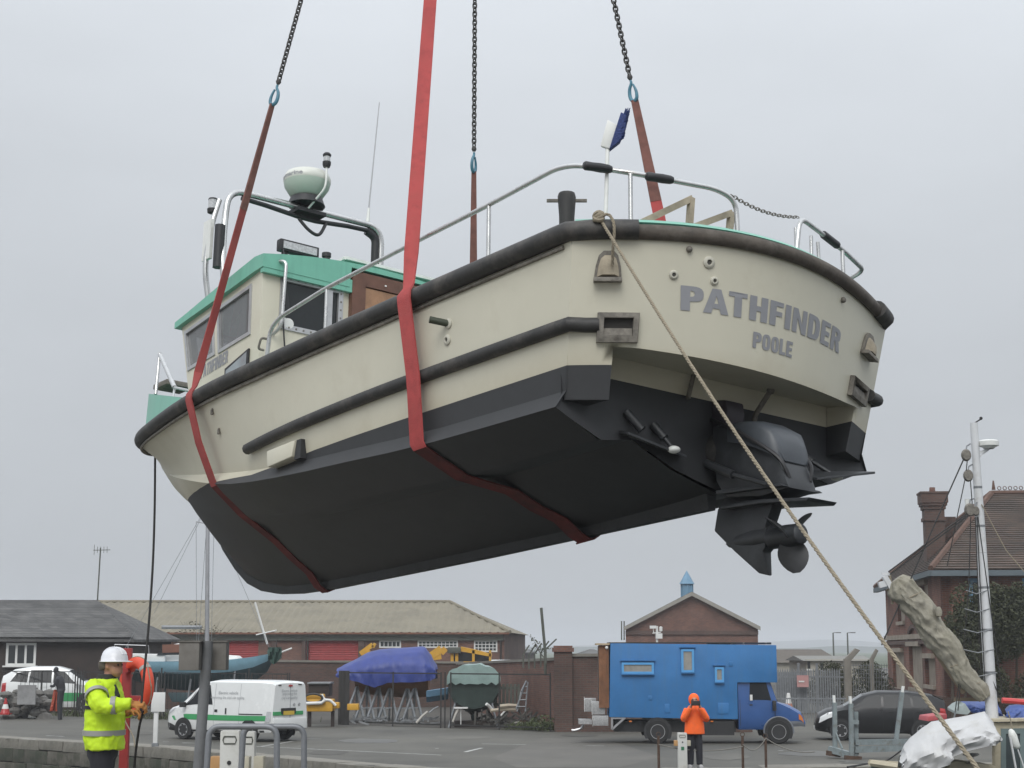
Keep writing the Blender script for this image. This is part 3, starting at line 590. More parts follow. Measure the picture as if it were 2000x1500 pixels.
def section(x, aft=False):
    (ys, zs), (yc, zcn), (zk,) = SHEER(x), CHINE(x), STEM(x)
    zcn = max(zcn, zk + .004)
    k = min(1, max(0, (8.2 - x) / 3.0))
    rail = .075 * k
    yu = max(yc - rail, .0); zu = zcn + .12 * k
    pts = []
    for t in (0, .15, .35, .55, .75, .9, 1):     # side, slightly hollow towards the bow
        y = ys + (yu - ys) * t; z = zs + (zu - zs) * t
        y -= .06 * math.sin(math.pi * t) * max(0, min(1, (x - 5) / 3)) * min(1, ys * 2)
        pts.append((max(y, 0), z))
    pts.append((yc, zcn))
    st = .055 * max(0, min(1, (6.5 - x) / 2))
    def bt(y, dz=0):
        t = y / yc if yc > 1e-3 else 0
        bul = .10 * math.sin(math.pi * t) * max(0, min(1, (x - 5.6) / 2))
        return (y, zk + (zcn - zk) * t ** 1.05 + dz - bul * (zcn - zk))
    pts += [bt(yc * .75, -st), bt(yc * .735, -st), bt(yc * .56, st), bt(yc * .45, st * .6), bt(yc * .3), bt(yc * .15), bt(.055 if yc > .1 else yc * .1), (0, zk)]
    return pts
XS = [0, .5, 1, 1.6, 2.2, 2.8, 3.4, 4, 4.5, 5, 5.4, 5.8, 6.2, 6.6, 7, 7.3, 7.6, 7.9, 8.2, 8.5, 8.75, 9.0, 9.16, 9.28, 9.36]
hb = MB()
for side in (1, -1):
    rings = []
    for i, x in enumerate(XS):
        s = section(x)
        rings.append([Vector(((-.03 - z * .2) if i == 0 else x, y * side, z)) for y, z in s])
    hb.loft(rings, cap=False, closed=False)
hull = hb.build('hull', m_hull, boat, smooth=28)
# aft end: bowed transom, wings, recess with the inner transom
tb = MB(); ys_ = list(np.linspace(-1.6, 1.6, 41))
def ysc(y, z): return y * (1 - max(0, -z) * .072)
WI = {1: 1.36, -1: 1.2}
def zlo(y): return -.70 - .07 * max(0, 1 - (y / 1.25) ** 2)
tb.grid(lambda y, t: (lambda z: (xt(y, z), ysc(y, z), z))(.06 + (zlo(y) - .06) * t), ys_, list(np.linspace(0, 1, 9)))
for sd in (1, -1):       # wings either side of the recess
    wi = WI[sd]; a = list(np.linspace(wi, 1.6, 5)); xw = xt(sd * wi, -.7)
    tb.grid(lambda y, z: (xt(sd * y, max(z, -.70)) + max(0, -.70 - z) * .25, ysc(sd * y, z), z), a, [-.70, -.8, -.95, -1.04])
    tb.add([(xw, ysc(sd * wi, -.7), -.70), (.2, ysc(sd * wi, -.7), -.66), (.2, ysc(sd * wi, -1.04), -1.04), (xw + .085, ysc(sd * wi, -1.04), -1.04)], [(0, 1, 2, 3)])
    tb.add([(xw + .085, ysc(sd * wi, -1.04), -1.04), (.2, ysc(sd * wi, -1.04), -1.04), (.2, sd * 1.5, -1.04), (.17, sd * 1.47, -1.04)], [(0, 1, 2, 3)])
yy = list(np.linspace(-1.2, 1.36, 31))
tb.grid(lambda y, t: (xt(y, zlo(y)) * (1 - t) + .2 * t, ysc(y, -.7), zlo(y) * (1 - t) - .655 * t), yy, [0, .5, 1])
transom = tb.build('transom', m_hull, boat, smooth=30)
ib = MB(); s0 = section(.2)
low = [(p[0], p[1]) for p in s0[7:]]
poly = [(1.5, -.60)] + [(1.5, -1.0)] + [(y - .004, z) for y, z in low]
full = [(.205, y, z) for y, z in poly] + [(.205, -y, z) for y, z in poly[::-1][1:]]
ib.add(full, [tuple(range(len(full)))])
ib.build('inner_transom', m_hull, boat)
# keel shoe
kb = MB(); prof = [(.32, -1.58), (3, -1.602), (5.4, -1.60), (6.0, -1.58), (6.43, -1.54), (6.74, -1.48), (7.04, -1.37), (7.32, -1.19), (7.61, -.95), (7.9, -.62)]
kb.loft([[Vector((x, .05, max(STEM(x)[0] + .04, z + .05))), Vector((x, .035, z)), Vector((x, -.035, z)), Vector((x, -.05, max(STEM(x)[0] + .04, z + .05)))] for x, z in prof])
kb.build('keel', m_foul, boat, smooth=30)
# deck and cap rail
db = MB(); dx = list(np.linspace(.0, 9.25, 40))
dpts = [(x, SHEER(x)[0] - .02, SHEER(x)[1] + .0) for x in dx]
db.loft([[Vector((x, y, z)), Vector((x, -y, z))] for x, y, z in dpts], cap=False, closed=False)
db.grid(lambda y, t: (xt(y, .0) * (1 - t) + .0 * t + .02 * (1 - t), y * .99, .0), ys_, [0, 1])
db.build('deck', m_deck, boat)
cb = MB()
path = [(x, SHEER(x)[0] - .05, SHEER(x)[1] + .085) for x in np.linspace(0, 6.2, 22)]
for sd in (1, -1): cb.tube([(x, y * sd, z) for x, y, z in path], .05, 6, flat=1.6)
cb.tube([(xt(y, 0) + .07, y, .125) for y in np.linspace(-1.55, 1.55, 33)], .034, 6, flat=2.0)
cb.build('cap_rail', m_teal, boat, smooth=60)
# rubbing strakes
def strake_path(sd, dz=.062, out=.022, x0=.0):
    return [(x, (SHEER(x)[0] + out) * sd, SHEER(x)[1] + dz) for x in list(np.linspace(x0, 8.78, 34)) + [8.92, 9.03, 9.14, 9.24]]
sb = MB()
aft = [(xt(y, .06) - .025, y, .062) for y in (1.28, 1.36, 1.44, 1.52)] + [(-.055, 1.585, .062), (-.02, 1.618, .062)]
pth = aft + strake_path(1, x0=.1) + [(9.36, .07, .45), (9.40, 0, .455)]
sb.tube(pth, .069, 12); sb.tube([(xt(-y, .06) - .02, -y, .058) for y in (1.28, 1.36, 1.44, 1.52)] + [(-.02, -1.57, .058), (.02, -1.6, .058)] + [(x, -y, z) for x, y, z in pth[6:]], .067, 12)
sb.build('rubbing_strake', m_rub, boat, smooth=50)
sb = MB(); sb.tube([(xt(y, .05) - .01, y, .052) for y in np.linspace(-1.42, 1.3, 31)], .055, 8, flat=.8)
sb.build('transom_strake', m_rub2, boat, smooth=50)
sb = MB(); sb.tube([(x, (SHEER(x)[0] + .006) , SHEER(x)[1] - .028) for x in np.linspace(.05, 9.2, 60)], .016, 6); sb.tube([(x, -(SHEER(x)[0] + .006), SHEER(x)[1] - .028) for x in np.linspace(.05, 9.2, 60)], .016, 6)
sb.build('strake_backing', m_bronze, boat, smooth=60)
def side_y(x, z):
    s = section(x); zz = [p[1] for p in s[:7]][::-1]; yv = [p[0] for p in s[:7]][::-1]
    return float(np.interp(z, zz, yv))
sb = MB()
for sd in (1, -1):
    p = [(xt(y * sd, -.56) - .015, ysc(y, -.56), -.56) for y in (1.45, 1.52)] + [(.05, 1.56, -.56)] + [(x, side_y(x, -.56) + .018, -.555 - .012 * max(0, x - 2.2)) for x in np.linspace(.2, 4.63, 22)]
    sb.tube([(a, b * sd, c) for a, b, c in p], .05, 10)
sb.build('lower_strake', m_rub, boat, smooth=50)
# --- raised bow bulwark, teal
bb = MB(); ring = []
def _bw_top(x, y):
    lo_, hi_ = .1, 1.6
    for _ in range(40):
        md_ = (lo_ + hi_) / 2; p_ = BW(x, y, md_) - CAM; zz_ = p_.dot(_fw); u_ = 1000 + F_PX * p_.x / zz_; v_ = 750 - F_PX * p_.dot(_up) / zz_
        if v_ > 770 + (u_ - 299) * .11: lo_ = md_
        else: hi_ = md_
    return lo_
for x in np.linspace(6.35, 9.33, 24):
    y, z = SHEER(x); zt = max(z + .12, _bw_top(x, y * .95))
    ring.append([Vector((x, y * .975, z + .05)), Vector((x, y * .95, zt)), Vector((x, max(y * .95 - .05, 0), zt)), Vector((x, max(y * .92 - .05, 0), z + .05))])
for sd in (1, -1): bb.loft([[Vector((v.x, v.y * sd, v.z)) for v in r] for r in ring], cap=True)
bb.build('bow_bulwark', m_teal, boat, smooth=40)
pb = MB()
p1 = BL(312, 690, 1, .25); pb.tube([BL(304, 770, 1, .3), p1, p1 + Vector((-.02, 0, -.03))], .02, 8)
pb.tube([p1 + Vector((-.02, 0, -.03)), BL(341, 757, 1, .7)], .026, 8); pb.tube([BL(341, 757, 1, .7), BL(372, 764, 1, 1.0)], .016, 8); pb.tube([BL(338, 776, 1, .75), BL(341, 757, 1, .7)], .012, 6)
pb.build('pulpit_rail', m_ss, boat, smooth=50)
pb = MB(); pb.box((9.1, 0, 1.16), (.35, .34, .06)); pb.build('bow_fairlead_plate', m_bronze, boat, bevel=.01)
# ------------------------------------------------------------------ wheelhouse
wh = empty('wheelhouse'); wh.parent = boat
YA, YF = 1.26, 1.2; XA = 4.8
side = {}
for sd in (1, -1):
    P = [(XA, YA * sd, .05), (6.2, YF * sd, .05), (6.52, YF * sd, 1.04), (XA, YA * sd, 1.2)]
    if sd < 0: P = [P[1], P[0], P[3], P[2]]
    hs = [(.13, .53, .49, .9), (.60, .96, .50, .9)]
    if sd < 0: hs = [(1 - b, 1 - a, c, d) for a, b, c, d in hs]
    o, ev, n = panel('wall', P if sd < 0 else [P[1], P[0], P[3], P[2]], hs if sd < 0 else [(1 - b, 1 - a, c, d) for a, b, c, d in hs], m_cream, wh)
    for h in (hs if sd < 0 else [(1 - b, 1 - a, c, d) for a, b, c, d in hs]): window(ev, n, h, wh)
    side[sd] = (ev, n)
o, ev, n = panel('wall', [(6.2, -YF, .05), (6.2, YF, .05), (6.52, YF, 1.04), (6.52, -YF, 1.04)], [(.05, .33, .5, .93), (.36, .64, .5, .93), (.67, .95, .5, .93)], m_cream, wh)
for h in [(.05, .33, .5, .93), (.36, .64, .5, .93), (.67, .95, .5, .93)]: window(ev, n, h, wh)
# aft bulkhead: y runs port -> starboard
pAft = [(XA, YA, -.25), (XA, -YA, -.25), (XA, -YA, 1.2), (XA, YA, 1.2)]
def st_(y, z): return ((YA - y) / (2 * YA), (z + .25) / 1.45)
hw = (*[st_(1.05, 0)[0], st_(.42, 0)[0]], *[st_(0, .66)[1], st_(0, 1.13)[1]])
hd = (*[st_(.30, 0)[0], st_(-.62, 0)[0]], 0, st_(0, 1.19)[1])
o, ev, n = panel('aft_bulkhead', pAft, [hw, hd], m_cream, wh); NA = n
wf = window(ev, n, hw, wh, fw=.05, proud=.015, mtp=mat('dark_pane', (.02, .022, .024), .07, var=0, alpha=.86))
fb = MB()
for k in range(9):
    for (y, z) in ((1.05 - .63 * k / 8, .66), (1.05 - .63 * k / 8, 1.13)): fb.box((XA - .018, y, z), (.008, .014, .014))
for k in range(6):
    for y in (1.05, .42): fb.box((XA - .018, y, .70 + .4 * k / 5), (.008, .014, .014))
fb.build('rivets', m_bronze, wf)['kind'] = 'stuff'
mb_ = MB(); mb_.bar((XA - .02, .545, .66), (XA - .02, .545, 1.11), .05, .02, (1, 0, 0)); mb_.build('mullion', m_alu, wf)
# teal header over the aft window and the door opening surround
hb_ = MB(); hb_.box((XA - .03, .80, 1.19), (.05, .98, .125)); hb_.build('header_panel', m_teal, wh)
fr = MB(); fr.bar((XA - .03, .25, -.25), (XA - .03, .25, 1.34), .15, .06, (1, 0, 0)); fr.bar((XA - .03, -.62, -.25), (XA - .03, -.62, 1.34), .08, .06, (1, 0, 0)); fr.box((XA - .03, -.18, 1.285), (.055, .8, .13))
fr.build('door_frame', m_wood2, wh)
door, evd, nd = panel('door', [(XA - .045, .175, -.2), (XA - .045, -.575, -.2), (XA - .045, -.575, 1.21), (XA - .045, .175, 1.21)], [(.28, .92, .42, .86)], m_wood, wh)
pd = MB(); pd.add([evd(s, t) + Vector((.015, 0, 0)) for s, t in ((.28, .42), (.92, .42), (.92, .86), (.28, .86))], [(0, 1, 2, 3)]); pd.build('pane', mat('dark_pane', (.02, .022, .024), .07), door)
lk = MB(); lk.sphere((XA - .10, .17, .88), .075, 10, .5, 1.1, .75); lk.build('latch', m_blackp, door, smooth=60)
for y in (-.05, -.32): lk = MB(); lk.box((XA - .062, y, 1.27), (.006, .02, .014)); lk.build('screw_cover', m_whitep, wh)
# roof: sloping forward, cambered, teal
rb = MB(); rings = []
for x, zl, zh in ((4.74, 1.175, 1.30), (4.9, 1.165, 1.31), (5.6, 1.10, 1.22), (6.3, 1.045, 1.12), (6.58, 1.02, 1.085)):
    w = 1.30 if x < 5 else 1.30 - .05 * (x - 5) / 1.6
    top = [Vector((x, w * k / 6, zh + .13 * (1 - (k / 6) ** 2))) for k in range(6, -7, -1)]
    zi = zh + .075 if x < 5.5 else zl; rings.append([Vector((x, w, zl))] + top + [Vector((x, -w, zl)), Vector((x, -.70, zl)), Vector((x, -.68, zi)), Vector((x, .34, zi)), Vector((x, .36, zl))])
rb.loft(rings); roof = rb.build('roof', m_teal, wh, smooth=35)
rb = MB(); rb.prism([(4.95, .28, 1.36), (5.9, .28, 1.28), (5.9, .28, 1.49), (4.95, .28, 1.53)], (0, -1.25, 0)); rb.build('roof_hatch', mat('teal_paint_dull', (.10, .27, .20), .5), roof, bevel=.01)
rb = MB(); rb.bar((4.94, .29, 1.535), (4.94, -.98, 1.535), .04, .03); rb.bar((4.94, .29, 1.535), (5.9, .29, 1.495), .04, .03); rb.bar((5.9, .29, 1.495), (5.9, -.98, 1.495), .04, .03); rb.build('hatch_rim', m_whitep, roof)
# light bar
lb = empty('light_bar'); lb.parent = wh
b = MB(); b.box((4.84, .88, 1.46), (.08, .42, .115)); b.build('housing', m_blackp, lb, bevel=.012)
b = MB(); b.box((4.796, .88, 1.46), (.012, .36, .07)); b.build('lens', m_lens, lb)
for y in (.74, 1.02): b = MB(); b.box((4.84, y, 1.385), (.04, .05, .05)); b.build('foot', m_blackp, lb)
b = MB(); b.tube(bez([(4.8, 1.06, 1.41), (4.765, 1.065, 1.3), (4.768, 1.06, 1.1), (4.77, 1.04, .7), (4.77, 1.0, .35)]), .008, 6); b.build('lamp_cable', m_blackp, wh)
b = MB(); b.lathe([(.0, 0), (.035, 0), (.035, .1), (.045, .1), (.045, .14), (0, .14)], 12, (4.95, .5, 1.40)); b.build('vent_stub', m_blackp, wh, smooth=40)
# grab rails on the aft bulkhead
b = MB(); g1 = BL(555, 512, 0, 4.72); b.tube(fillet([(4.78, g1.y + .05, g1.z + .01), (4.68, g1.y, g1.z), (4.68, g1.y + .02, .62), (4.78, g1.y + .05, .56)], .08), .018, 8); b.build('grab_rail', m_ss, wh, smooth=50)
b = MB(); h1, h2 = BL(512, 660, 1, 1.30), BL(506, 682, 1, 1.30); b.tube(fillet([(h1.x, 1.25, h1.z), (h1.x, 1.31, h1.z), (h2.x + .0, 1.31, h2.z), (h2.x, 1.25, h2.z)], .03), .012, 6); b.build('grab_handle', m_bronze, wh, smooth=50)
# lower cabin window on the port side, name on the cabin side
ev, n = side[1]
def pside(x, z): return (x, YA - (YA - YF) * (x - XA) / 1.5 + .004, z)
CABIN_NAME = True
b = MB(); b.prism([pside(5.46, .08), pside(4.98, .08), pside(4.98, .45), pside(5.46, .36)], (0, .015, 0)); lw = b.build('window', m_blackp, wh)
b = MB(); b.add([(p[0], p[1] + .018, p[2]) for p in (pside(5.43, .1), pside(5.01, .1), pside(5.01, .425), pside(5.43, .335))], [(0, 1, 2, 3)]); b.build('pane', mat('pale_pane', (.28, .31, .33), .1), lw)
# things seen through the aft window
b = MB(); [b.lathe([(0, 0), (.05, .005), (.055, .02), (0, .025)], 14, (XA - .02, y, .70), 'x') for y in (.97, 1.02)]; b.build('round_gauge', m_whitep, wh, smooth=40)
b = MB(); b.tube([(XA + .06, 1.0, 1.1), (XA + .07, .99, .95), (XA + .06, .96, .84)], .04, 8, rs=[.02, .05, .03]); b.build('towel', m_whitep, wh, smooth=60)
b = MB(); b.box((5.5, 0, -.1), (1.4, 2.4, .05)); b.build('cabin_sole', m_int, wh)
b = MB(); b.box((6.0, -.4, .35), (.35, 1.2, .6)); b.build('console', m_int, wh, bevel=.03)
b = MB(); b.box((5.2, .75, .3), (.4, .5, .7)); b.build('seat_box', m_int, wh, bevel=.03)
# ------------------------------------------------------------------ radar arch
ar = empty('radar_arch'); ar.parent = boat
XR = 6.2
b = MB(); hw_ = .93
AP = [(XR - .12, hw_ + .0, 1.18), (XR - .1, hw_ + .08, 1.62), (XR, hw_ + .03, 2.1), (XR, hw_, 2.48), (XR, -hw_, 2.50), (XR, -hw_, 1.85), (XR, -hw_, 1.3)]
b.tube(fillet(AP, .2, 7), .034, 10); b.build('arch_tube', m_ss, ar, smooth=60)
b = MB(); b.tube(fillet([(XR + .11, hw_ + .06, 1.1), (XR + .12, hw_ + .16, 1.62), (XR + .1, hw_ + .12, 2.1), (XR + .1, hw_ + .05, 2.38)], .15, 6), .03, 8); b.build('arch_brace', m_ss, ar, smooth=60)
b = MB(); b.tube(bez([(XR - .05, hw_ + .1, 1.6), (XR - .05, hw_ + .1, 2.05)]), .055, 8); b.tube([(XR, hw_ - .15, 2.42), (XR, .5, 2.41), (XR, .1, 2.38), (XR, -.1, 2.38), (XR, -.5, 2.42), (XR, -.75, 2.43)], .026, 8)
b.tube(fillet([(XR + .02, -.75, 2.43), (XR + .02, -hw_ + .06, 2.38), (XR + .02, -hw_ + .06, 1.5)], .12, 6), .045, 8); b.tube(bez([(XR, .1, 2.36), (XR - .05, 0, 2.24), (XR - .05, -.12, 2.22), (XR - .02, -.22, 2.38)]), .018, 8); b.build('cable_bundle', m_blackp, ar, smooth=60)
rd = empty('radar_scanner'); rd.parent = boat
c = (XR, 0, 2.5)
b = MB(); b.box((XR, 0, 2.44), (.2, .34, .04)); b.lathe([(0, -.02), (.2, 0), (.17, .08), (.1, .08)], 24, (XR, .02, 2.52)); b.build('mount', m_blackp, rd, smooth=40)
b = MB(); b.lathe([(.12, .0), (.17, .02), (.235, .12), (.245, .17)], 32, (XR, .02, 2.60)); b.build('dome_base', mat('dome_base_green', (.42, .50, .43), .4, var=.05), rd, smooth=50)
b = MB(); b.lathe([(.245, .17), (.25, .18), (.25, .22), (.225, .275), (.14, .30), (0, .305)], 32, (XR, .02, 2.60)); b.build('dome_cover', mat('dome_white', (.63, .64, .58), .35, var=.04), rd, smooth=50)
vs, fs = text_mesh('Raymarine', .085, .002)
W_ = max(v[0] for v in vs); b = MB()
def ondome(x, y):
    a = R_(172) + x / .252     # counter-clockwise seen from above: reads left to right from outside
    return (XR + .253 * math.cos(a), .02 + .253 * math.sin(a), 2.778 + y * .7)
_a_end = math.atan2(.62, -.78) - .06
b.add([(XR + .2515 * math.cos(t), .02 + .2515 * math.sin(t), 2.772 + y * .75) for x, y in vs for t in [_a_end - (W_ - x) / .25]], fs); b.build('maker_lettering', m_letter, rd)
b = MB(); b.tube(fillet([(XR - .1, .05, 2.46), (XR - .28, -.03, 2.64), (XR - .27, -.05, 2.74), (XR - .25, -.06, 2.92)], .06), .012, 8); b.build('light_stalk', m_whitep, rd, smooth=60)
b = MB(); b.lathe([(0, 0), (.035, 0), (.045, .03), (.045, .06), (0, .06)], 14, (XR - .25, -.06, 2.9)); nl = b.build('lamp_body', m_blackp, rd, smooth=40); b = MB(); b.lathe([(0, .12), (.042, .12), (.046, .14), (.03, .16), (0, .16)], 14, (XR - .25, -.06, 2.9)); b.build('lamp_cap', m_blackp, nl, smooth=40)
b = MB(); b.lathe([(0, .06), (.036, .06), (.036, .12), (0, .12)], 14, (XR - .25, -.06, 2.9)); b.build('lamp_lens', m_lens, nl, smooth=40)
def deck_light(x, y, z, name):
    e = empty(name); e.parent = boat
    b = MB(); b.lathe([(0, 0), (.05, .02), (.055, .06), (0, .06)], 12, (x, y, z)); b.lathe([(0, .16), (.05, .16), (.045, .175), (0, .175)], 12, (x, y, z)); b.build('housing', m_blackp, e, smooth=40)
    b = MB(); b.lathe([(0, .06), (.045, .06), (.045, .16), (0, .16)], 12, (x, y, z)); b.build('lens', m_lens, e, smooth=40)
deck_light(XR + .14, hw_ + .1, 2.22, 'side_light'); deck_light(XR - .06, -hw_ - .07, 1.86, 'side_light')
b = MB(); b.box((XR + .1, hw_ + .15, 1.92), (.16, .035, .42)); b.build('reflector_panel', m_whitep, ar)
ae = empty('whip_aerial'); ae.parent = boat
a0, a1 = BL(718, 430, 0, XR), BL(741, 200, 0, XR)
b = MB(); b.tube([a0 + Vector((0, 0, -.05)), a0 + (a1 - a0) * .1], .022, 8, rs=[.025, .014]); b.build('base', m_whitep, ae, smooth=60)
b = MB(); b.tube([a0 + (a1 - a0) * .1, a1], .008, 6, rs=[.010, .006]); b.build('whip', m_alu, ae, smooth=60)
# ------------------------------------------------------------------ rails
rl = empty('guard_rail'); rl.parent = boat
b = MB()
pr = [(4.24, 1.5, .02), (4.18, 1.5, .40), (4.02, 1.5, .47), (3.26, 1.5, .54), (1.95, 1.5, .58), (1.03, 1.5, .6), (.25, 1.5, .635)]
ptop = BL(1125, 322, 1, 1.46)
sr = [BL(1230, 337, 0, -.22), BL(1310, 352, 0, -.32), BL(1400, 369, 0, -.42)]
pr += [tuple(ptop)] + [tuple(p) for p in sr] + [tuple(BL(1437, 392, 0, -.43)), tuple(BL(1441, 462, 0, -.43))]
pth = fillet(pr, .14, 6); b.tube(pth, .0185, 10); b.build('top_rail', m_ss, rl, smooth=60)
p = BL(1231, 340, 0, -.22)
for a, c in (((3.26, 1.5, .05), (3.26, 1.5, .53)), ((1.03, 1.5, .05), (1.03, 1.5, .59)), ((p.x, p.y, .12), p)): b = MB(); b.tube([a, c], .0155, 8); b.build('stanchion', m_ss, rl, smooth=60)
for (u0, v0, u1, v1, xx) in ((1140, 323, 1194, 331, -.14), (1262, 344, 1314, 352, -.28)):
    b = MB(); a, c = BL(u0, v0, 0, xx), BL(u1, v1, 0, xx - .06); d = (c - a)
    b.tube([a + d * t for t in (0, .06, .3, .6, .9, 1)], .03, 10, rs=[.024, .032, .03, .033, .03, .024]); b.build('foam_sleeve', m_blackp, rl, smooth=60)
b = MB()   # starboard quarter rail
rr = [BL(1556, 487, 0, -.4), BL(1562, 424, 0, -.4), BL(1610, 460, 0, -.3), BL(1650, 492, 0, -.2), BL(1688, 528, 0, .0), BL(1652, 548, 0, .2)]
b.tube(fillet(rr, .1, 6), .0185, 10); p = BL(1645, 490, 0, -.22); b.tube([(p.x, p.y, .12), p], .0155, 8)
b.tube([BL(1555, 480, 0, -.3), BL(1554, 445, 0, -.3)], .013, 8); b.tube([BL(1585, 505, 0, -.3), BL(1584, 461, 0, -.3)], .013, 8); b.tube([BL(1600, 515, 0, -.3), BL(1597, 473, 0, -.3)], .013, 8)
b.build('quarter_rail', m_ss, rl, smooth=60)
b = MB(); a, c = BL(1608, 458, 0, -.3), BL(1635, 479, 0, -.24); b.tube([a, a + (c - a) * .1, a + (c - a) * .9, c], .03, 8); b.build('foam_sleeve', m_blackp, rl, smooth=60)
# chain across the stern opening
sc_ = empty('gate_chain'); sc_.parent = boat
def link_mesh(L=.06, Wd=.036, r=.006, n=6, k=14):
    b = MB(); pts = []
    for i in range(k):
        a = 2 * math.pi * i / k; x = math.cos(a) * Wd / 2; z = math.sin(a) * Wd / 2
        z += math.copysign((L - Wd) / 2, z) if abs(z) > 1e-6 else 0
        pts.append(Vector((x, 0, z)))
    rings = []
    for i, p in enumerate(pts):
        t = (pts[(i + 1) % k] - pts[i - 1]).normalized(); q = Vector((0, 1, 0)); u = t.cross(q)
        rings.append([p + (q * math.cos(2 * math.pi * j / n) + u * math.sin(2 * math.pi * j / n)) * r for j in range(n)])
    vs = [v for r_ in rings for v in r_]; fs = []
    for i in range(k):
        for j in range(n):
            fs.append((i * n + j, i * n + (j + 1) % n, ((i + 1) % k) * n + (j + 1) % n, ((i + 1) % k) * n + j))
    b.add(vs, fs); return b
def chain_along(path, parent, src, pitch, name='link'):
    P = [Vector(p) for p in path]; seg = [(P[i + 1] - P[i]).length for i in range(len(P) - 1)]; tot = sum(seg); n = int(tot / pitch)
    for k in range(n):
        s = (k + .5) * pitch; i = 0
        while s > seg[i] and i < len(seg) - 1: s -= seg[i]; i += 1
        t = (P[i + 1] - P[i]).normalized(); p = P[i] + t * s
        ref = Vector((1, 0, 0)) if abs(t.x) < .8 else Vector((0, 1, 0))
        q = t.cross(ref).normalized(); u = q.cross(t)
        ang = (k % 2) * math.pi / 2 + .6
        xa = q * math.cos(ang) + u * math.sin(ang); ya = t.cross(xa)
        M = Matrix((xa, ya, t)).transposed().to_4x4(); M.translation = p
        inst(src, name, parent, M=M)
src = link_mesh(.038, .024, .0032).build('link', m_bronze, sc_, smooth=60); lm = src.data; bpy.data.objects.remove(src)
c0, c1 = BL(1428, 381, 0, -.43), BL(1561, 424, 0, -.4)
chain_along([c0 + (c1 - c0) * t + Vector((0, 0, -.045 * 4 * t * (1 - t))) for t in np.linspace(0, 1, 12)], sc_, lm, .029)
# wooden battens on the aft deck
bt_ = empty('batten_frame'); bt_.parent = boat
for (a, k, f) in ((((1250, 436), (1350, 388), (1346, 445)), -.2, 0), (((1345, 447), (1428, 416), (1424, 458)), -.3, 0)):
    p, q, r = [BL(*w, 0, k) for w in a]
    b = MB(); b.bar(p, q, .035, .045); b.build('batten', m_batten, bt_); b = MB(); b.bar(q + (q - r) * .02, r, .04, .04, (1, 0, 0)); b.build('batten', m_batten, bt_)
# samson post
sp_ = empty('samson_post'); sp_.parent = boat
p0, p1 = BL(1107, 425, 1, 1.3), BL(1107, 378, 1, 1.3)
b = MB(); b.tube([p0 + Vector((0, 0, -.25)), p0, p1 + (p0 - p1) * .15, p1], .06, 12, rs=[.055, .055, .066, .058]); b.build('post', m_rub, sp_, smooth=45)
b = MB(); pm = p1 * .7 + p0 * .3; b.bar(pm + Vector((-.09, -.11, 0)), pm + Vector((.09, .11, 0)), .02); b.build('norman_pin', m_bronze, sp_)
# ------------------------------------------------------------------ transom fittings
def on_transom(y, z, out=0):
    x = xt(y, z); e = .01; dy = (xt(y + e, z) - xt(y - e, z)) / (2 * e); dz = (xt(y, z + e) - xt(y, z - e)) / (2 * e)
    n = Vector((-1, dy, dz)).normalized(); return Vector((x, ysc(y, z), z)) + n * out, n
def tquad(y0, y1, z0, z1, out): return [on_transom(y, z, out)[0] for y, z in ((y0, z0), (y1, z0), (y1, z1), (y0, z1))]
def glyph(ch):
    """heavy condensed capitals as butted polygons in a unit-high cell"""
    S = .25; R4 = lambda x0, y0, x1, y1: [(x0, y0), (x1, y0), (x1, y1), (x0, y1)]
    def bowl(x0, x1, y0, y1, s=S, t=.19):
        out = []; cx_, rx, cy, ry = x0, x1 - x0, (y0 + y1) / 2, (y1 - y0) / 2; n = 10
        f = lambda a, k: (cx_ + (rx - s * k) * max(0, math.cos(a)) ** .7, cy + (ry - t * k) * math.copysign(abs(math.sin(a)) ** .7, math.sin(a)))
        for i in range(n):
            a0, a1 = -math.pi / 2 + math.pi * i / n, -math.pi / 2 + math.pi * (i + 1) / n; out.append([f(a0, 0), f(a1, 0), f(a1, 1), f(a0, 1)])
        return out
    if ch == 'P': return .62, [R4(0, 0, S, 1)] + bowl(S, .62, .38, 1)
    if ch == 'R': return .66, [R4(0, 0, S, 1)] + bowl(S, .63, .42, 1) + [[(.30, .42), (.40, 0), (.66, 0), (.54, .44)]]
    if ch == 'D': return .64, [R4(0, 0, S, 1)] + bowl(S, .64, 0, 1)
    if ch == 'O':
        r = bowl(.31, .62, 0, 1, .24, .18); return .62, r + [[(.62 - x, y) for x, y in q][::-1] for q in r]
    if ch == 'A': return .76, [[(0, 0), (.24, 0), (.38, .72), (.38, 1), (.25, 1)], [(.76, 0), (.51, 1), (.38, 1), (.38, .72), (.52, 0)], [(.285, .2), (.475, .2), (.435, .40), (.325, .40)]]
    if ch == 'T': return .6, [R4(0, .81, .6, 1), R4(.175, 0, .425, .81)]
    if ch == 'H': return .66, [R4(0, 0, S, 1), R4(.41, 0, .66, 1), R4(S, .4, .41, .61)]
    if ch == 'F': return .54, [R4(0, 0, S, 1), R4(S, .81, .54, 1), R4(S, .41, .50, .6)]
    if ch == 'E': return .55, [R4(0, 0, S, 1), R4(S, .81, .55, 1), R4(S, .41, .51, .6), R4(S, 0, .55, .19)]
    if ch == 'L': return .52, [R4(0, 0, S, 1), R4(S, 0, .52, .19)]
    if ch == 'I': return S, [R4(0, 0, S, 1)]
    if ch == 'N': return .68, [R4(0, 0, .22, 1), R4(.46, 0, .68, 1), [(.22, .62), (.46, 0), (.46, .38), (.22, 1)]]
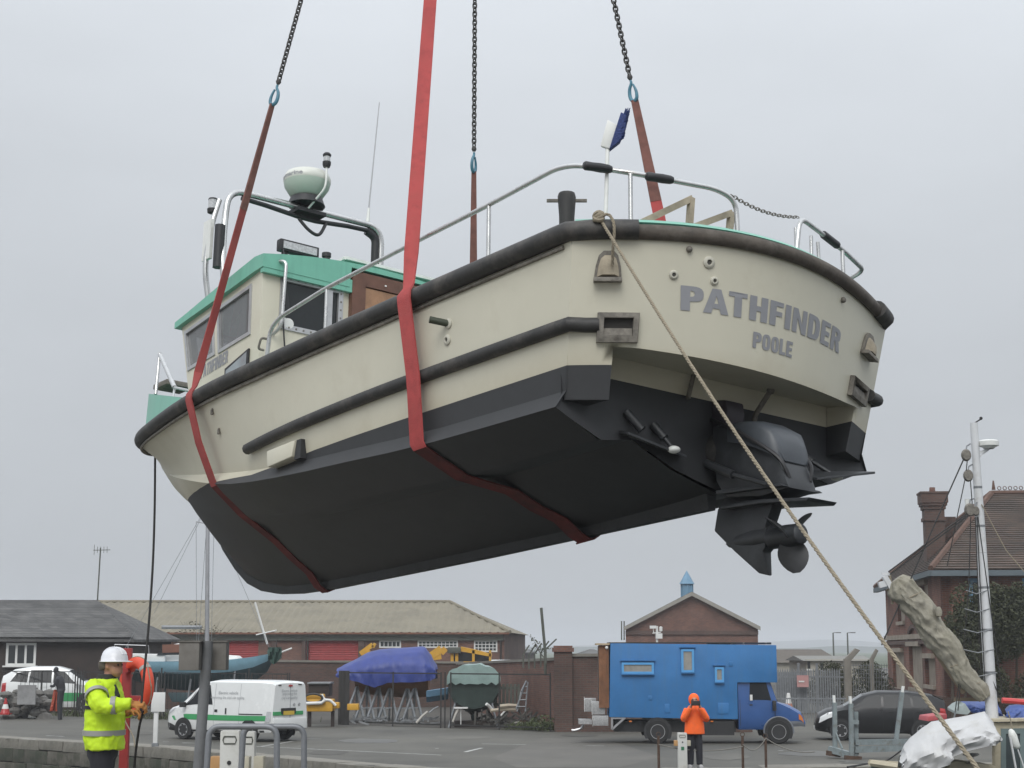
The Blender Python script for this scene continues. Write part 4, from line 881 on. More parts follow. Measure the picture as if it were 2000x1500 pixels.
def surf_text(txt, y0, y1, z0, z1, name, gap=.09):
    b = MB(); x = 0; P = []
    for ch in txt:
        w, polys = glyph(ch); P += [[(px_ + x, py_) for px_, py_ in q] for q in polys]; x += w + gap - (.10 if ch in 'PA' and txt[0] == 'P' and len(txt) > 6 else 0)
    W_ = x - gap
    for q in P:
        n = len(q); pts = []
        for i in range(n):      # cut long edges so the paint follows the bowed transom
            a, c = q[i], q[(i + 1) % n]; k = 1 if len(q) > 4 else 3
            for j in range(k): pts.append((a[0] + (c[0] - a[0]) * j / k, a[1] + (c[1] - a[1]) * j / k))
        v3 = [on_transom(y0 + (y1 - y0) * px_ / W_ - .08 * (1 - py_) * (z1 - z0), z0 + (z1 - z0) * py_, .004)[0] for px_, py_ in pts]; b.add(v3, [tuple(range(len(v3)))])
    return b.build(name, m_letter, boat, fixn=False)
surf_text('PATHFINDER', .988, -.668, -.441, -.28, 'name_lettering'); surf_text('POOLE', .404, -.012, -.618, -.514, 'port_lettering', .07)
b = MB(); xx_ = 0
for ch in 'PATHFINDER':
    w_, po_ = glyph(ch)
    for q_ in po_: b.add([pside(6.02 - (px_ + xx_) / 6.4 * .56, .385 + py_ * .125 + .035 * (px_ + xx_) / 6.4) for px_, py_ in q_], [tuple(range(len(q_)))])
    xx_ += w_ + .08
b.build('name_lettering', m_letter, wh, fixn=False)
def scupper(y0, y1, z0, z1):
    e = empty('scupper'); e.parent = boat
    O = tquad(y0, y1, z0, z1, .0); b = MB()
    iy = .035 * (1 if y1 > y0 else -1)
    I = tquad(y0 + iy, y1 - iy, z0 + .045, z1 - .035, 0.); n = on_transom((y0 + y1) / 2, z0)[1]
    for k in range(4):
        q = [O[k], O[(k + 1) % 4], I[(k + 1) % 4], I[k]]; b.prism(q, n * .04)
    b.build('flange', m_bronze, e, bevel=.004)
    b = MB(); dk = [p + n * .006 for p in I]; b.add(dk, [(0, 1, 2, 3)]); b.build('mouth', mat('scupper_dark', (.03, .028, .025), .8), e)
    b = MB(); b.prism([I[0] + n * .008, I[1] + n * .008, I[1] + n * .03 + Vector((0, 0, .0)), I[0] + n * .03], Vector((0, 0, .05))); b.build('lip', m_bronze, e)
scupper(1.455, 1.225, -.672, -.478); scupper(-.98, -1.365, -.668, -.523)
def fairlead(y0, y1, z0, z1, tilt=0):
    e = empty('stern_fairlead'); e.parent = boat; ym = (y0 + y1) / 2; w = (y1 - y0) / 2; n = on_transom(ym, (z0 + z1) / 2)[1]
    shp = [(-1, 0), (-.9, .5), (-.72, .85), (-.4, 1), (.3, 1), (.62, .85), (.85, .5), (1, 0)]
    P = [on_transom(ym + w * a, z0 + (z1 - z0) * b_)[0] for a, b_ in shp]; b = MB(); b.prism(P, n * .025); b.build('flange', m_bronze, e, bevel=.005)
    P = [on_transom(ym + w * a * .78, z0 + .03 + (z1 - z0 - .06) * b_, .024)[0] for a, b_ in shp]; b = MB(); b.loft([P, [p * .55 + (sum(P, Vector()) / len(P)) * .45 + n * .035 - Vector((0, 0, .03)) for p in P]]); b.build('cheek', m_batten, e, smooth=60)
    P = [on_transom(ym + w * a, z0 - .005)[0] for a in (-1, 1)]; b = MB(); b.prism([P[0], P[1], P[1] + n * .07, P[0] + n * .07], Vector((0, 0, .03))); b.build('sill', m_bronze, e, bevel=.004)
fairlead(1.485, 1.335, -.276, -.075); fairlead(-1.10, -1.365, -.318, -.15)
def skin_fitting(p, n, r, name='skin_fitting', pipe=0):
    e = empty(name); e.parent = boat; M = n.to_track_quat('Z', 'Y').to_matrix().to_4x4(); M.translation = p
    b = MB(); b.lathe([(r, 0), (r * .98, .008), (r * .7, .016), (r * .46, .016), (r * .4, .006), (0, .006)], 18).xf(M); b.build('flange', mat('fitting_cream', (.50, .485, .41), .5, var=.1), e, smooth=40)
    b = MB(); b.lathe([(0, .0075), (r * .4, .0075)], 14).xf(M); b.build('bore', mat('bore_grey', (.07, .068, .06), .7), e)
    return e
for y, z, r in ((.815, -.113, .042), (1.038, -.216, .032), (.764, -.229, .03)):
    p, n = on_transom(y, z); skin_fitting(p, n, r)
for y, z in ((.956, -.042), (-.59, -.076)):
    p, n = on_transom(y, z); b = MB(); b.sphere(p + n * .01, .022, 8); b.build('bolt_head', m_bronze, boat, smooth=60)
p = Vector((1.43, side_y(1.43, -.35), -.35)); skin_fitting(p, Vector((0, 1, -.08)).normalized(), .04)
p = Vector((1.40, side_y(1.42, -.235), -.235)); e = skin_fitting(p, Vector((0, 1, -.08)).normalized(), .04)
b = MB(); b.tube([p, p + Vector((.06, .13, .02))], .026, 10); b.build('pipe_stub', mat('green_hose', (.05, .06, .04), .6), e, smooth=50)
for (x, z) in ((5.3, -.12), (5.27, -.3)):
    b = MB(); y = side_y(x, z); b.box((x, y + .008, z), (.035, .02, .05)); b.box((x - .02, y + .012, z + .02), (.012, .03, .02)); b.build('anode_stud', m_bronze, boat, bevel=.004)
# white box and wedge under the lower strake near the bow
bx = empty('fender_block'); bx.parent = boat; ysd = side_y(3.85, -.78)
b = MB(); b.prism([(4.08, ysd - .03, -.855), (3.66, ysd - .02, -.835), (3.62, ysd - .02, -.70), (4.10, ysd - .03, -.71)], (0, .11, 0)); b.build('block', m_cream, bx, bevel=.012)
b = MB(); b.prism([(3.65, ysd - .02, -.86), (3.55, ysd - .02, -.86), (3.55, ysd - .02, -.70), (3.62, ysd - .02, -.70)], (0, .09, 0)); b.build('dark_wedge', m_foul, bx)
b = MB(); b.prism([(3.54, ysd - .02, -.84), (3.46, ysd - .02, -.835), (3.46, ysd - .02, -.66), (3.54, ysd - .02, -.665)], (0, .03, 0)); b.build('bare_patch', mat('ochre_wood', (.5, .4, .2), .7), bx)
# ------------------------------------------------------------------ outdrive, propeller, trim tabs
od = empty('outdrive'); od.parent = boat
def slab(name, prof, w, mt, parent, bevel=.02, taper=None):
    """profile in x,z extruded symmetric about y=0 with softened edges; taper scales width at low z"""
    b = MB(); a = [(x, w, z) for x, z in prof]
    b.prism(a, (0, -2 * w, 0))
    if taper:
        zt, zb, k = taper
        b.v = [(x, y * (1 - (1 - k) * min(1, max(0, (zt - z) / (zt - zb)))), z) for x, y, z in b.v]
    return b.build(name, mt, parent, bevel=bevel, smooth=45)
m_leg = mat('outdrive_paint', (.026, .028, .031), .45, var=.25, vscale=6, dirt=(.05, .055, .06), dscale=5)
m_cowl = mat('cowl_paint', (.05, .057, .066), .42, var=.15, vscale=6)
slab('upper_housing', [(.17, -1.0), (-.1, -1.05), (-.34, -1.13), (-.45, -1.3), (-.52, -1.46), (-.57, -1.58), (-.3, -1.6), (.05, -1.56), (.14, -1.42)], .15, m_leg, od, .05)
b = MB(); rings = []
for x, zt, zb, w in ((.12, -1.03, -1.12, .09), (.0, -1.02, -1.16, .15), (-.15, -1.03, -1.2, .18), (-.3, -1.06, -1.26, .185), (-.42, -1.13, -1.32, .175), (-.475, -1.24, -1.36, .15), (-.49, -1.33, -1.37, .10)):
    rings.append([Vector((x, w, zb)), Vector((x, w, zt - .05)), Vector((x, w * .85, zt - .012)), Vector((x, w * .5, zt)), Vector((x, -w * .5, zt)), Vector((x, -w * .85, zt - .012)), Vector((x, -w, zt - .05)), Vector((x, -w, zb))])
b.loft(rings); b.build('cowl', m_cowl, od, smooth=45)
slab('bracket', [(.22, -.80), (.06, -.83), (.05, -.92), (.1, -1.05), (.22, -1.08)], .09, mat('bracket_purple', (.035, .028, .036), .5), od, .02)
b = MB(); b.tube([(.22, 0, -1.2), (.12, 0, -1.2), (.06, 0, -1.22)], .13, 16, rs=[.17, .15, .13]); b.build('bellows', m_rub, od, smooth=50)
slab('cavitation_plate', [(.10, -1.60), (-.3, -1.612), (-.73, -1.665), (-.70, -1.685), (-.3, -1.64), (.10, -1.625)], .14, m_leg, od, .005)
b = MB(); b.prism([(.08, .2, -1.5), (-.52, .19, -1.545), (-.55, .19, -1.565), (.08, .2, -1.53)], (0, -.4, 0)); b.build('splash_plate', m_leg, od, bevel=.008)
slab('leg', [(.13, -1.52), (.21, -1.60), (.25, -1.75), (.06, -1.92), (-.13, -2.09), (-.235, -2.12), (-.205, -1.95), (-.23, -1.93), (-.25, -1.77), (-.33, -1.62)], .055, m_leg, od, .02, taper=(-1.9, -2.1, .25))
b = MB(); b.lathe([(0, .2), (.03, .16), (.06, .05), (.072, -.1), (.07, -.25), (0, -.25)], 18, (-.01, 0, -1.845), 'x'); b.build('gearcase', m_leg, od, smooth=50)
pr_ = empty('propeller'); pr_.parent = boat
b = MB(); b.lathe([(0, -.25), (.062, -.25), (.066, -.4), (.06, -.52), (.045, -.535), (0, -.535)], 20, (.0, 0, -1.865), 'x'); b.v = [(x, y * 1.18, -1.865 + (z + 1.865) * 1.18) for x, y, z in b.v]; b.build('hub', m_leg, pr_, smooth=45)
def blade():
    b = MB(); n = 9; rings = []
    for i in range(n):
        t = i / (n - 1); r = .05 + .205 * t; c = .098 * (math.sin(math.pi * (.18 + .80 * t)) ** .6) + .006; pit = R_(50 - 26 * t); rows = []
        for k in (-1, -.6, 0, .6, 1):
            th = .006 * (1 - abs(k)) + .002
            s = c * k + .012 * t; rows.append((s, th))
        up = [Vector((math.cos(pit) * s * -1, math.sin(pit) * s, r)) + Vector((math.sin(pit) * th, math.cos(pit) * th, 0)) for s, th in rows]
        dn = [Vector((math.cos(pit) * s * -1, math.sin(pit) * s, r)) - Vector((math.sin(pit) * th, math.cos(pit) * th, 0)) for s, th in rows[::-1]]
        rings.append(up + dn)
    b.loft(rings); return b
src = blade().build('blade', mat('prop_paint', (.03, .031, .033), .4, var=.25), pr_, smooth=50); src.location = (-.42, 0, -1.865); src.rotation_euler = (R_(172), 0, 0)
for a in (52, 292): inst(src, 'blade', pr_, (-.42, 0, -1.865), (R_(a), 0, 0))
for sd in (1, -1):
    b = MB(); b.tube([(.2, .17 * sd, -1.28), (-.1, .2 * sd, -1.42)], .03, 10); b.tube([(-.1, .2 * sd, -1.42), (-.42, .2 * sd, -1.54)], .016, 8); b.build('trim_ram', m_leg, od, smooth=50)
    b = MB(); b.tube(bez([(.2, .1 * sd, -.95), (-.2, .2 * sd, -1.15), (-.48, .16 * sd, -1.35), (-.53, .1 * sd, -1.5)]), .014, 6); b.build('hose', m_blackp, od, smooth=60)
for sd in (1, -1):
    tt = empty('trim_tab'); tt.parent = boat
    b = MB(); P = [(.19, .42 * sd, -1.27), (.19, (1.0 if sd > 0 else 1.12) * sd, -1.19), (.09 if sd > 0 else -.24, (1.0 if sd > 0 else 1.14) * sd, -1.22 if sd > 0 else -1.25), (.07 if sd > 0 else -.26, .48 * sd, -1.31 if sd > 0 else -1.39)]; b.prism(P, (0, 0, .018)); b.build('plate', m_leg, tt, bevel=.004)
    b = MB(); a = Vector((.19, .68, -1.08)) if sd > 0 else Vector((.19, -.62, -1.02)); c = Vector((.07, .60, -1.27)) if sd > 0 else Vector((-.13, -.84, -1.30)); b.tube([a, a * .45 + c * .55], .032, 10); b.tube([a * .45 + c * .55, c], .016, 8); b.build('ram', m_leg, tt, smooth=50)
    if sd > 0: b = MB(); b.tube([(.19, .93, -1.03), (.12, .85, -1.16)], .032, 10); b.build('ram', m_leg, tt, smooth=50)
    b = MB(); b.sphere(c + Vector((0, 0, .0)), .045, 8, 1, 1, .6); b.build('ram_foot', m_whitep, tt, smooth=60)
b = MB(); b.tube([(.16, .29, -.6), (.16, .37, -.85)], .017, 8); b.sphere((.15, .29, -.61), .028, 8); b.build('steering_rod', m_bronze, od, smooth=60)
b = MB(); b.tube([(.02, -.33, -.70), (.15, -.30, -.86), (.18, -.28, -1.05)], .02, 8); b.sphere((.02, -.33, -.70), .03, 8); b.build('steering_rod', m_bronze, od, smooth=60)
# ================================================================== slings, chains, ropes
APEX = D(934, -1255, 15.2)
def px_of(p):
    d = p - CAM; z = d.dot(_fw); return Vector((1000 + F_PX * d.x / z, 750 - F_PX * d.dot(_up) / z))
A2 = px_of(APEX)
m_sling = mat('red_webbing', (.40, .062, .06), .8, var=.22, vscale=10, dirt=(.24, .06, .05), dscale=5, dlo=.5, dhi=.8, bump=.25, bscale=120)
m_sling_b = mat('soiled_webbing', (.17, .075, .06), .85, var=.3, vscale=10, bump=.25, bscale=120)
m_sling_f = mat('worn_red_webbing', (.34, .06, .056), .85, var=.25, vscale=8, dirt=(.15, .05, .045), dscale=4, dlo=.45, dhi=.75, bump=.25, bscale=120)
m_sling_u = mat('shaded_webbing', (.13, .028, .026), .9, var=.35, vscale=9, dirt=(.05, .02, .02), dscale=4, dlo=.45, dhi=.75, bump=.25, bscale=120)  # red webbing with the under-hull shade put into its colour
m_chain = mat('chain_steel', (.075, .072, .07), .55, metal=.4, var=.3, vscale=20)
m_hook = mat('hook_blue', (.075, .20, .27), .5, var=.25, vscale=16)
def anchor_x(ysign, u, v, x0=.5, x1=8):
    """station on the gunwale whose line to the crane hook passes the pixel"""
    best = None
    for x in np.linspace(x0, x1, 400):
        p = BW(x, ysign * (SHEER(x)[0] + .09), SHEER(x)[1] + .08); q = px_of(p); d = (A2 - q).normalized(); e = abs((u - q.x) * d.y - (v - q.y) * d.x)
        if best is None or e < best[0]: best = (e, x)
    return best[1]
def ribbon(path, widths, thick, fwd):
    """flat strap: path points, half width along fwd"""
    b = MB(); rings = []; P = [Vector(p) for p in path]
    for i, p in enumerate(P):
        t = (P[min(i + 1, len(P) - 1)] - P[max(i - 1, 0)]).normalized(); f = fwd - t * fwd.dot(t); f.normalize(); n = t.cross(f); w = widths[i]
        rings.append([p + f * w + n * thick, p + f * w - n * thick, p - f * w - n * thick, p - f * w + n * thick])
    b.loft(rings); return b
def under_path(x, sd):
    """outside of the hull from gunwale to keel at station x: the strap bears on strakes, chine and keel only"""
    s = section(x); yg, zg = SHEER(x)
    pts = [(yg + .05, zg + .16), (yg + .098, zg + .09), (yg + .103, zg + .03)]
    if x < 4.5: pts.append((side_y(x, -.56) + .078, -.56))
    else: pts.append(((yg + .1) * .5 + (s[7][0] + .012) * .5 + .02, zg * .5 + s[7][1] * .5))
    pts += [(s[7][0] + .012, s[7][1] + .02), (s[7][0] - .01, s[7][1] - .02)] + [(y, z - .014) for y, z in (s[8], s[11], s[12], s[13])] + [(.09, -1.585 if x < 5 else -1.57), (.0, -1.625 if x < 5.2 else -1.615)]
    return [(x, y * sd, z) for y, z in pts]
legs = {}
for name, key, lab in (('lifting_sling', 'aft', 'wide bright red lifting sling under the stern half of the workboat'), ('lifting_sling', 'fwd', 'darker red lifting sling under the bow, crossing the wheelhouse side windows')):
    root = empty('lifting_sling', label=lab, cat='sling', group='slings under the workboat')
    if key == 'aft': xp, xs_ = anchor_x(1, 812, 300), anchor_x(-1, 1243, 200)
    else: xp, xs_ = anchor_x(1, 530, 200), anchor_x(-1, 930, 310)
    xb = 1.72 if key == 'aft' else 5.55
    fwd = BR @ Vector((1, 0, 0)); hw = .082 if key == 'aft' else .056; lw = .056 if key == 'aft' else .042
    for sd, xg in ((1, xp), (-1, xs_)):
        un = []; k = len(under_path(xg, sd))
        for i in range(k): un.append(BW(*under_path(max(.2, xg + (xb - xg) * (i / (k - 1))), sd)[i]))
        d = (APEX - un[0]).normalized()
        vt = {('aft', 1): -520, ('aft', -1): 196, ('fwd', 1): 205, ('fwd', -1): 335}[(key, sd)]      # picture height of the hook
        t = .1
        while px_of(un[0] + d * t).y > vt and t < 12: t += .01
        end = un[0] + d * t; mid = un[0] + d * t * (.62 if key == 'fwd' or sd < 0 else .56)
        f2 = Vector((1, 0, 0)) if key == 'aft' or sd < 0 else (fwd * .4 + Vector((.5, 0, 0))); f2 = f2 if f2.dot(fwd) > 0 else -f2
        if fwd.x < 0 and f2.x > 0: f2 = -f2
        pa = [mid, un[0] + d * t * .4, un[0] + d * t * .15, un[0] + d * t * .05] + un
        fl = [f2, f2, f2, (f2 * .6 + fwd * .4)] + [fwd] * len(un); wl = [lw * .92, lw * .96, lw, lw * 1.05, lw * 1.2] + [hw] * (len(un) - 1)
        rings = []
        for i, p in enumerate(pa):
            tg = (pa[min(i + 1, len(pa) - 1)] - pa[max(i - 1, 0)]).normalized(); f = fl[i] - tg * fl[i].dot(tg); f.normalize(); nn = tg.cross(f) * .006; w = wl[i]
            rings.append([p + f * w + nn, p + f * w - nn, p - f * w - nn, p - f * w + nn])
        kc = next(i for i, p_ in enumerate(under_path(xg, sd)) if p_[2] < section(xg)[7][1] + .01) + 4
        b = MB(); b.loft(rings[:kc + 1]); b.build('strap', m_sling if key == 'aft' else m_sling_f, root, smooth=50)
        b = MB(); b.loft(rings[kc:]); b.build('belly_strap', m_sling_u, root, smooth=50)  # same strap below the chine, darker colour paints the hull's shade
        ribbon([end, mid], [lw * (.6 if not (key == 'aft' and sd > 0) else .92), lw * .92], .010, f2).build('eye_strap', m_sling_b, root, smooth=50)
        legs[(key, sd)] = (end, d)
clm = link_mesh(.062, .043, .0082, 6, 14).build('link', m_chain, None, smooth=60); cmesh = clm.data; bpy.data.objects.remove(clm)
for key, lab in ((('fwd', 1), 'leftmost lifting chain, above the bow sling beside the radar'), (('fwd', -1), 'middle lifting chain, hanging straight down in the centre of the sky'), (('aft', -1), 'rightmost lifting chain with a blue hook above the stern')):
    end, d = legs[key]; root = empty('lifting_chain', label=lab, cat='chain', group='crane chains above the workboat')
    M = d.to_track_quat('Z', 'X').to_matrix().to_4x4(); M.translation = end
    b = MB(); hp = [(.0, 0, .33), (0, 0, .28), (-.055, 0, .2), (-.075, 0, .1), (-.055, 0, .02), (0, 0, -.01), (.05, 0, .02), (.066, 0, .1), (.055, 0, .18), (.03, 0, .25)]
    b.tube(bez(hp, 4), .02, 8, rs=[.018 + .012 * math.sin(math.pi * min(1, i / 34)) for i in range(37)]); b.xf(M @ Matrix.Rotation(-.5, 4, 'Z') @ Matrix.Scale(.6, 4)).build('hook', m_hook, root, smooth=60)
    b = MB(); b.tube([(0, 0, .34), (0, 0, .38), (0, 0, .43)], .035, 10, rs=[.025, .045, .03]); b.xf(M @ Matrix.Scale(.6, 4)).build('coupling', m_chain, root, smooth=50)
    st = end + d * .25; L = 0
    while px_of(st + d * L).y > -520: L += .02
    chain_along([st, st + d * (L + .1)], root, cmesh, .0435)
m_rope = mat('tan_rope', (.27, .232, .17), .9, var=.25, vscale=60, bump=.3, bscale=200)
def rope(path, r, lay=.09, n=3):
    """three-strand laid rope"""
    P = [Vector(p) for p in path]; b = MB(); s = [0]
    for i in range(1, len(P)): s.append(s[-1] + (P[i] - P[i - 1]).length)
    tot = s[-1]; k = max(8, int(tot / (lay / 7)))
    def at(x):
        i = int(np.searchsorted(s, x)); i = min(max(i, 1), len(P) - 1); t = (x - s[i - 1]) / max(1e-9, s[i] - s[i - 1]); return P[i - 1].lerp(P[i], t), (P[i] - P[i - 1]).normalized()
    for j in range(n):
        pts = []
        for i in range(k + 1):
            x = tot * i / k; p, t = at(x); ref = Vector((0, 0, 1)) if abs(t.z) < .9 else Vector((1, 0, 0)); q = t.cross(ref).normalized(); u = q.cross(t); a = 2 * math.pi * (x / lay + j / n)
            pts.append(p + (q * math.cos(a) + u * math.sin(a)) * r * .52)
        b.tube(pts, r * .56, 5)
    return b
# stern line: made fast at the port quarter, led down to the right
knot = BW(*(Vector((xt(1.4, .06) - .1, 1.38, .16))))
stern_end = D(1925, 1522, 7.3)
r0 = D(1172, 428, knot.y); cross = BW(*(on_transom(1.25, -.05)[0] + Vector((-.13, 0, 0))))
rp = empty('mooring_line', label='tan rope running from the boat stern down to the bottom right corner', cat='rope')
line = [r0]
for i in range(1, 25):
    t = i / 24; p = r0.lerp(stern_end, t); p.z -= .10 * math.sin(math.pi * t); line.append(p)
rope(line, .0108).build('rope', m_rope, rp, smooth=60)
lp = [D(1172, 428, r0.y - .02), D(1185, 418, r0.y - .03), D(1196, 428, r0.y - .05), D(1200, 450, r0.y - .06), D(1197, 485, r0.y - .05), D(1196, 520, r0.y)]
rope(bez(lp, 4), .0108).build('loop', m_rope, rp, smooth=60)
b = MB(); c = r0
for k in range(4):
    pts = [c + Vector((.03 * math.cos(a) - .01, -.02 + .025 * math.sin(a) + .008 * k, .022 * math.sin(a + k) + .008 * k)) for a in np.linspace(0, 6.0, 12)]; b.tube(pts, .013, 6)
b.build('knot', m_rope, rp, smooth=60)
# deck broom lashed upright to the stern rail
br = empty('deck_broom', label='white handled deck broom with blue bristles standing at the stern rail', cat='broom')
h0, h1 = BW(*BL(1183, 418, 0, -.16)), BW(*BL(1187, 275, 0, -.16))
b = MB(); b.tube([h0, h1], .0145, 10); b.build('handle', m_whitep, br, smooth=60)
yb = h1.y
hd_ = [D(u, v, yb) for u, v in ((1172, 287), (1190, 293), (1205, 247), (1186, 236))]
b = MB(); b.prism([p - Vector((0, .03, 0)) for p in hd_], (.012, .07, .008)); b.build('head', m_whitep, br, bevel=.006)
b = MB(); b.prism([D(u, v, yb - .045) for u, v in ((1190, 291), (1204, 246), (1213, 218), (1223, 224), (1222, 252), (1212, 274))], (.0, .09, 0)); m_brist = mat('blue_bristle', (.03, .05, .16), .8, var=.35, vscale=40, bump=.6, bscale=90); b.build('bristle_block', m_brist, br, bevel=.008)
b = MB(); rnd = random.Random(3); o1, o2 = (1196, 284), (1208, 242)
m_brist = mat('blue_bristle', (.035, .055, .19), .7, var=.3, vscale=30)
for k in range(340):
    t = rnd.random(); dy = rnd.uniform(-.03, .045); a = D(o1[0] + (o2[0] - o1[0]) * t + 3 * rnd.random(), o1[1] + (o2[1] - o1[1]) * t, yb + dy)
    e = D(o1[0] + (o2[0] - o1[0]) * t + 18 + rnd.uniform(-4, 5), o1[1] + (o2[1] - o1[1]) * t - 13 - 15 * t + rnd.uniform(-4, 3), yb + dy * 1.5 + rnd.uniform(-.01, .01))
    b.tube([a, a.lerp(e, .55) + Vector((0, 0, -.004)), e], .0028, 4)
b.build('bristles', m_brist, br)
# ================================================================== vehicles
m_vwhite = mat('white_car_paint', (.70, .71, .70), .25, var=.03, coat=.5)
m_vblack = mat('black_car_paint', (.011, .011, .012), .3, var=.1, coat=.12, spec=.35)
m_cblue = mat('camper_blue', (.03, .155, .375), .5, var=.12, vscale=1.2, bump=.08, bscale=4, dirt=(.045, .15, .31), dscale=1.2, dlo=.5, dhi=.8, streak=True)
m_cabblue = mat('cab_blue', (.028, .085, .25), .3, var=.08, coat=.3)
m_glass = mat('car_glass', (.016, .018, .02), .14, var=0, spec=.18)
m_tyre = mat('tyre', (.018, .018, .018), .85, var=.2)
m_rim = mat('alloy_rim', (.42, .42, .43), .35, metal=.7, var=.1)
m_trim = mat('black_trim', (.02, .02, .021), .6, var=.15)
m_green = mat('green_stripe', (.045, .30, .105), .4, var=.05)
m_yplate = mat('yellow_plate', (.55, .38, .05), .5, var=.05)
m_redl = mat('red_lens', (.35, .02, .02), .2, var=.05)
m_orl = mat('amber_lens', (.55, .16, .03), .2, var=.05)
m_txt = mat('grey_livery_text', (.30, .31, .32), .5, var=0)
class Body:
    """car shell lofted from stations (x, z_bottom, z_belt, z_top, half width at belt, half width at roof)"""
    def __init__(s, st, crown=.03): s.st = st; s.xs = [a[0] for a in st]; s.crown = crown
    def sec(s, x):
        g = lambda k: float(np.interp(x, s.xs, [a[k] for a in s.st])); zb, zl, zt, w, wt = g(1), g(2), g(3), g(4), g(5)
        return [(w * .93, zb), (w * .985, zb + .1), (w, zb + (zl - zb) * .55), (w * .985, zl), (wt, zt - .05), (wt * .93, zt - .012), (wt * .55, zt + s.crown * .7), (0, zt + s.crown)]
    def S(s, x, t, sd=1, out=0):
        p = s.sec(x); i = min(int(t), len(p) - 2); f = t - i; y = p[i][0] + (p[i + 1][0] - p[i][0]) * f; z = p[i][1] + (p[i + 1][1] - p[i][1]) * f
        if out:
            dy, dz = p[i + 1][0] - p[i][0], p[i + 1][1] - p[i][1]; l = math.hypot(dy, dz) or 1; y += dz / l * out; z += -dy / l * out
        return Vector((x, y * sd, z))
    def shell(s, extra=()):
        b = MB(); xs = sorted(set(list(s.xs) + [a + (c - a) * k / 4 for a, c in zip(s.xs, s.xs[1:]) for k in (1, 2, 3)]))
        for sd in (1, -1): b.loft([[Vector((x, y * sd, z)) for y, z in s.sec(x)] for x in xs], cap=False, closed=False)
        for x in (xs[0], xs[-1]):
            q = s.sec(x); P = [(x, y, z) for y, z in q] + [(x, -y, z) for y, z in q[::-1][1:]]; b.add(P, [tuple(range(len(P)))])
        return b
    def patch(s, corners, sd=1, out=.006, n=5):
        """corners (x,t) bl, br, tr, tl on the side"""
        b = MB(); f = lambda a, c: s.S(*[(corners[0][k] * (1 - a) + corners[1][k] * a) * (1 - c) + (corners[3][k] * (1 - a) + corners[2][k] * a) * c for k in (0, 1)], sd, out)
        b.grid(f, list(np.linspace(0, 1, n + 1)), list(np.linspace(0, 1, n + 1))); return b
    def screen(s, x0, x1, t0=5.0, out=.006):
        b = MB(); b.grid(lambda x, t: s.S(x, 7 - abs(t), 1 if t >= 0 else -1, out), list(np.linspace(x0, x1, 6)), list(np.linspace(-(7 - t0), 7 - t0, 9))); return b
def wheel(parent, x, y, r, sd, w=.2, spokes=6, rimm=None):
    e = empty('wheel', (x, y, r)); e.parent = parent; s = sd
    b = MB(); b.lathe([(r * .62, -w / 2), (r * .93, -w / 2), (r, -w * .32), (r, w * .32), (r * .93, w / 2), (r * .62, w / 2)], 28, axis='y'); b.build('tyre', m_tyre, e, smooth=40)
    b = MB(); b.lathe([(r * .64, w * .46 * s), (r * .6, w * .38 * s), (r * .52, w * .2 * s), (0, w * .18 * s)], 24, axis='y')
    b.build('rim', mat('rim_shadow', (.12, .12, .12), .5, metal=.4) if spokes else (rimm or m_rim), e, smooth=40)
    b = MB()
    for k in range(max(spokes, 0)):
        a = 2 * math.pi * k / spokes; b.bar((0, w * .34 * s, 0), (math.cos(a) * r * .6, w * .40 * s, math.sin(a) * r * .6), r * .17, .03, (0, 1, 0))
    b.lathe([(r * .66, w * .49 * s), (r * .58, w * .50 * s), (r * .56, w * .42 * s)], 24, axis='y'); b.lathe([(0, w * .45 * s), (r * .16, w * .44 * s), (r * .18, w * .3 * s)], 12, axis='y')
    b.build('hub_cover', rimm or m_rim, e, smooth=40)
    b = MB(); R2 = r * 1.19; b.add([(math.cos(a) * R2, s * (w * .5 + .004 - .012), math.sin(a) * R2) for a in np.linspace(-.5, math.pi + .5, 20)], [tuple(range(20))]); b.build('wheel_arch', m_trim, e)
def decal(parent, body, name, corners, m, sd=1, out=.008): return body.patch(corners, sd, out, 6).build(name, m, parent)
def side_text(parent, txt, x0, z0, h, y, m, sd=1, off=0.):
    vs, fs = text_mesh(txt, h * 1.35, off, 1., 1.); b = MB(); b.add([(x0 - vx * sd, y, z0 + vy) for vx, vy in vs], fs); return b.build('livery_text', m, parent, fixn=False)
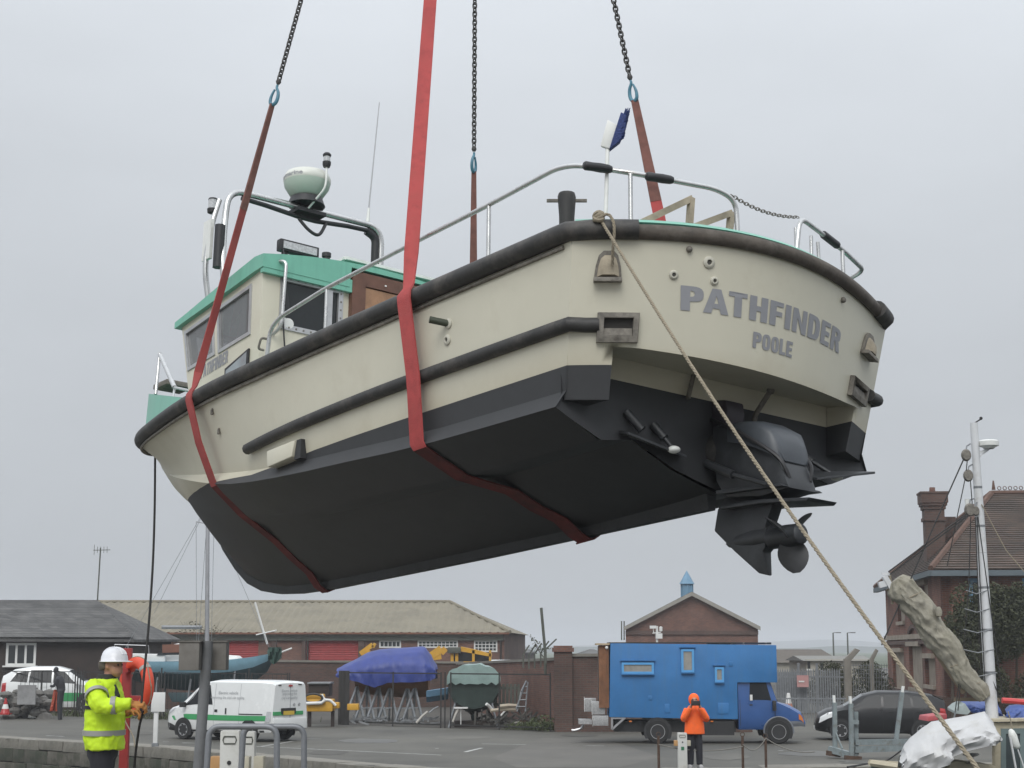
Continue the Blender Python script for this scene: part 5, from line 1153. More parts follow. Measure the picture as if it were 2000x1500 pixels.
def delivery_van(label, text=True):
    e = empty('delivery_van', label=label, cat='van', group='white electric vans')
    B_ = Body([(-2.2, .38, .98, 1.74, .80, .70), (-2.12, .3, 1.0, 1.80, .86, .74), (-1.6, .27, 1.0, 1.83, .875, .76), (.3, .25, 1.0, 1.83, .875, .76), (.75, .25, 1.02, 1.77, .875, .74), (1.0, .25, 1.02, 1.62, .875, .72), (1.55, .25, 1.02, 1.18, .87, .76), (1.72, .25, .98, 1.07, .86, .78), (2.1, .27, .86, .98, .81, .72), (2.27, .30, .72, .84, .70, .62), (2.34, .32, .6, .68, .58, .5)])
    B_.shell().build('body', m_vwhite, e, smooth=32)
    B_.screen(.84, 1.52).build('windscreen', m_glass, e, smooth=40)
    for sd in (1, -1):
        B_.patch([(1.42, 3.12), (.22, 3.12), (.40, 3.9), (.92, 3.9)], sd).build('door_window', m_glass, e, smooth=40)
        B_.patch([(1.60, 3.05), (1.46, 3.05), (1.0, 3.86), (1.04, 3.86)], sd).build('quarter_light', m_glass, e)
        decal(e, B_, 'stripe', [(1.85, 1.85), (-2.05, 1.85), (-2.05, 2.35), (1.98, 2.35)], m_green, sd)
        decal(e, B_, 'sill', [(1.5, .1), (-1.9, .1), (-1.9, .7), (1.5, .7)], m_trim, sd, .004)
        for x0, x1, t0, t1, m in ((.12, .0, 2.62, 2.86, m_trim), (-.32, -.38, 2.45, 3.0, m_trim), (-.9, -1.85, 2.43, 2.53, m_trim)): decal(e, B_, 'door_handle' if x0 > -.5 else 'slide_rail', [(x0, t0), (x1, t0), (x1, t1), (x0, t1)], m, sd, .012)
        for x0 in (.16, -.88): decal(e, B_, 'door_seam', [(x0, .8), (x0 - .012, .8), (x0 - .012, 3.95), (x0, 3.95)], m_txt, sd, .004)
        b = B_.patch([(1.52, 2.5), (1.38, 2.5), (1.38, 3.1), (1.52, 3.1)], sd, .02); b = MB(); b.box((1.36, sd * .99, 1.08), (.12, .2, .16)); b.build('mirror', m_trim, e, bevel=.02)
        b = B_.patch([(-1.95, 1.7), (-2.16, 1.7), (-2.17, 2.75), (-2.02, 2.75)], sd, .012); b.build('tail_light', MATS['lamp_lens'] if 'lamp_lens' in MATS else m_rim, e)
        decal(e, B_, 'headlight', [(2.2, 2.55), (1.86, 2.9), (1.8, 3.7), (2.14, 3.5)], m_lens, sd, .012)
        decal(e, B_, 'bumper_corner', [(2.3, .05), (1.75, .05), (1.78, 1.2), (2.33, 1.9)], m_trim, sd, .01)
        for x in (1.42, -1.32): wheel(e, x, sd * .79, .31, sd, .2, 7)
    b = MB(); b.box((2.33, 0, .45), (.06, 1.1, .28)); b.build('front_bumper', m_trim, e, bevel=.02)
    # rear doors
    b = MB(); b.box((-2.205, 0, .55), (.06, 1.58, .34)); b.build('rear_bumper', m_vwhite, e, bevel=.03)
    b = MB(); b.box((-2.215, .1, .86), (.02, 1.4, .11)); b.build('stripe', m_green, e)
    b = MB(); b.box((-2.228, .1, .93), (.03, .66, .17)); b.build('plate_recess', m_trim, e); b = MB(); b.box((-2.246, .1, .87), (.012, .5, .12)); b.build('number_plate', m_yplate, e)
    b = MB(); b.box((-2.21, 0, 1.69), (.03, .16, .05)); b.build('brake_light', m_redl, e)
    b = MB(); b.box((-2.207, 0, 1.2), (.012, .012, 1.1)); b.build('door_seam', m_txt, e); b = MB(); b.box((-2.207, -.45, 1.72), (.02, .16, .03)); b.box((-2.207, .5, 1.71), (.02, .12, .03)); b.build('hinge', m_trim, e)
    for y in (-.18, -.42):
        b = MB(); b.lathe([(.035, 0), (.05, .01), (.035, .02)], 10, (-2.222, y, 1.12), 'x'); b.build('badge', m_rim, e)
    if text:
        yy = .862
        for sd in (1, -1):
            side_text(e, 'Electric vehicle', .0 if sd > 0 else -.0 - 1.05, 1.42, .10, sd * .825, m_txt, sd); side_text(e, "improving the city's air quality", .30 if sd > 0 else -1.55, 1.26, .085, sd * .85, m_txt, sd)
        for t, y0, z in (('Electric vehicle', -.5, 1.50), ('improving the', -.36, 1.38), ("city's air quality", -.52, 1.26)):
            vs, fs = text_mesh(t, .12, 0.); W_ = max(v[0] for v in vs); b = MB(); b.add([(-2.222, .05 + W_ / 2 - vx, z + vy) for vx, vy in vs], fs); b.build('livery_text', m_txt, e, fixn=False)
    return e
v = delivery_van('white electric van with a green stripe parked on the quay road')
f_, r_ = G(350, 1443), G(500, 1450); dv = (f_ - r_); ang = math.atan2(dv.y, dv.x)
mid = (f_ + r_) / 2; ang = R_(180 - 33)
nrm = Vector((-math.sin(ang), math.cos(ang), 0)); v.location = mid - nrm * .8 * (1 if nrm.y < 0 else -1) + Vector((math.cos(ang), math.sin(ang), 0)) * -.05; v.rotation_euler = (0, 0, ang)
# ---- blue camper truck
ct = empty('camper_truck', label='blue box-bodied camper truck with wooden rear porch parked on the quay', cat='truck')
gr, gf = G(1286, 1453), G(1524, 1453); SCL = (gf - gr).length / 3.62; ct.location = (gr + gf) / 2 + Vector((0, .95, 0)); ct.rotation_euler = (0, 0, R_(-1.5))
xr_, xf_ = -1.81, 1.81
Yt = gr.y
def cx(u): return (D(u, 1400, Yt).x - (gr.x + gf.x) / 2)
def cz(v): return D(1350, v, Yt).z
x0, x1, xc = cx(1192), cx(1521), cx(1443); zb, zm, zt = cz(1401), cz(1333), cz(1256)
b = MB(); b.prism([(x0, -.95, zb), (xc, -.95, zb - .06), (xc, -.95, zm), (x1, -.95, zm), (x1, -.95, zt - .06), (x0 + .05, -.95, zt)], (0, 2.0, 0)); body = b.build('box_body', m_cblue, ct, bevel=.02)
def flat_window(u0, u1, v0, v1, hood=False, fm=None):
    f = empty('window'); f.parent = ct; a, c = cx(u0), cx(u1); z0, z1 = cz(v1), cz(v0); b = MB()
    fw = .065
    for cxx, czz, w, h in (((a + c) / 2, z0 + fw / 2, c - a, fw), ((a + c) / 2, z1 - fw / 2, c - a, fw), (a + fw / 2, (z0 + z1) / 2, fw, z1 - z0 - 2 * fw), (c - fw / 2, (z0 + z1) / 2, fw, z1 - z0 - 2 * fw)): b.box((cxx, -.985, czz), (w, .07, h))
    b.build('frame', fm or mat('frame_blue', (.09, .32, .62), .45, var=.05), f)
    b = MB(); b.box(((a + c) / 2, -.975, (z0 + z1) / 2), (c - a - fw, .03, z1 - z0 - fw)); b.build('pane', mat('camper_pane', (.27, .26, .235), .15, var=.2), f)
    b = MB(); b.box(((a + c) / 2, -.99, z1 + .06), (c - a + .1, .08, .03)); b.build('drip_rail', m_cblue, f)
    b = MB(); b.box(((a + c) / 2, -1.0, z0 - .02), (c - a + .02, .1, .03)); b.build('sill', m_cblue, f)
    return f
flat_window(1217, 1280, 1294, 1316); flat_window(1334, 1359, 1268, 1313); flat_window(1399, 1417, 1303, 1332)
for u0, u1, v0, v1 in ((1427, 1435, 1292, 1301), (1300, 1310, 1375, 1392), (1404, 1425, 1373, 1394), (1268, 1276, 1359, 1367)):
    b = MB(); a, c = cx(u0), cx(u1); z0, z1 = cz(v1), cz(v0); b.box(((a + c) / 2, -.957, (z0 + z1) / 2), (c - a, .03, z1 - z0)); b.build('hatch', m_cblue, ct, bevel=.008)
for u0, u1 in ((1388, 1410), (1412, 1432), (1436, 1456), (1460, 1500), (1504, 1512)):
    b = MB(); b.box(((cx(u0) + cx(u1)) / 2, -.5, zt - .01), (cx(u1) - cx(u0), .7, .06)); b.build('solar_panel' if u0 < 1504 else 'roof_vent', mat('solar_panel', (.03, .035, .05), .2), ct)
b = MB(); b.box(((x0 + xc) / 2, 0, zt + .01), (xc - x0, 1.9, .03)); b.build('roof_sheet', m_trim, ct)
# wooden rear porch
b = MB(); pw = cx(1172); k = 8
for i in range(k):
    bb_ = MB(); xx = pw + (x0 - pw) * (i + .5) / k; bb_.box((xx, -.86, (zb + .25 + zt) / 2), ((x0 - pw) / k - .008, .05, zt - zb - .3)); bb_.build('plank', mat('porch_wood', (.21, .095, .045), .7, var=.3, vscale=4), ct)
b.box(((pw + x0) / 2, 0, (zb + zt) / 2 + .1), (x0 - pw - .04, 1.66, zt - zb - .35)); b.build('porch_frame', m_tarw, ct); b = MB(); b.box(((pw + x0) / 2 - .02, 0, zt - .03), (x0 - pw + .1, 1.95, .05)); b.build('porch_roof', mat('porch_top', (.42, .33, .22), .8), ct)
b = MB(); b.sphere((cx(1188), -.93, cz(1265)), .05, 8); b.build('porch_lamp', m_wht, ct, smooth=60)
for (u0, u1, v0, v1, y) in ((1145, 1168, 1366, 1392, .2), (1159, 1184, 1371, 1396, -.5), (1160, 1190, 1398, 1418, -.6)):
    b = MB(); a, c = cx(u0), cx(u1); b.box(((a + c) / 2, y, (cz(v0) + cz(v1)) / 2), (c - a, .62, cz(v0) - cz(v1))); b.build('alloy_box', mat('checker_plate', (.36, .36, .36), .45, metal=.4, var=.3, vscale=25), ct, bevel=.01)
    for i in range(6):
        z = cz(v1) + (cz(v0) - cz(v1)) * (i + .5) / 6; b = MB(); b.bar((a - .006, y - .3, z - .03), (a - .006, y + .3, z + .05), .035, .008, (1, 0, 0)); b.build('hazard_stripe', m_wht, ct)
b = MB(); b.box((cx(1145), -.3, cz(1411)), (.4, 1.2, .12)); b.build('rear_step', mat('checker_plate', (.4, .4, .4), .4), ct)
b = MB(); b.tube(bez([(cx(1142), -.5, cz(1416)), (cx(1137), -.5, cz(1424)), (cx(1125), -.5, cz(1428)), (cx(1118), -.5, cz(1428))]), .04, 6); b.build('folding_step', m_rim, ct)
b = MB(); b.box(((x0 + cx(1450)) / 2, 0, zb - .28), (cx(1450) - x0 - .3, 1.3, .32)); b.build('chassis', m_trim, ct)
b = MB(); b.bar((cx(1197), -.9, zb - .02), (cx(1197), -.9, zb - .36), .06); b.bar((cx(1197), -.9, zb - .36), (cx(1222), -.9, zb - .02), .06); b.bar((cx(1195), -.9, zb - .03), (cx(1224), -.9, zb - .03), .05); b.build('corner_brace', m_rim, ct)
b = MB(); b.box((cx(1390), -.75, zb - .32), (1.4, .3, .42)); b.build('side_locker', m_trim, ct)
for u in (1233, 1392): b = MB(); b.box((cx(u), -.94, cz(1409)), (.08, .03, .04)); b.build('marker_light', m_orl, ct)
# cab
CB = Body([(xc + .02, .42, 1.22, 2.0, .93, .84), (xc + .75, .42, 1.22, 2.0, .93, .84), (cx(1506), .42, 1.22, 1.95, .93, .82), (cx(1522), .45, 1.20, 1.22, .93, .86), (cx(1545), .5, 1.05, 1.13, .90, .82), (cx(1567), .52, .85, .95, .84, .76), (cx(1575), .5, .62, .70, .80, .74)], .02)
CB.shell().build('cab', m_cabblue, ct, smooth=32)
CB.screen(cx(1507), cx(1521), 5.0).build('windscreen', m_glass, ct)
for sd in (1, -1):
    CB.patch([(cx(1509), 3.1), (cx(1466), 3.1), (cx(1468), 3.88), (cx(1499), 3.88)], sd).build('door_window', m_glass, ct)
    for xs0 in (1448, 1516): CB.patch([(cx(xs0), .6), (cx(xs0) - .015, .6), (cx(xs0) - .015, 3.1), (cx(xs0), 3.1)], sd, .005).build('door_seam', m_trim, ct)
    CB.patch([(cx(1472), 2.75), (cx(1466), 2.75), (cx(1466), 2.85), (cx(1472), 2.85)], sd, .015).build('door_handle', m_trim, ct)
    b = MB(); b.box((cx(1513), sd * 1.08, cz(1378)), (.1, .2, .3)); b.build('mirror', m_trim, ct, bevel=.02)
    CB.patch([(cx(1572), 1.9), (cx(1562), 1.9), (cx(1562), 2.9), (cx(1570), 2.9)], sd, .012).build('indicator', m_orl, ct)
    CB.patch([(cx(1575), .1), (cx(1540), .1), (cx(1540), 1.3), (cx(1575), 1.6)], sd, .012).build('bumper_corner', mat('grey_bumper', (.16, .17, .19), .6), ct)
    for x in (xr_, xf_): wheel(ct, x, sd * .86, .355, sd, .2, 0, mat('steel_rim', (.32, .32, .32), .5, metal=.4))
    b = MB(); R2 = .44; b.tube([(xf_ + math.cos(a) * R2, sd * .935, .355 + math.sin(a) * R2) for a in np.linspace(-.1, math.pi + .1, 16)], .03, 6); b.build('arch_trim', mat('grey_bumper', (.16, .17, .19), .6), ct, smooth=60)
    b = MB(); b.box((xr_ , sd * .75, .75), (.9, .28, .08)); b.build('mudguard', m_trim, ct)
b = MB(); b.add([(cx(1467), -.945, 1.28), (cx(1472), -.945, 1.28), (cx(1472), -.945, 1.45), (cx(1467), -.945, 1.45)], [(0, 1, 2, 3)]); b.build('window_sticker', m_wht, ct)
# weather station on the roof
ws = empty('weather_station'); ws.parent = ct; xw = cx(1291)
b = MB(); b.tube([(xw, 0, zt), (xw, 0, cz(1222))], .035, 8); b.box((xw + .06, 0, zt + .22), (.2, .16, .16)); b.build('mast', m_wht, ws)
b = MB(); b.bar((xw - .14, 0, cz(1236)), (xw + .12, 0, cz(1234)), .03); b.box((xw - .12, 0, cz(1224)), (.2, .1, .09)); b.lathe([(0, 0), (.05, .02), (.05, .14), (0, .16)], 10, (xw + .12, 0, cz(1233))); b.tube([(xw - .1, 0, cz(1236)), (xw - .12, 0, cz(1224))], .015, 6); b.build('instruments', m_wht, ws, smooth=40)
# ---- cars
def hatchback(label, cat, paint, stripe=None):
    bc = empty('hatchback_car' if stripe is None else 'estate_car', label=label, cat=cat)
    K = Body([(-2.1, .40, .82, 1.05, .70, .60), (-2.02, .30, .92, 1.22, .82, .66), (-1.6, .24, .96, 1.40, .87, .66), (-.9, .22, .95, 1.49, .88, .67), (.1, .22, .94, 1.49, .88, .68), (.6, .22, .94, 1.38, .88, .70), (1.25, .22, .93, 1.02, .87, .74), (1.75, .24, .82, .93, .85, .72), (2.05, .28, .66, .78, .74, .62), (2.14, .30, .5, .58, .6, .52)])
    K.shell().build('body', paint, bc, smooth=34)
    K.screen(.62, 1.22).build('windscreen', mat('screen_glass', (.06, .07, .075), .05, var=0, spec=.8), bc); K.screen(-2.0, -1.66).build('rear_screen', m_glass, bc)
    for sd in (1, -1):
        K.patch([(1.02, 3.1), (.02, 3.1), (.02, 3.9), (.48, 3.9)], sd).build('door_window', m_glass, bc); K.patch([(-.06, 3.1), (-.95, 3.1), (-.9, 3.9), (-.06, 3.9)], sd).build('door_window', m_glass, bc); K.patch([(-1.02, 3.1), (-1.7, 3.2), (-1.45, 3.85), (-.98, 3.88)], sd).build('quarter_light', m_glass, bc)
        for x in (1.0, -.02, -1.0): K.patch([(x, .7), (x - .01, .7), (x - .01, 3.1), (x, 3.1)], sd, .004).build('door_seam', m_trim, bc)
        K.patch([(2.05, 2.2), (1.55, 2.55), (1.5, 3.3), (1.98, 3.2)], sd, .012).build('headlight', mat('headlamp', (.75, .76, .75), .08, var=.1), bc)
        K.patch([(-2.05, 2.1), (-1.85, 2.1), (-1.85, 3.2), (-2.03, 3.2)], sd, .012).build('tail_light', m_redl, bc)
        b = MB(); b.box((.98, sd * 1.0, 1.0), (.14, .18, .13)); b.build('mirror', paint, bc, bevel=.03)
        for x in (-.2, -1.1): K.patch([(x, 2.7), (x - .16, 2.7), (x - .16, 2.8), (x, 2.8)], sd, .016).build('door_handle', paint, bc)
        for x in (1.33, -1.27): wheel(bc, x, sd * .80, .305, sd, .19, 5)
    b = MB(); b.box((2.13, 0, .42), (.05, .9, .16)); b.build('grille', m_trim, bc); b = MB(); b.box((2.16, 0, .36), (.02, .5, .11)); b.build('number_plate', m_wht, bc)
    b = MB(); b.tube([(.7, -.3, 1.36), (1.18, .1, 1.08)], .012, 5); b.build('wiper', m_trim, bc)
    if stripe:
        for sd in (1, -1): K.patch([(1.9, 1.3), (-1.95, 1.3), (-1.95, 2.2), (1.9, 2.2)], sd, .008).build('stripe', stripe, bc)
    return bc
bc = hatchback('black hatchback car parked nose to nose with the blue camper', 'car', m_vblack)
pc = G(1722, 1446); bc.location = pc + Vector((.1, .55, 0)); bc.rotation_euler = (0, 0, R_(172)); bc.scale = (.95, 1, 1)
v2 = hatchback('white estate car with green stripe standing inside the yard fence at far left', 'car', m_vwhite, m_green)
pv = G(108, 1393.5); v2.location = pv; v2.rotation_euler = (0, 0, R_(4)); v2.scale = (1.08, 1.05, 1.36)
# ---- machines behind the yard wall (only their tops show)
lo = empty('yellow_loader', label='yellow wheeled loader with its cab and arm above the yard wall', cat='digger')
Yl = 92.; P = lambda u, v, dy=0: D(u, v, Yl + dy)
b = MB()
def ubox(b, u0, u1, v0, v1, y0, y1): a, c = D(u0, v1, Yl), D(u1, v0, Yl); b.box(((a.x + c.x) / 2, (y0 + y1) / 2, (a.z + c.z) / 2), (c.x - a.x, y1 - y0, c.z - a.z))
m_yel = mat('machine_yellow', (.55, .30, .03), .45, var=.12)
ubox(b, 880, 960, 1292, 1330, Yl, Yl + 2.2); b.build('chassis', m_yel, lo, bevel=.05)
b = MB()
for u0, u1 in ((880, 886), (889, 895), (922, 927), (955, 959)): ubox(b, u0, u1, 1270, 1293, Yl, Yl + 2.)
a = [P(900, 1263), P(925, 1268), P(960, 1277), P(960, 1283), P(900, 1272)]; b.prism(a, (0, 2.2, 0)); b.build('cab_frame', m_yel, lo)
b = MB(); ubox(b, 886, 955, 1274, 1293, Yl + .3, Yl + 1.8); b.build('cab_glass', m_gpane, lo)
b = MB(); ubox(b, 874, 900, 1264, 1276, Yl - .2, Yl + 1.); b.build('engine_cover', m_fasc, lo, bevel=.06)
b = MB(); b.bar(P(842, 1281), P(862, 1267), .3, .4); b.bar(P(862, 1267), P(870, 1275), .28, .36); b.bar(P(846, 1284), P(862, 1282), .25, .3); b.build('arm', m_yel, lo)
b = MB(); b.bar(P(704, 1277), P(728, 1259), .3, .25); b.bar(P(728, 1259), P(733, 1262), .3, .25); b.bar(P(716, 1270), P(716, 1330), .5, .4); jb = b.build('jib', m_yel, None); tag(jb, 'yellow machine arm poking up behind the blue covered boat', 'crane arm')
for u in (885, 945): 
    p = D(u, 1330, Yl - .1); b = MB(); b.lathe([(.4, -.25), (.7, -.25), (.75, 0), (.7, .25), (.4, .25)], 20, (p.x, Yl - .1, .75), 'y'); b.build('tyre', m_tyre, lo, smooth=40)
wv = delivery_van('white van whose roof and windscreen show right of the yellow loader', False); wv.location = (D(985, 1290, 96).x, 96, 0.35); wv.rotation_euler = (0, 0, R_(25))
# ================================================================== boat yard behind the fence
m_fence = mat('fence_black', (.025, .024, .023), .7, var=.2)
m_galv = mat('galvanised', (.21, .22, .23), .5, metal=.4, var=.2, vscale=8)
_fd = (FR - FL).normalized(); _fn = Vector((-_fd.y, _fd.x, 0))
def FP(u, z):
    d = ray(u, 1400); t = (FL - CAM).dot(_fn) / d.dot(_fn); p = CAM + d * t; return Vector((p.x, p.y, z))
fe = empty('yard_fence', FP(500, 0), label='black metal yard fence and gates along the far side of the road', cat='fence'); FO = fe.location.copy()
def fpart(name, a, c, w=.06): b = MB(); b.bar(a - FO, c - FO, w); return b.build(name, m_fence, fe)
for u in (3, 8, 78, 144, 149, 154, 160, 308, 313, 319, 478, 484, 490, 560, 564, 767, 861, 869, 880, 975, 1075): fpart('post', FP(u, 0), FP(u, 1.98 if u > 600 else (2.05 if u in (149, 313, 484) else 1.9)), .05)
for u in (664, 671, 678): fpart('post', FP(u, 0), FP(u, 2.0), .13)
for a, c in ((-100, 144), (160, 308), (319, 478), (490, 560)): fpart('top_rail', FP(a, 1.85), FP(c, 1.85), .035); fpart('bottom_rail', FP(a, .2), FP(c, .2), .03)
for a, c in ((680, 861), (880, 1075)): fpart('gate_rail', FP(a, 1.93), FP(c, 1.93), .045); fpart('gate_rail', FP(a, .12), FP(c, .12), .05)
b = MB()
for u in np.arange(-90, 556, 8.5): b.bar(FP(u, .15) - FO, FP(u, 1.84) - FO, .016)
b.build('pales', m_fence, fe)['kind'] = 'stuff'
b = MB(); b.bar(FP(-160, .1) - FO + Vector((0, .25, 0)), FP(600, .1) - FO + Vector((0, .25, 0)), .3, .22); b.build('kerb_plinth', m_conc, fe)
# weeds along the fence foot
def tuft_patch(name, spots, h, m, seed=1, n=40, lw=.015, label=None, cat=None, kind=None):
    r = random.Random(seed); b = MB()
    for (p, sp, k) in spots:
        for i in range(k):
            q = Vector(p) + Vector((r.gauss(0, sp), r.gauss(0, sp * .5), 0)); a = r.uniform(0, 6.28); hh = h * r.uniform(.4, 1.2); d = Vector((math.cos(a), math.sin(a), 0)); s = Vector((-d.y, d.x, 0)) * lw
            b.add([q - s, q + s, q + d * hh * .35 + Vector((0, 0, hh * .7)) + s * .6, q + d * hh * .7 + Vector((0, 0, hh))], [(0, 1, 2), (0, 2, 3)])
    o = b.build(name, m, fixn=False); return tag(o, label, cat, kind=kind)
m_weed = mat('weed_green', (.06, .075, .03), .9, var=.4, vscale=2)
tuft_patch('weeds', [(FP(u, 0), .5, 50) for u in range(-60, 560, 22)] + [(FP(u, 0) + Vector((0, 1, 0)), .5, 120) for u in (1045, 1055, 1062, 1070)], .28, m_weed, 3, kind='stuff')
# ---- blue yacht on the hard
yt = empty('blue_yacht', label='pale blue sailing yacht with tall mast laid up behind the fence', cat='yacht')
Yy = 72.; p = lambda u, v, dy=0: D(u, v, Yy + dy)
m_yb = mat('yacht_blue', (.19, .34, .42), .4, var=.1); m_yd = mat('yacht_teal', (.04, .075, .085), .5, var=.2)
xs_y = [p(u, 1290).x for u in (225, 250, 300, 350, 400, 450, 490, 515, 528)]; zS = [p(250, v).z for v in (1290, 1291, 1292, 1292, 1291, 1288, 1283, 1278, 1274)]
bm_ = [.55, .9, 1.15, 1.25, 1.2, 1.0, .65, .3, .03]; zK = [p(250, v).z for v in (1318, 1330, 1345, 1350, 1350, 1345, 1332, 1312, 1285)]
def yring(i, t0, t1):
    r = []
    for sd in (1, -1):
        q = [Vector((xs_y[i] + (0 if i < 7 else 0), Yy + 1.2 - sd * bm_[i] * (1 - t ** 2.2), zS[i] + (zK[i] - zS[i]) * t)) for t in np.linspace(t0, t1, 5)]
        r += q if sd > 0 else q[::-1]
    return r
b = MB(); b.loft([yring(i, 0, .42) for i in range(9)], closed=True); b.build('topsides', m_yb, yt, smooth=40)
b = MB(); b.loft([yring(i, .42, 1.) for i in range(9)], closed=True); b.build('underbody', m_yd, yt, smooth=40)
b = MB(); b.prism([(p(330, 1300).x, Yy + .8, 0.55), (p(420, 1300).x, Yy + .8, .5), (p(405, 1345).x, Yy + .8, .95), (p(320, 1345).x, Yy + .8, .95)], (0, .5, 0)); b.build('keel', m_yd, yt, bevel=.05)
b = MB(); b.prism([p(322, 1292, .5), p(470, 1290, .5), p(462, 1281, .6), p(400, 1277, .7), p(350, 1256, .8), p(322, 1262, .8)], (0, 1.1, 0)); b.build('cabin', m_wht, yt, bevel=.06)
b = MB(); b.prism([p(228, 1293, .3), p(322, 1293, .3), p(322, 1278, .3), p(228, 1276, .3)], (0, 1.7, 0)); b.build('cockpit_coaming', m_wht, yt, bevel=.04)
b = MB(); b.prism([p(317, 1275, .2), p(354, 1274, .2), p(354, 1258, .2), p(317, 1259, .2)], (0, .05, 0)); b.build('companion_boards', mat('brown_board', (.17, .075, .05), .7), yt)
b = MB(); b.prism([p(306, 1280, .25), p(352, 1279, .25), p(352, 1274, .25), p(310, 1274, .25)], (0, .04, 0)); b.build('cabin_window', m_gpane, yt)
b = MB(); b.tube([p(222, 1290, .4), p(224, 1259, .4), p(290, 1261, .4), p(292, 1292, .4)], .025, 6); b.tube([p(250, 1290, .4), p(250, 1260, .4)], .02, 6); b.build('pushpit', m_rim, yt)
mb0, mt = p(404, 1285, 1.2), p(406, 985, 1.2); b = MB(); b.tube([mb0, mt], .1, 10, rs=[.1, .085]); b.build('mast', m_rim, yt, smooth=60)
b = MB(); b.bar(p(383, 1019, 1.2), p(418, 1026, 1.2), .06, .04); b.build('spreader', m_rim, yt)
b = MB(); b.tube([p(316, 1225, 1.2), p(394, 1225, 1.2)], .08, 8); b.build('boom', m_galv, yt, smooth=60)
for k, (a, c) in enumerate((((406, 985), (527, 1268)), ((406, 985), (232, 1288)), ((404, 1020), (385, 1290)), ((383, 1019), (384, 1290)), ((418, 1026), (412, 1290)), ((406, 985), (300, 1200)))):
    b = MB(); b.tube([p(*a, 1.2), p(*c, 1.0)], .009, 4); b.build('stay', m_galv, yt)
b = MB(); b.tube([p(498, 1176, 1.2), p(522, 1258, 1.2)], .045, 8); b.build('furler', m_wht, yt, smooth=60)
b = MB(); b.tube([p(500, 1240, 1.), p(540, 1231, 1.)], .03, 6); b.tube([p(528, 1282, 1.), p(570, 1266, 1.)], .04, 6); b.build('spar', m_wht, yt)
b = MB(); r0 = random.Random(2); g = [[p(523 + 27 * i / 7 + r0.uniform(-1, 1), 1264 + (34 - 10 * abs(i - 3) / 3) * j / 6, .6 + .25 * math.sin(i * 2.1 + j) * .5) for j in range(7)] for i in range(8)]
b.grid(lambda i, j: g[i][j], list(range(8)), list(range(7))); b.build('bow_tarpaulin', mat('green_tarp', (.03, .07, .055), .7, var=.3), yt, smooth=50)
for u in (300, 365, 450): 
    for sd in (0, 2.2):
        b = MB(); b.tube([(p(u, 1300).x, Yy + .2 + sd, 0), (p(u + 6, 1300).x, Yy + .45 + sd * .75, 1.9)], .05, 6); b.build('prop', m_galv, yt)
# ---- boat under the blue tarpaulin
m_btarp = mat('blue_tarp', (.026, .045, .21), .5, var=.18, vscale=2, bump=.3, bscale=4)
tb_ = empty('tarped_boat', label='boat under a blue tarpaulin raised on grey trestles in the yard', cat='boat'); Yb = 66.; p = lambda u, v, dy=0: D(u, v, Yb + dy)
prof = [(655, 1322, 1306, .9), (668, 1326, 1299, 1.3), (690, 1330, 1288, 1.5), (715, 1336, 1274, 1.6), (735, 1342, 1268, 1.6), (760, 1332, 1266, 1.6), (790, 1332, 1264.5, 1.6), (826, 1330, 1262, 1.5), (838, 1330, 1280, 1.4), (848, 1326, 1298, 1.2), (851, 1316, 1306, .8)]
r0 = random.Random(4); rings = []
for i, (u, vb, vt, w) in enumerate(prof):
    zt_, zb_ = p(u, vt).z, p(u, vb).z; x = p(u, 1300).x; q = []
    for j, (fy, fz) in enumerate(((1, 0), (1.02, .25), (.98, .5), (.72, .8), (.3, .97), (0, 1), (-.3, .97), (-.72, .8), (-.98, .5), (-1.02, .25), (-1, 0))):
        q.append(Vector((x + r0.uniform(-.05, .05), Yb + 1.2 - w * fy * .75 + r0.uniform(-.05, .05), zb_ + (zt_ - zb_) * fz + r0.uniform(-.04, .04) * (fz < .9))))
    rings.append(q)
fr_ = []; NS = 56; r1 = random.Random(21); ph = [r1.uniform(0, 6) for _ in range(5)]
for i in range(NS):
    f = i / (NS - 1) * (len(rings) - 1); k = min(int(f), len(rings) - 2); t = f - k; row = []
    base = [rings[k][j].lerp(rings[k + 1][j], t) for j in range(11)]; dense = []
    for j in range(10): dense += [base[j].lerp(base[j + 1], q_ / 3) for q_ in range(3)]
    dense.append(base[10])
    for j, p_ in enumerate(dense):
        low_ = abs(j - 15) / 15; x_ = i * .16
        fo = .07 * low_ * (abs(math.sin(x_ * 2.3 + ph[0] + low_ * 1.5)) + .7 * abs(math.sin(x_ * 4.1 + ph[1] - low_ * 2)) - .8) + .02 * math.sin(x_ * 9 + j)
        row.append(p_ + Vector((0, -fo if j < 15 else fo, fo * .3 * (low_ > .6))))
    fr_.append(row)
b = MB(); b.loft(fr_, closed=False, cap=False); o = b.build('tarpaulin', m_btarp, tb_, smooth=45)
b = MB(); rings = []
for u, vb, w in ((690, 1350, .7), (720, 1358, 1.), (760, 1362, 1.1), (800, 1365, 1.1), (835, 1362, .9)):
    x = p(u, 1300).x; zb_ = p(u, vb).z; rings.append([Vector((x, Yb + 1.2 - w, 1.75)), Vector((x, Yb + 1.2 - w * .75, (1.75 + zb_) / 2)), Vector((x, Yb + 1.2, zb_)), Vector((x, Yb + 1.2 + w * .75, (1.75 + zb_) / 2)), Vector((x, Yb + 1.2 + w, 1.75))])
b.loft(rings, closed=False); b.build('hull', mat('orange_brown_hull', (.20, .09, .035), .6, var=.2), tb_, smooth=40)
k = 0
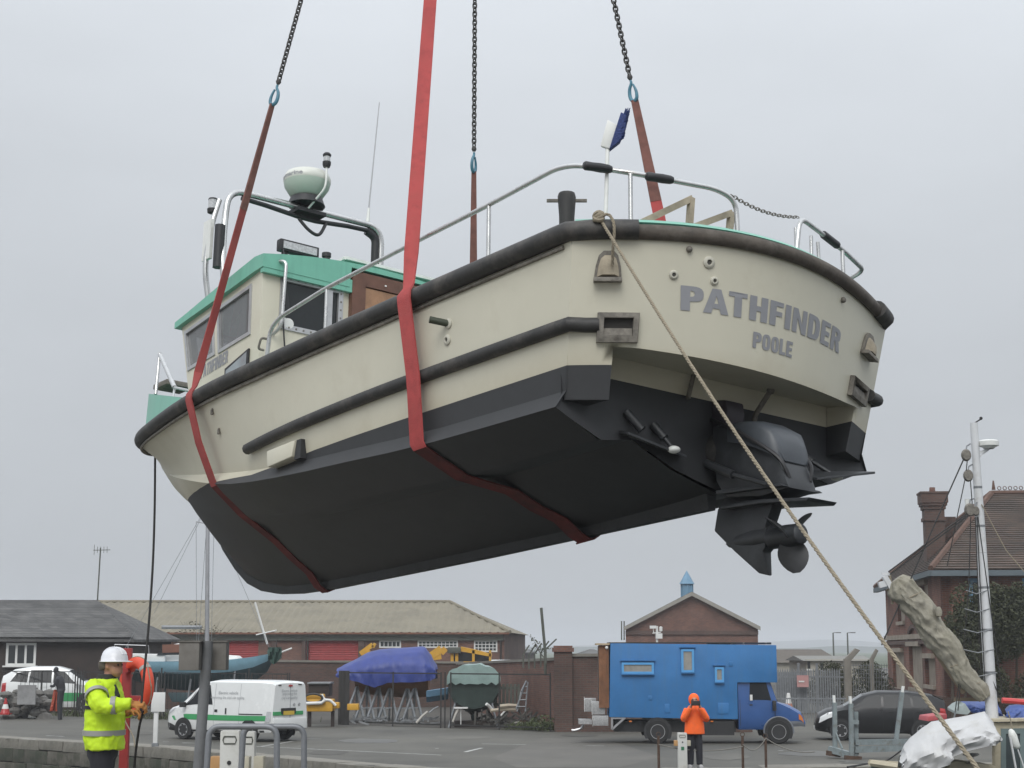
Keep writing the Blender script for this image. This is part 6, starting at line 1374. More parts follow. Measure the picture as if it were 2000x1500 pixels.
for u in (692, 712, 735, 757, 792, 806):
    tr = empty('trestle'); tr.parent = tb_; x = p(u, 1390).x
    for du, dy in ((-.38, -.5), (.4, -.45), (0, .5)):
        b = MB(); b.bar((x + du, Yb + .4 + dy, 0), (x + .04, Yb + .55, 1.35), .08); b.build('leg', m_galv, tr)
    b = MB(); b.bar((x - .22, Yb + .15, .5), (x + .24, Yb + .17, .55), .05); b.build('crossbar', m_galv, tr)
# ---- stern of the green covered boat
gb_ = empty('green_boat', label='dark green boat under a pale green tarpaulin beside the brick wall', cat='boat'); Yg2 = 61.; p = lambda u, v, dy=0: D(u, v, Yg2 + dy)
cxg = p(925, 1350).x; rw = (p(975, 1350).x - p(872, 1350).x) / 2
b = MB(); zr_, z_e = p(925, 1298).z, p(925, 1324).z
def dome(k, y): a = math.pi * k / 14; return Vector((cxg + rw * 1.02 * math.cos(a) * (1 - .04 * y), Yg2 - .1 + y, z_e + (zr_ - z_e) * math.sin(a) ** .9 + .03 * math.sin(k * 2.3)))
b.grid(dome, list(range(15)), [0, 1.5, 3.5, 5.5]); b.grid(lambda k, t: dome(k, 0) * (1 - t) + (Vector((cxg + rw * .98 * math.cos(math.pi * k / 14), Yg2 - .12, z_e - .02)) * t), list(range(15)), [0, 1])
b.grid(lambda k, t: Vector((cxg + rw * 1.02 * (1 - 2 * k / 12), Yg2 - .13 + .03 * math.sin(k * 2.7), z_e - t * (.12 + .14 * abs(math.sin(k * 1.7))))), list(range(13)), [0, 1]); b.build('tarpaulin', mat('pale_green_tarp', (.21, .29, .27), .6, var=.15, bump=.2), gb_, smooth=50)
m_dg = mat('dark_green_hull', (.018, .033, .027), .5, var=.3); b = MB(); rings = []
for y, s, zk in ((0, .97, p(925, 1385).z), (1.5, 1, .45), (3.5, .9, .4), (5.5, .35, .8)):
    rings.append([Vector((cxg + rw * s * a, Yg2 + y, zk + (z_e - .08 - zk) * c)) for a, c in ((-1, 1), (-.98, .6), (-.75, .25), (-.3, .05), (0, 0), (.3, .05), (.75, .25), (.98, .6), (1, 1))])
b.loft(rings); b.build('hull', m_dg, gb_, smooth=35)
b = MB(); b.box((cxg, Yg2 + 2.5, .22), (.16, 3.5, .44)); b.build('skeg', m_dg, gb_)
b = MB(); b.box((cxg - .45, Yg2 - .25, p(925, 1382).z), (.5, .3, .05)); b.tube([(cxg - .45, Yg2 - .25, p(925, 1382).z), (cxg - .45, Yg2 - .25, .1)], .02, 6); b.build('swim_step', m_wht, gb_)
for dx in (-.8, .8): b = MB(); b.bar((cxg + dx * 1.1, Yg2 - .3, 0), (cxg + dx * .75, Yg2 + .2, 1.1), .06); b.build('prop', m_galv, gb_)
b = MB(); b.box((cxg, Yg2 + .5, .12), (1.4, .4, .22)); b.build('keel_block', m_tarw, gb_)
# ---- loose gear in the yard
def gear(name, mb, m, lab, cat, bevel=0): return tag(mb.build(name, m, None, bevel=bevel), lab, cat)
p = lambda u, v, Y: D(u, v, Y)
def ub(u0, u1, v0, v1, Y, dep): 
    a, c = D(u0, v1, Y), D(u1, v0, Y); b = MB(); b.box(((a.x + c.x) / 2, Y + dep / 2, (a.z + c.z) / 2), (c.x - a.x, dep, c.z - a.z)); return b
gear('lidded_crate', ub(602, 643, 1336, 1360, 64, 1.2), m_tarw, 'dark crate with a pale flat lid left of the blue covered boat', 'crate', .02)
gear('crate_lid', ub(600, 645, 1333, 1336, 63.9, 1.4), m_galv, 'pale grey board lying on the dark crate', 'board')
em = empty('marine_engine', label='yellow engine with white pipe and black flywheel ring behind the white van', cat='engine'); Ye = 61.5
b = ub(598, 650, 1366, 1390, Ye, .9); b.build('block', m_yel, em, bevel=.06); b = ub(598, 632, 1356, 1370, Ye + .1, .6); b.build('head', m_yel, em, bevel=.05); b = ub(640, 662, 1372, 1384, Ye + .1, .5); b.build('gearbox', m_yel, em, bevel=.05)
b = MB(); b.tube([D(598, 1374, Ye - .1), D(628, 1373, Ye - .1), D(634, 1368, Ye - .1)], .06, 8); b.build('pipe', m_wht, em, smooth=50)
b = MB(); c = D(612, 1364, Ye - .05); b.tube([(c.x + .33 * math.cos(a), c.y, c.z + .16 * math.sin(a)) for a in np.linspace(0, 6.28, 20)], .045, 6); b.build('belt_ring', m_trim, em, smooth=50)
b = MB(); b.tube(bez([D(628, 1356, Ye), D(634, 1366, Ye), D(645, 1368, Ye), D(656, 1378, Ye)]), .05, 6); b.build('hose', m_wht, em, smooth=50)
for u in (605, 650): b = MB(); b.bar(D(u, 1388, Ye + .3), Vector((D(u, 1388, Ye + .3).x, Ye + .3, 0)), .12); b.build('bearer', m_tarw, em)
gear('yellow_bin', ub(678, 700, 1375, 1387, 62, .5), m_yel, 'small yellow open bin under the blue covered boat', 'bin', .01)
b = MB(); rings = []
for t in np.linspace(0, 1, 7):
    u = 832 + 42 * t; w = .35 + .3 * math.sin(math.pi * (.2 + .6 * t)); a = D(u, 1350 - 6 * t, 63.5); rings.append([Vector((a.x, 63.5 - w * c + .7, a.z - .45 * s)) for c, s in ((1, 0), (.9, .5), (.5, .95), (-.5, .95), (-.9, .5), (-1, 0))])
b.loft(rings); gear('blue_dinghy', b, mat('dinghy_blue', (.10, .20, .30), .5, var=.15), 'small blue dinghy between the two covered boats', 'dinghy')
lad = empty('ladder_frame', label='pale metal ladder frame leaning on the boundary wall', cat='ladder'); Yd = 60.
for a, c in (((1008, 1385), (1028, 1330)), ((1026, 1390), (1031, 1332)), ((1010, 1390), (1018, 1350)), ((1018, 1350), (1028, 1330))): b = MB(); b.tube([D(*a, Yd), D(*c, Yd + .3)], .03, 6); b.build('rail', m_galv, lad)
for k in range(4): b = MB(); b.tube([D(1010 + 5 * k, 1380 - 13 * k, Yd + .08 * k), D(1026 + 1.3 * k, 1380 - 13 * k, Yd + .08 * k)], .022, 6); b.build('rung', m_galv, lad)
for i, (a, c, w, m, lab) in enumerate((((975, 1380), (1012, 1379), .16, mat('rolled_beige', (.42, .36, .28), .8), 'upper beige rolled sail lying on the scrap pile'), ((958, 1388), (1008, 1386), .14, mat('rolled_beige', (.42, .36, .28), .8), 'lower beige rolled sail lying on the scrap pile'), ((950, 1375), (962, 1388), .12, m_wht, 'white bent tube end on the scrap pile'), ((813, 1412), (835, 1390), .09, mat('pale_plank', (.38, .36, .32), .8), 'pale plank propped aslant left of the gate posts'), ((884, 1410), (896, 1383), .08, mat('pale_plank', (.38, .36, .32), .8), 'pale plank leaning under the green boat'), ((838, 1392), (856, 1380), .05, m_galv, 'thin metal bar lying beside the blue dinghy'), ((978, 1398), (992, 1385), .07, m_wht, 'white strut among the scrap by the ladder'), ((1005, 1412), (1020, 1412), .06, mat('pale_plank', (.38, .36, .32), .8), 'short pale board flat on the ground by the weeds'))):
    b = MB(); b.tube([D(*a, 60.5), D(*a, 60.5).lerp(D(*c, 60.7), .5) + Vector((0, 0, .03)), D(*c, 60.7)], w * .5, 6); gear('scrap_length', b, m, lab, 'scrap')
rr = random.Random(8); b = MB()
for k in range(60):
    u = rr.uniform(915, 1045); Y = rr.uniform(60.5, 63); q = Vector((D(u, 1390, Y).x, Y, 0)); b.bar(q + Vector((0, 0, rr.uniform(.05, .3))), q + Vector((rr.uniform(-.5, .5), rr.uniform(-.3, .3), rr.uniform(.1, .7))), .05, .07)
tag(b.build('scrap_heap', mat('mixed_scrap', (.09, .085, .075), .8, var=.6, vscale=3)), kind='stuff')
b = MB()
for k in range(40):
    u = rr.uniform(690, 860); Y = rr.uniform(61.5, 66); q = Vector((D(u, 1390, Y).x, Y, .03)); b.bar(q + Vector((0, 0, rr.uniform(.02, .15))), q + Vector((rr.uniform(-.6, .6), rr.uniform(-.3, .3), rr.uniform(.03, .25))), .06, .06)
tag(b.build('yard_litter', mat('mixed_grey', (.17, .175, .18), .7, var=.6, vscale=3)), kind='stuff')
pa = empty('pallet', D(985, 1360, 62), label='grey slatted pallet standing on edge behind the scrap pile', cat='pallet')
for k in range(8): b = MB(); b.box((-.45 + .14 * k, 0, 0), (.09, .03, .9)); b.build('slat', m_fasc, pa)
b = MB(); b.box((0, .05, .3), (1.1, .06, .1)); b.build('bearer', m_fasc, pa); b = MB(); b.box((0, .05, -.3), (1.1, .06, .1)); b.build('bearer', m_fasc, pa)
# left part of the yard: panel, orange mesh, cone, stone heap
gear('sheet_board', ub(33, 70, 1338, 1376, 68, .1), mat('dusty_panel', (.24, .24, .24), .8, var=.3, vscale=2), 'grey panel propped behind the fence at far left', 'panel')
b = MB(); b.grid(lambda s, t: D(97 + 8 * t * 1.0 + 18 * s + 3 * math.sin(s * 9), 1389 - 42 * t, 67.5) + Vector((0, .12 * math.sin(s * 14 + t * 3), 0)), list(np.linspace(0, 1, 12)), list(np.linspace(0, 1, 8))); b.grid(lambda s, t: D(97 + 8 * t + 18 * s, 1389 - 42 * t, 67.9), list(np.linspace(0, 1, 6)), [0, 1], True); gear('barrier_mesh', b, mat('orange_mesh', (.42, .08, .04), .7, var=.3), 'folded orange barrier netting hung on the fence behind the linesman', 'netting')
co = empty('traffic_cone', Vector((D(11, 1372, 68).x, 68, .25)), label='red and white traffic cone beside the fence at the left edge', cat='cone')
b = MB(); b.lathe([(.2, 0), (.14, .18), (.14, .18)], 14); b.box((0, 0, -.02), (.45, .45, .05)); b.build('base', m_redl, co); b = MB(); b.lathe([(.14, .18), (.09, .36)], 14); b.build('sleeve', m_wht, co); b = MB(); b.lathe([(.09, .36), (.03, .6), (0, .6)], 14); b.build('tip', m_redl, co)
b = MB()
for k in range(70):
    u = rr.uniform(5, 95); Y = rr.uniform(68.5, 70); r = rr.uniform(.12, .3); b.sphere((D(u, 1390, Y).x, Y, rr.uniform(0, 1.1)), r, 4, rr.uniform(.8, 1.4), 1, rr.uniform(.6, 1))
tag(b.build('rubble_heap', mat('rubble', (.13, .125, .115), .9, var=.4, vscale=3)), kind='stuff')
# ---- right-hand palisade, gates, hedge
pf = empty('palisade_fence', label='grey steel palisade fence behind the front of the blue camper', cat='fence'); Yp = 74.
for u in (1560, 1596): a = D(u, 1310, Yp); b = MB(); b.box((a.x, Yp + .06, 1.1), (.1, .1, 2.2)); b.build('post', m_galv, pf)
b = MB()
for u in np.arange(1515, 1640, 4.6):
    a = D(u, 1310, Yp); b.prism([(a.x - .035, Yp, .05), (a.x + .035, Yp, .05), (a.x + .035, Yp, 1.85), (a.x, Yp, 1.98), (a.x - .035, Yp, 1.85)], (0, .02, 0))
b.build('pales', m_galv, pf)['kind'] = 'stuff'
b = MB(); b.box((D(1578, 1310, Yp).x, Yp + .05, 1.6), (3.1, .05, .06)); b.box((D(1578, 1310, Yp).x, Yp + .05, .5), (3.1, .05, .06)); b.build('rails', m_galv, pf)
b = MB(); b.box((D(1545, 1320, Yp + .4).x, Yp + .5, .95), (1.4, .04, 1.7)); b.build('sheeting', mat('grey_sheet', (.16, .17, .18), .7), pf)
lf = empty('low_railing', label='low grey railing in front of the palisade fence', cat='railing'); Yq = 64.
b = MB()
for u in np.arange(1512, 1650, 5.2): a = D(u, 1380, Yq); b.bar((a.x, Yq, .05), (a.x, Yq, .95), .022)
b.build('bars', m_galv, lf)['kind'] = 'stuff'
b = MB(); b.box((D(1581, 1380, Yq).x, Yq, .95), (2.8, .04, .05)); b.build('top_rail', m_galv, lf)
gear('notice_board', ub(1557, 1579, 1319, 1342, 73.6, .04), mat('faded_pink_sign', (.44, .24, .23), .7, var=.1), 'faded pink notice board on the palisade fence', 'sign')
nb = [o for o in bpy.data.objects if o.name == 'notice_board'][0]; a, c = D(1560, 1331, 73.58), D(1571, 1331, 73.58); b = MB(); b.bar(a, c, .012, .06); b.build('faded_print', m_wht, nb)
cn = empty('road_cone', D(1540, 1361, 66) - Vector((0, 0, .55)), label='white topped orange cone standing in front of the grey palisade fence', cat='cone'); b = MB(); b.lathe([(.22, 0), (.12, .3)], 12); b.box((0, 0, .0), (.5, .5, .05)); b.build('base', mat('cone_faded', (.40, .17, .12), .7), cn); b = MB(); b.lathe([(.12, .3), (.06, .7), (0, .7)], 12); b.build('sleeve', m_wht, cn)
for k, (u, lab) in enumerate(((1656, 'thick concrete fence post with angled top beside the black car roof'), (1703, 'thinner angled-top concrete post left of the brick office'))):
    Yc = 70 + 3 * k; a = D(u, 1290, Yc); e = empty('concrete_post', (a.x, Yc, 0), label=lab, cat='post'); b = MB(); zt_ = a.z; w = .28 if k == 0 else .16
    b.prism([(-w / 2, 0, 0), (w / 2, 0, 0), (w / 2, 0, zt_), (w * 1.9, 0, zt_ + .42), (w * 1.2, 0, zt_ + .5), (-w / 2, 0, zt_ + .05)], (0, w, 0)); b.build('shaft', m_conc, e, bevel=.01)
b = MB(); zz_ = D(1690, 1298, 73).z
for k in range(5): b.tube([D(1640, 1300 + 8 * k, 72), D(1735, 1300 + 8 * k, 76)], .012, 4)
for u in np.arange(1662, 1735, 5): b.tube([D(u, 1296, 73), D(u, 1385, 73)], .012, 4)
fw_ = tag(b.build('wire_fence', m_galv), 'rusty wire fence between the concrete posts', 'fence')
# ================================================================== shrubs, ivy, wall plants
m_leaf = mat('leaf_dark', (.045, .05, .022), .8, var=.45, vscale=1.5); m_leaf2 = mat('leaf_brown', (.065, .06, .032), .85, var=.4, vscale=1.5); m_twig = mat('twig', (.07, .055, .04), .9, var=.3)
def leaf_cloud(b, c, rad, n, size, r, hollow=.0):
    for i in range(n):
        while True:
            q = Vector((r.uniform(-1, 1), r.uniform(-1, 1), r.uniform(-1, 1)))
            if hollow < q.length < 1: break
        p = Vector(c) + Vector((q.x * rad[0], q.y * rad[1], q.z * rad[2])); s = size * r.uniform(.6, 1.4)
        a = Vector((r.gauss(0, 1), r.gauss(0, 1), r.gauss(0, 1))).normalized(); t = a.cross(Vector((r.gauss(0, 1), r.gauss(0, 1), r.gauss(0, 1)))).normalized()
        b.add([p - a * s, p + t * s * .45, p + a * s, p - t * s * .45], [(0, 1, 2, 3)])
def shrub(name, lab, cat, clumps, stems, size=.055, seed=1, m=None, n=1600):
    r = random.Random(seed); e = empty(name, label=lab, cat=cat); b = MB()
    for c, rad, k in clumps: leaf_cloud(b, c, rad, int(n * k), size, r)
    b.build('foliage', m or m_leaf, e, fixn=False); b = MB()
    for st in stems:
        base, tip = st[0], st[1]; th = st[2] if len(st) > 2 else .03; mid = base.lerp(tip, .5) + Vector((r.uniform(-.1, .1), 0, r.uniform(-.05, .1))); b.tube(bez([base, mid, tip], 4), th, 5, rs=[th * (1 - .1 * i) for i in range(9)])
    b.build('stem', m_twig, e); return e
def at(u, v, Y): return D(u, v, Y)
shrub('bramble_bush', 'scrubby dark bush behind the palisade fence left of the concrete post', 'bush', [(at(1620, 1330, 76), (.8, .7, .9), 1), (at(1640, 1345, 76), (.7, .6, .8), 1), (at(1600, 1350, 76), (.6, .6, .7), .8), (at(1632, 1312, 76.3), (.5, .4, .4), .4)], [(Vector((at(1625, 1390, 76).x, 76, 0)), at(1622, 1325, 76)), (Vector((at(1630, 1390, 76).x, 76, 0)), at(1642, 1335, 76))], seed=5)
shrub('fence_bush', 'dark bush between the concrete posts and the brick office', 'bush', [(at(1690, 1340, 76), (.8, .6, 1.0), 1), (at(1720, 1350, 76), (.7, .6, .9), 1), (at(1700, 1315, 76), (.6, .5, .6), .6)], [(Vector((at(1700, 1390, 76).x, 76, 0)), at(1695, 1330, 76))], seed=6)
iv = []; r = random.Random(9)
for k in range(24): iv.append((at(1862 + r.random() * 150, 1172 + r.random() * 180, 64.6 - r.random() * .8), (.75, .5, .75), 1))
shrub('ivy_growth', 'mass of dark ivy covering the right-hand wall of the brick office', 'plant', iv, [(Vector((at(u, 1390, 64.8).x, 64.8, 0)), at(u + d, v, 64.8), .07) for u, d, v in ((1860, -10, 1190), (1900, 15, 1170), (1945, 5, 1165), (1985, 5, 1160), (1880, 25, 1200))], .065, 9, n=1100)
shrub('roof_scrub', 'leafless scrub standing between the yacht mast and the warehouse', 'shrub', [(at(360 + 10 * k, 1228 - 7 * math.sin(k), 100), (.45, .3, .28), .3) for k in range(7)], [(at(390, 1290, 100), at(352 + 13 * k, 1212 + (k % 3) * 6, 100), .025) for k in range(9)], .06, 12, m_leaf2, 120)
shrub('wall_buddleia', 'spindly buddleia growing out of the wall top beside the leaning pole', 'plant', [(at(1040, 1246, 59), (.12, .1, .12), .12), (at(1046, 1258, 59), (.2, .1, .15), .2), (at(1056, 1268, 59), (.35, .2, .2), .4)], [(at(1062, 1284, 59), at(1040, 1244, 59), .018), (at(1062, 1284, 59), at(1048, 1256, 59), .014)], .05, 14, n=120)
shrub('corner_weed', 'low green weeds at the foot of the brick gate pier', 'plant', [(at(1062, 1412, 58.2), (.5, .3, .3), 1), (at(1045, 1415, 58.8), (.4, .3, .2), .6)], [(Vector((at(1060, 1425, 58.2).x, 58.2, 0)), at(1060, 1408, 58.2), .015)], .05, 15, m_weed, 200)
# ================================================================== people
def organic(name, mb, m, parent, voxel=.018, it=4, loc=None):
    o = mb.build('raw', m); md = o.modifiers.new('r', 'REMESH'); md.mode = 'VOXEL'; md.voxel_size = voxel; s = o.modifiers.new('s', 'SMOOTH'); s.iterations = it; s.factor = .5
    dg = bpy.context.evaluated_depsgraph_get(); me = bpy.data.meshes.new_from_object(o.evaluated_get(dg)); me.name = name; bpy.data.objects.remove(o)
    me.polygons.foreach_set('use_smooth', [True] * len(me.polygons)); r = bpy.data.objects.new(name, me); COL.objects.link(r); r.parent = parent
    if not me.materials: me.materials.append(m)
    if loc: r.location = loc
    return r
def limb(b, pts, rs, n=12): b.tube(bez(pts, 4), .1, n, rs=list(np.interp(np.linspace(0, len(pts) - 1, (len(pts) - 1) * 4 + 1), range(len(pts)), rs)))
def torso(b, secs, n=20):
    """secs: (x, y, z, half depth x, half width y)"""
    b.loft([[Vector((x + dx * math.cos(2 * math.pi * k / n), y + dy * math.sin(2 * math.pi * k / n), z)) for k in range(n)] for x, y, z, dx, dy in secs])
m_skin = mat('skin', (.42, .22, .15), .55, var=.12, vscale=20)
m_hiviz = mat('hiviz_yellow', (.56, .80, .02), .7, var=.10, vscale=5, bump=.5, bscale=7)
m_band = mat('reflective_band', (.30, .30, .28), .4, var=.1)
m_navy = mat('dark_trousers', (.018, .018, .024), .85, var=.25, bump=.4, bscale=9)
m_glove = mat('tan_glove', (.42, .18, .045), .8, var=.25, vscale=14)
m_hat = mat('hard_hat_white', (.72, .73, .76), .3, var=.04)
m_orj = mat('hiviz_orange', (.90, .13, .015), .7, var=.12, vscale=5, bump=.5, bscale=7)
m_collar = mat('dark_fleece', (.03, .032, .03), .9, var=.3)
m_hair = mat('grey_hair', (.10, .085, .07), .9, var=.3)
def head(b, c, f, s=1.):
    """head facing unit vector f (horizontal): cranium, jaw, nose, brow, ears"""
    r = Vector((-f.y, f.x, 0)); P = lambda a, q, z: Vector(c) + f * a * s + r * q * s + Vector((0, 0, z * s))
    b.sphere(P(-.01, 0, .02), .1 * s, 10, 1, .82 if abs(f.x) > .5 else 1, 1.12)
    b.tube([P(.035, 0, -.02), P(.05, 0, -.075), P(.045, 0, -.105)], .06 * s, 10, rs=[.075 * s, .062 * s, .035 * s])
    b.tube([P(.085, 0, .02), P(.112, 0, -.022), P(.095, 0, -.04)], .012 * s, 6, rs=[.011 * s, .017 * s, .012 * s])
    b.tube([P(.085, -.035, .035), P(.094, 0, .034), P(.085, .035, .035)], .012 * s, 6)
    b.tube([P(.088, -.022, -.066), P(.095, 0, -.066), P(.088, .022, -.066)], .009 * s, 6)
    for k in (-1, 1): b.sphere(P(-.005, .085 * k, -.005), .03 * s, 6, .7 if abs(f.x) > .5 else .35, .35 if abs(f.x) > .5 else .7, 1)
def hand(b, w, dirv, upv, curl=1.6, s=1., thumb=1):
    """palm with four curled fingers and a thumb; dirv along the forearm, upv away from the palm side"""
    d = Vector(dirv).normalized(); u = Vector(upv).normalized(); q = d.cross(u).normalized(); w = Vector(w)
    b.box(w + d * .045 * s, (.085 * s, .075 * s, .028 * s), Matrix((d, q, u)).transposed())
    for k, L in enumerate((.07, .08, .075, .06)):
        p = w + d * .085 * s + q * (.028 - .019 * k) * s; pts = [p - d * .02 * s]; a = 0
        for j in range(3): a += curl * (.28 + .1 * j); pts.append(pts[-1] + (d * math.cos(a) - u * math.sin(a)) * (L * s * (.55, .4, .32)[j]))
        b.tube(pts, .0095 * s, 6, rs=[.011 * s, .010 * s, .009 * s, .0075 * s])
    p = w + d * .03 * s + q * .036 * s * thumb; b.tube([p, p + (q * thumb * .6 + d * .6 - u * .35).normalized() * .035 * s, p + (q * thumb * .3 + d * .8 - u * .9).normalized() * .065 * s], .011 * s, 6, rs=[.013 * s, .011 * s, .009 * s])
# ---- linesman, hi-vis yellow, in profile facing right
S_ = 17 / F_PX; lx = D(205, 1400, 17).x
ym = empty('person', (lx, 17, .95), label='man in yellow hi-vis jacket and white hard hat holding the bow line', cat='person')
q = lambda u, v, y=0: Vector(((u - 205) * S_, y, (1620 - v) * S_))
b = MB(); fx = Vector((.93, -.36, 0)).normalized()
hc = q(216, 1300); head(b, hc, fx)
limb(b, [q(206, 1345), q(208, 1328), q(213, 1310)], [.075, .06, .058])
torso(b, [(-.02, 0, .85, .13, .17), (-.02, 0, 1.0, .13, .18), (-.01, 0, 1.25, .13, .19), (-.02, 0, 1.45, .11, .2), (-.01, 0, 1.53, .07, .12)])
sh, el, wr_ = q(198, 1336, -.2), q(214, 1372, -.36), q(272, 1370, -.34)
limb(b, [sh, el, wr_], [.06, .048, .032]); limb(b, [q(200, 1336, .2), q(204, 1385, .27), q(244, 1388, .14)], [.06, .048, .032])
for sd in (-1, 1): limb(b, [Vector((-.01, .1 * sd, .9)), Vector((.03 if sd < 0 else -.03, .12 * sd, .5)), Vector((-.02 if sd < 0 else -.05, .13 * sd, .09))], [.1, .07, .045]); limb(b, [Vector((-.06, .13 * sd, .05)), Vector((.05, .13 * sd, .05)), Vector((.19, .15 * sd, .035))], [.05, .05, .035])
organic('body', b, m_skin, ym, .012, 3)
b = MB(); n = 22; secs = []
for t, (u0, u1, v, hw) in enumerate(((172, 243, 1457, .27), (168, 243, 1440, .265), (167, 242, 1415, .26), (167, 242, 1390, .255), (168, 240, 1365, .25), (171, 236, 1345, .245), (180, 230, 1331, .215), (190, 224, 1324, .14))): a, c = q(u0, v), q(u1, v); secs.append(((a.x + c.x) / 2, 0, a.z, (c.x - a.x) / 2, hw))
torso(b, secs, n); limb(b, [q(190, 1338, -.17), q(200, 1352, -.27), q(214, 1372, -.36), q(242, 1372, -.35), q(270, 1370, -.34)], [.098, .1, .09, .075, .062]); limb(b, [q(194, 1338, .17), q(206, 1386, .28), q(244, 1388, .14)], [.095, .085, .06])
jk = organic('jacket', b, m_hiviz, ym, .012, 3)
tx = bpy.data.textures.new('cloth_folds', 'CLOUDS'); tx.noise_scale = .1; tx.noise_depth = 3; dm = jk.modifiers.new('folds', 'DISPLACE'); dm.texture = tx; dm.strength = .045; dm.mid_level = .5
def ring_band(name, c, ax, ay, h, tilt=None, m=m_band, seg=24, axis=None):
    b = MB(); rings = []
    M = (axis.to_track_quat('Z', 'Y').to_matrix() if axis is not None else Matrix.Identity(3))
    for z, k in ((-h / 2, 1), (h / 2, 1), (h / 2, .93), (-h / 2, .93), (-h / 2, 1)): rings.append([Vector(c) + M @ Vector((ax * k * math.cos(2 * math.pi * i / seg), ay * k * math.sin(2 * math.pi * i / seg), z)) for i in range(seg)])
    b.loft(rings, cap=False); return b.build(name, m, ym, smooth=50)
c1 = secs[2]; ring_band('reflective_band', (c1[0], 0, q(0, 1425).z), (q(242, 0).x - q(167, 0).x) / 2 + .012, .275, .052)
ring_band('belt', (secs[3][0] - .003, 0, q(0, 1377).z), .2 + .004, .262, .035, m=m_trim)
ring_band('reflective_band', q(201, 1356, -.28), .118, .118, .05, axis=Vector((.3, -.75, -.55)).normalized()); ring_band('reflective_band', q(237, 1372, -.352), .089, .089, .05, axis=Vector((1, .05, .03)).normalized())
b = MB(); [limb(b, [Vector((-.01, .1 * sd, .92)), Vector((.02 if sd < 0 else -.03, .12 * sd, .5)), Vector((-.03, .13 * sd, .08))], [.135, .1, .085]) for sd in (-1, 1)]; torso(b, [(-.01, 0, .78, .15, .2), (-.01, 0, .98, .16, .22)]); organic('trousers', b, m_navy, ym, .018, 4)
for sd in (-1, 1): b = MB(); limb(b, [Vector((-.09, .13 * sd, .055)), Vector((.05, .135 * sd, .06)), Vector((.17, .15 * sd, .045))], [.06, .06, .045]); organic('boot', b, m_trim, ym, .015, 2)
b = MB(); torso(b, [(q(204, 0).x, 0, q(0, 1338).z, .105, .13), (q(206, 0).x, 0, q(0, 1325).z, .095, .115), (q(205, 0).x, 0, q(0, 1315).z, .09, .105)]); b.tube([q(220, 1335, -.1), q(232, 1360, -.13)], .045, 8); organic('collar', b, m_collar, ym, .014, 2)
b = MB(); rt_ = Vector((-fx.y, fx.x, 0))
for k_ in (-1, 1): b.sphere(hc + fx * .088 + rt_ * .032 * k_ + Vector((0, 0, .012)), .011, 6)
b.build('eyes', m_hair, ym, smooth=60)['kind'] = 'stuff'
b = MB(); limb(b, [hc + Vector((-.06, 0, -.03)), hc + Vector((-.075, 0, .02)), hc + Vector((-.06, 0, .06))], [.065, .075, .06]); organic('hair', b, m_hair, ym, .014, 2)
b = MB(); hz = q(219, 1283)
b.lathe([(.0, .105), (.05, .10), (.095, .072), (.122, .02), (.128, -.025), (.140, -.034), (.128, -.040), (.112, -.03)], 24); b.v = [(x * 1.1 + (.05 if z < -.03 and x > .06 else 0) * (x / .14), y, z) for x, y, z in b.v]; Mh = Matrix.Translation(hz + Vector((0, 0, -.01))) @ Matrix.Rotation(math.atan2(fx.y, fx.x), 4, 'Z'); b.xf(Mh); ht = b.build('hard_hat', m_hat, ym, smooth=60)
b = MB(); [b.tube([Mh @ Vector((.13 * math.cos(t) , y, -.0 + .108 * math.sin(t))) for t in np.linspace(.35, 2.8, 9)], .008, 6) for y in (-.03, 0, .03)]; b.build('hat_ridge', m_hat, ht, smooth=60)
gw = wr_ + Vector((.005, 0, 0)); b = MB(); limb(b, [gw + Vector((-.05, 0, 0)), gw], [.05, .042]); hand(b, gw, (1, .0, -.08), (0, -.45, .9), 2.2, 1.25); organic('glove', b, m_glove, ym, .0075, 2)
gw2 = q(246, 1388, .13); b = MB(); limb(b, [gw2 + Vector((-.05, 0, 0)), gw2], [.05, .042]); hand(b, gw2, (1, -.2, 0), (0, .3, .9), 2.0, 1.2); organic('glove', b, m_glove, ym, .0085, 2)
# bow line through his hand
bowp = BW(9.35, .05, .36); hp_ = ym.location + q(288, 1370, -.34); bl = [bowp] + [bowp.lerp(hp_, t) + Vector((.04 * math.sin(math.pi * t), 0, 0)) for t in (.25, .5, .75)] + [hp_] + [D(279, 1392, 16.7), D(272, 1420, 16.75), D(264, 1480, 16.9), D(261, 1540, 17), Vector((D(262, 1590, 17.2).x, 17.2, 1.0)), Vector((D(262, 1590, 17.2).x - .3, 17.5, .97))]
b = MB(); b.tube(bez(bl, 5), .0125, 6); tag(b.build('bow_line', mat('black_rope', (.022, .021, .02), .9, var=.3, vscale=40)), 'dark rope hanging from the boat bow to the hand of the man in yellow', 'rope')
# ---- photographer in orange, facing the camera with a phone
S2 = 40.2 / F_PX; ox = D(1356, 1400, 40.2).x
om = empty('person', (ox, 40.2, 0), label='person in orange hooded jacket holding a camera up in front of the blue camper', cat='person')
q = lambda u, v, y=0: Vector(((u - 1356) * S2, y, (1497 - v) * S2))
b = MB(); head(b, q(1356, 1369, -.02), Vector((0, -1, 0)), .95); limb(b, [q(1356, 1390), q(1356, 1376)], [.07, .06])
torso(b, [(0, 0, .8, .15, .1), (0, 0, 1.05, .14, .1), (0, 0, 1.3, .18, .11), (0, 0, 1.4, .17, .09), (0, 0, 1.46, .08, .07)])
for sd, eu, hu in ((-1, 1337, 1349), (1, 1376, 1363)): limb(b, [q(1356 + 15 * sd, 1384), q(eu + 2 * sd, 1402, -.12), q(hu, 1376, -.3)], [.055, .045, .03]); hand(b, q(hu, 1376, -.3), (-.25 * sd, 0, .9), (sd * .9, -.3, .3), 1.5, .95, -sd)
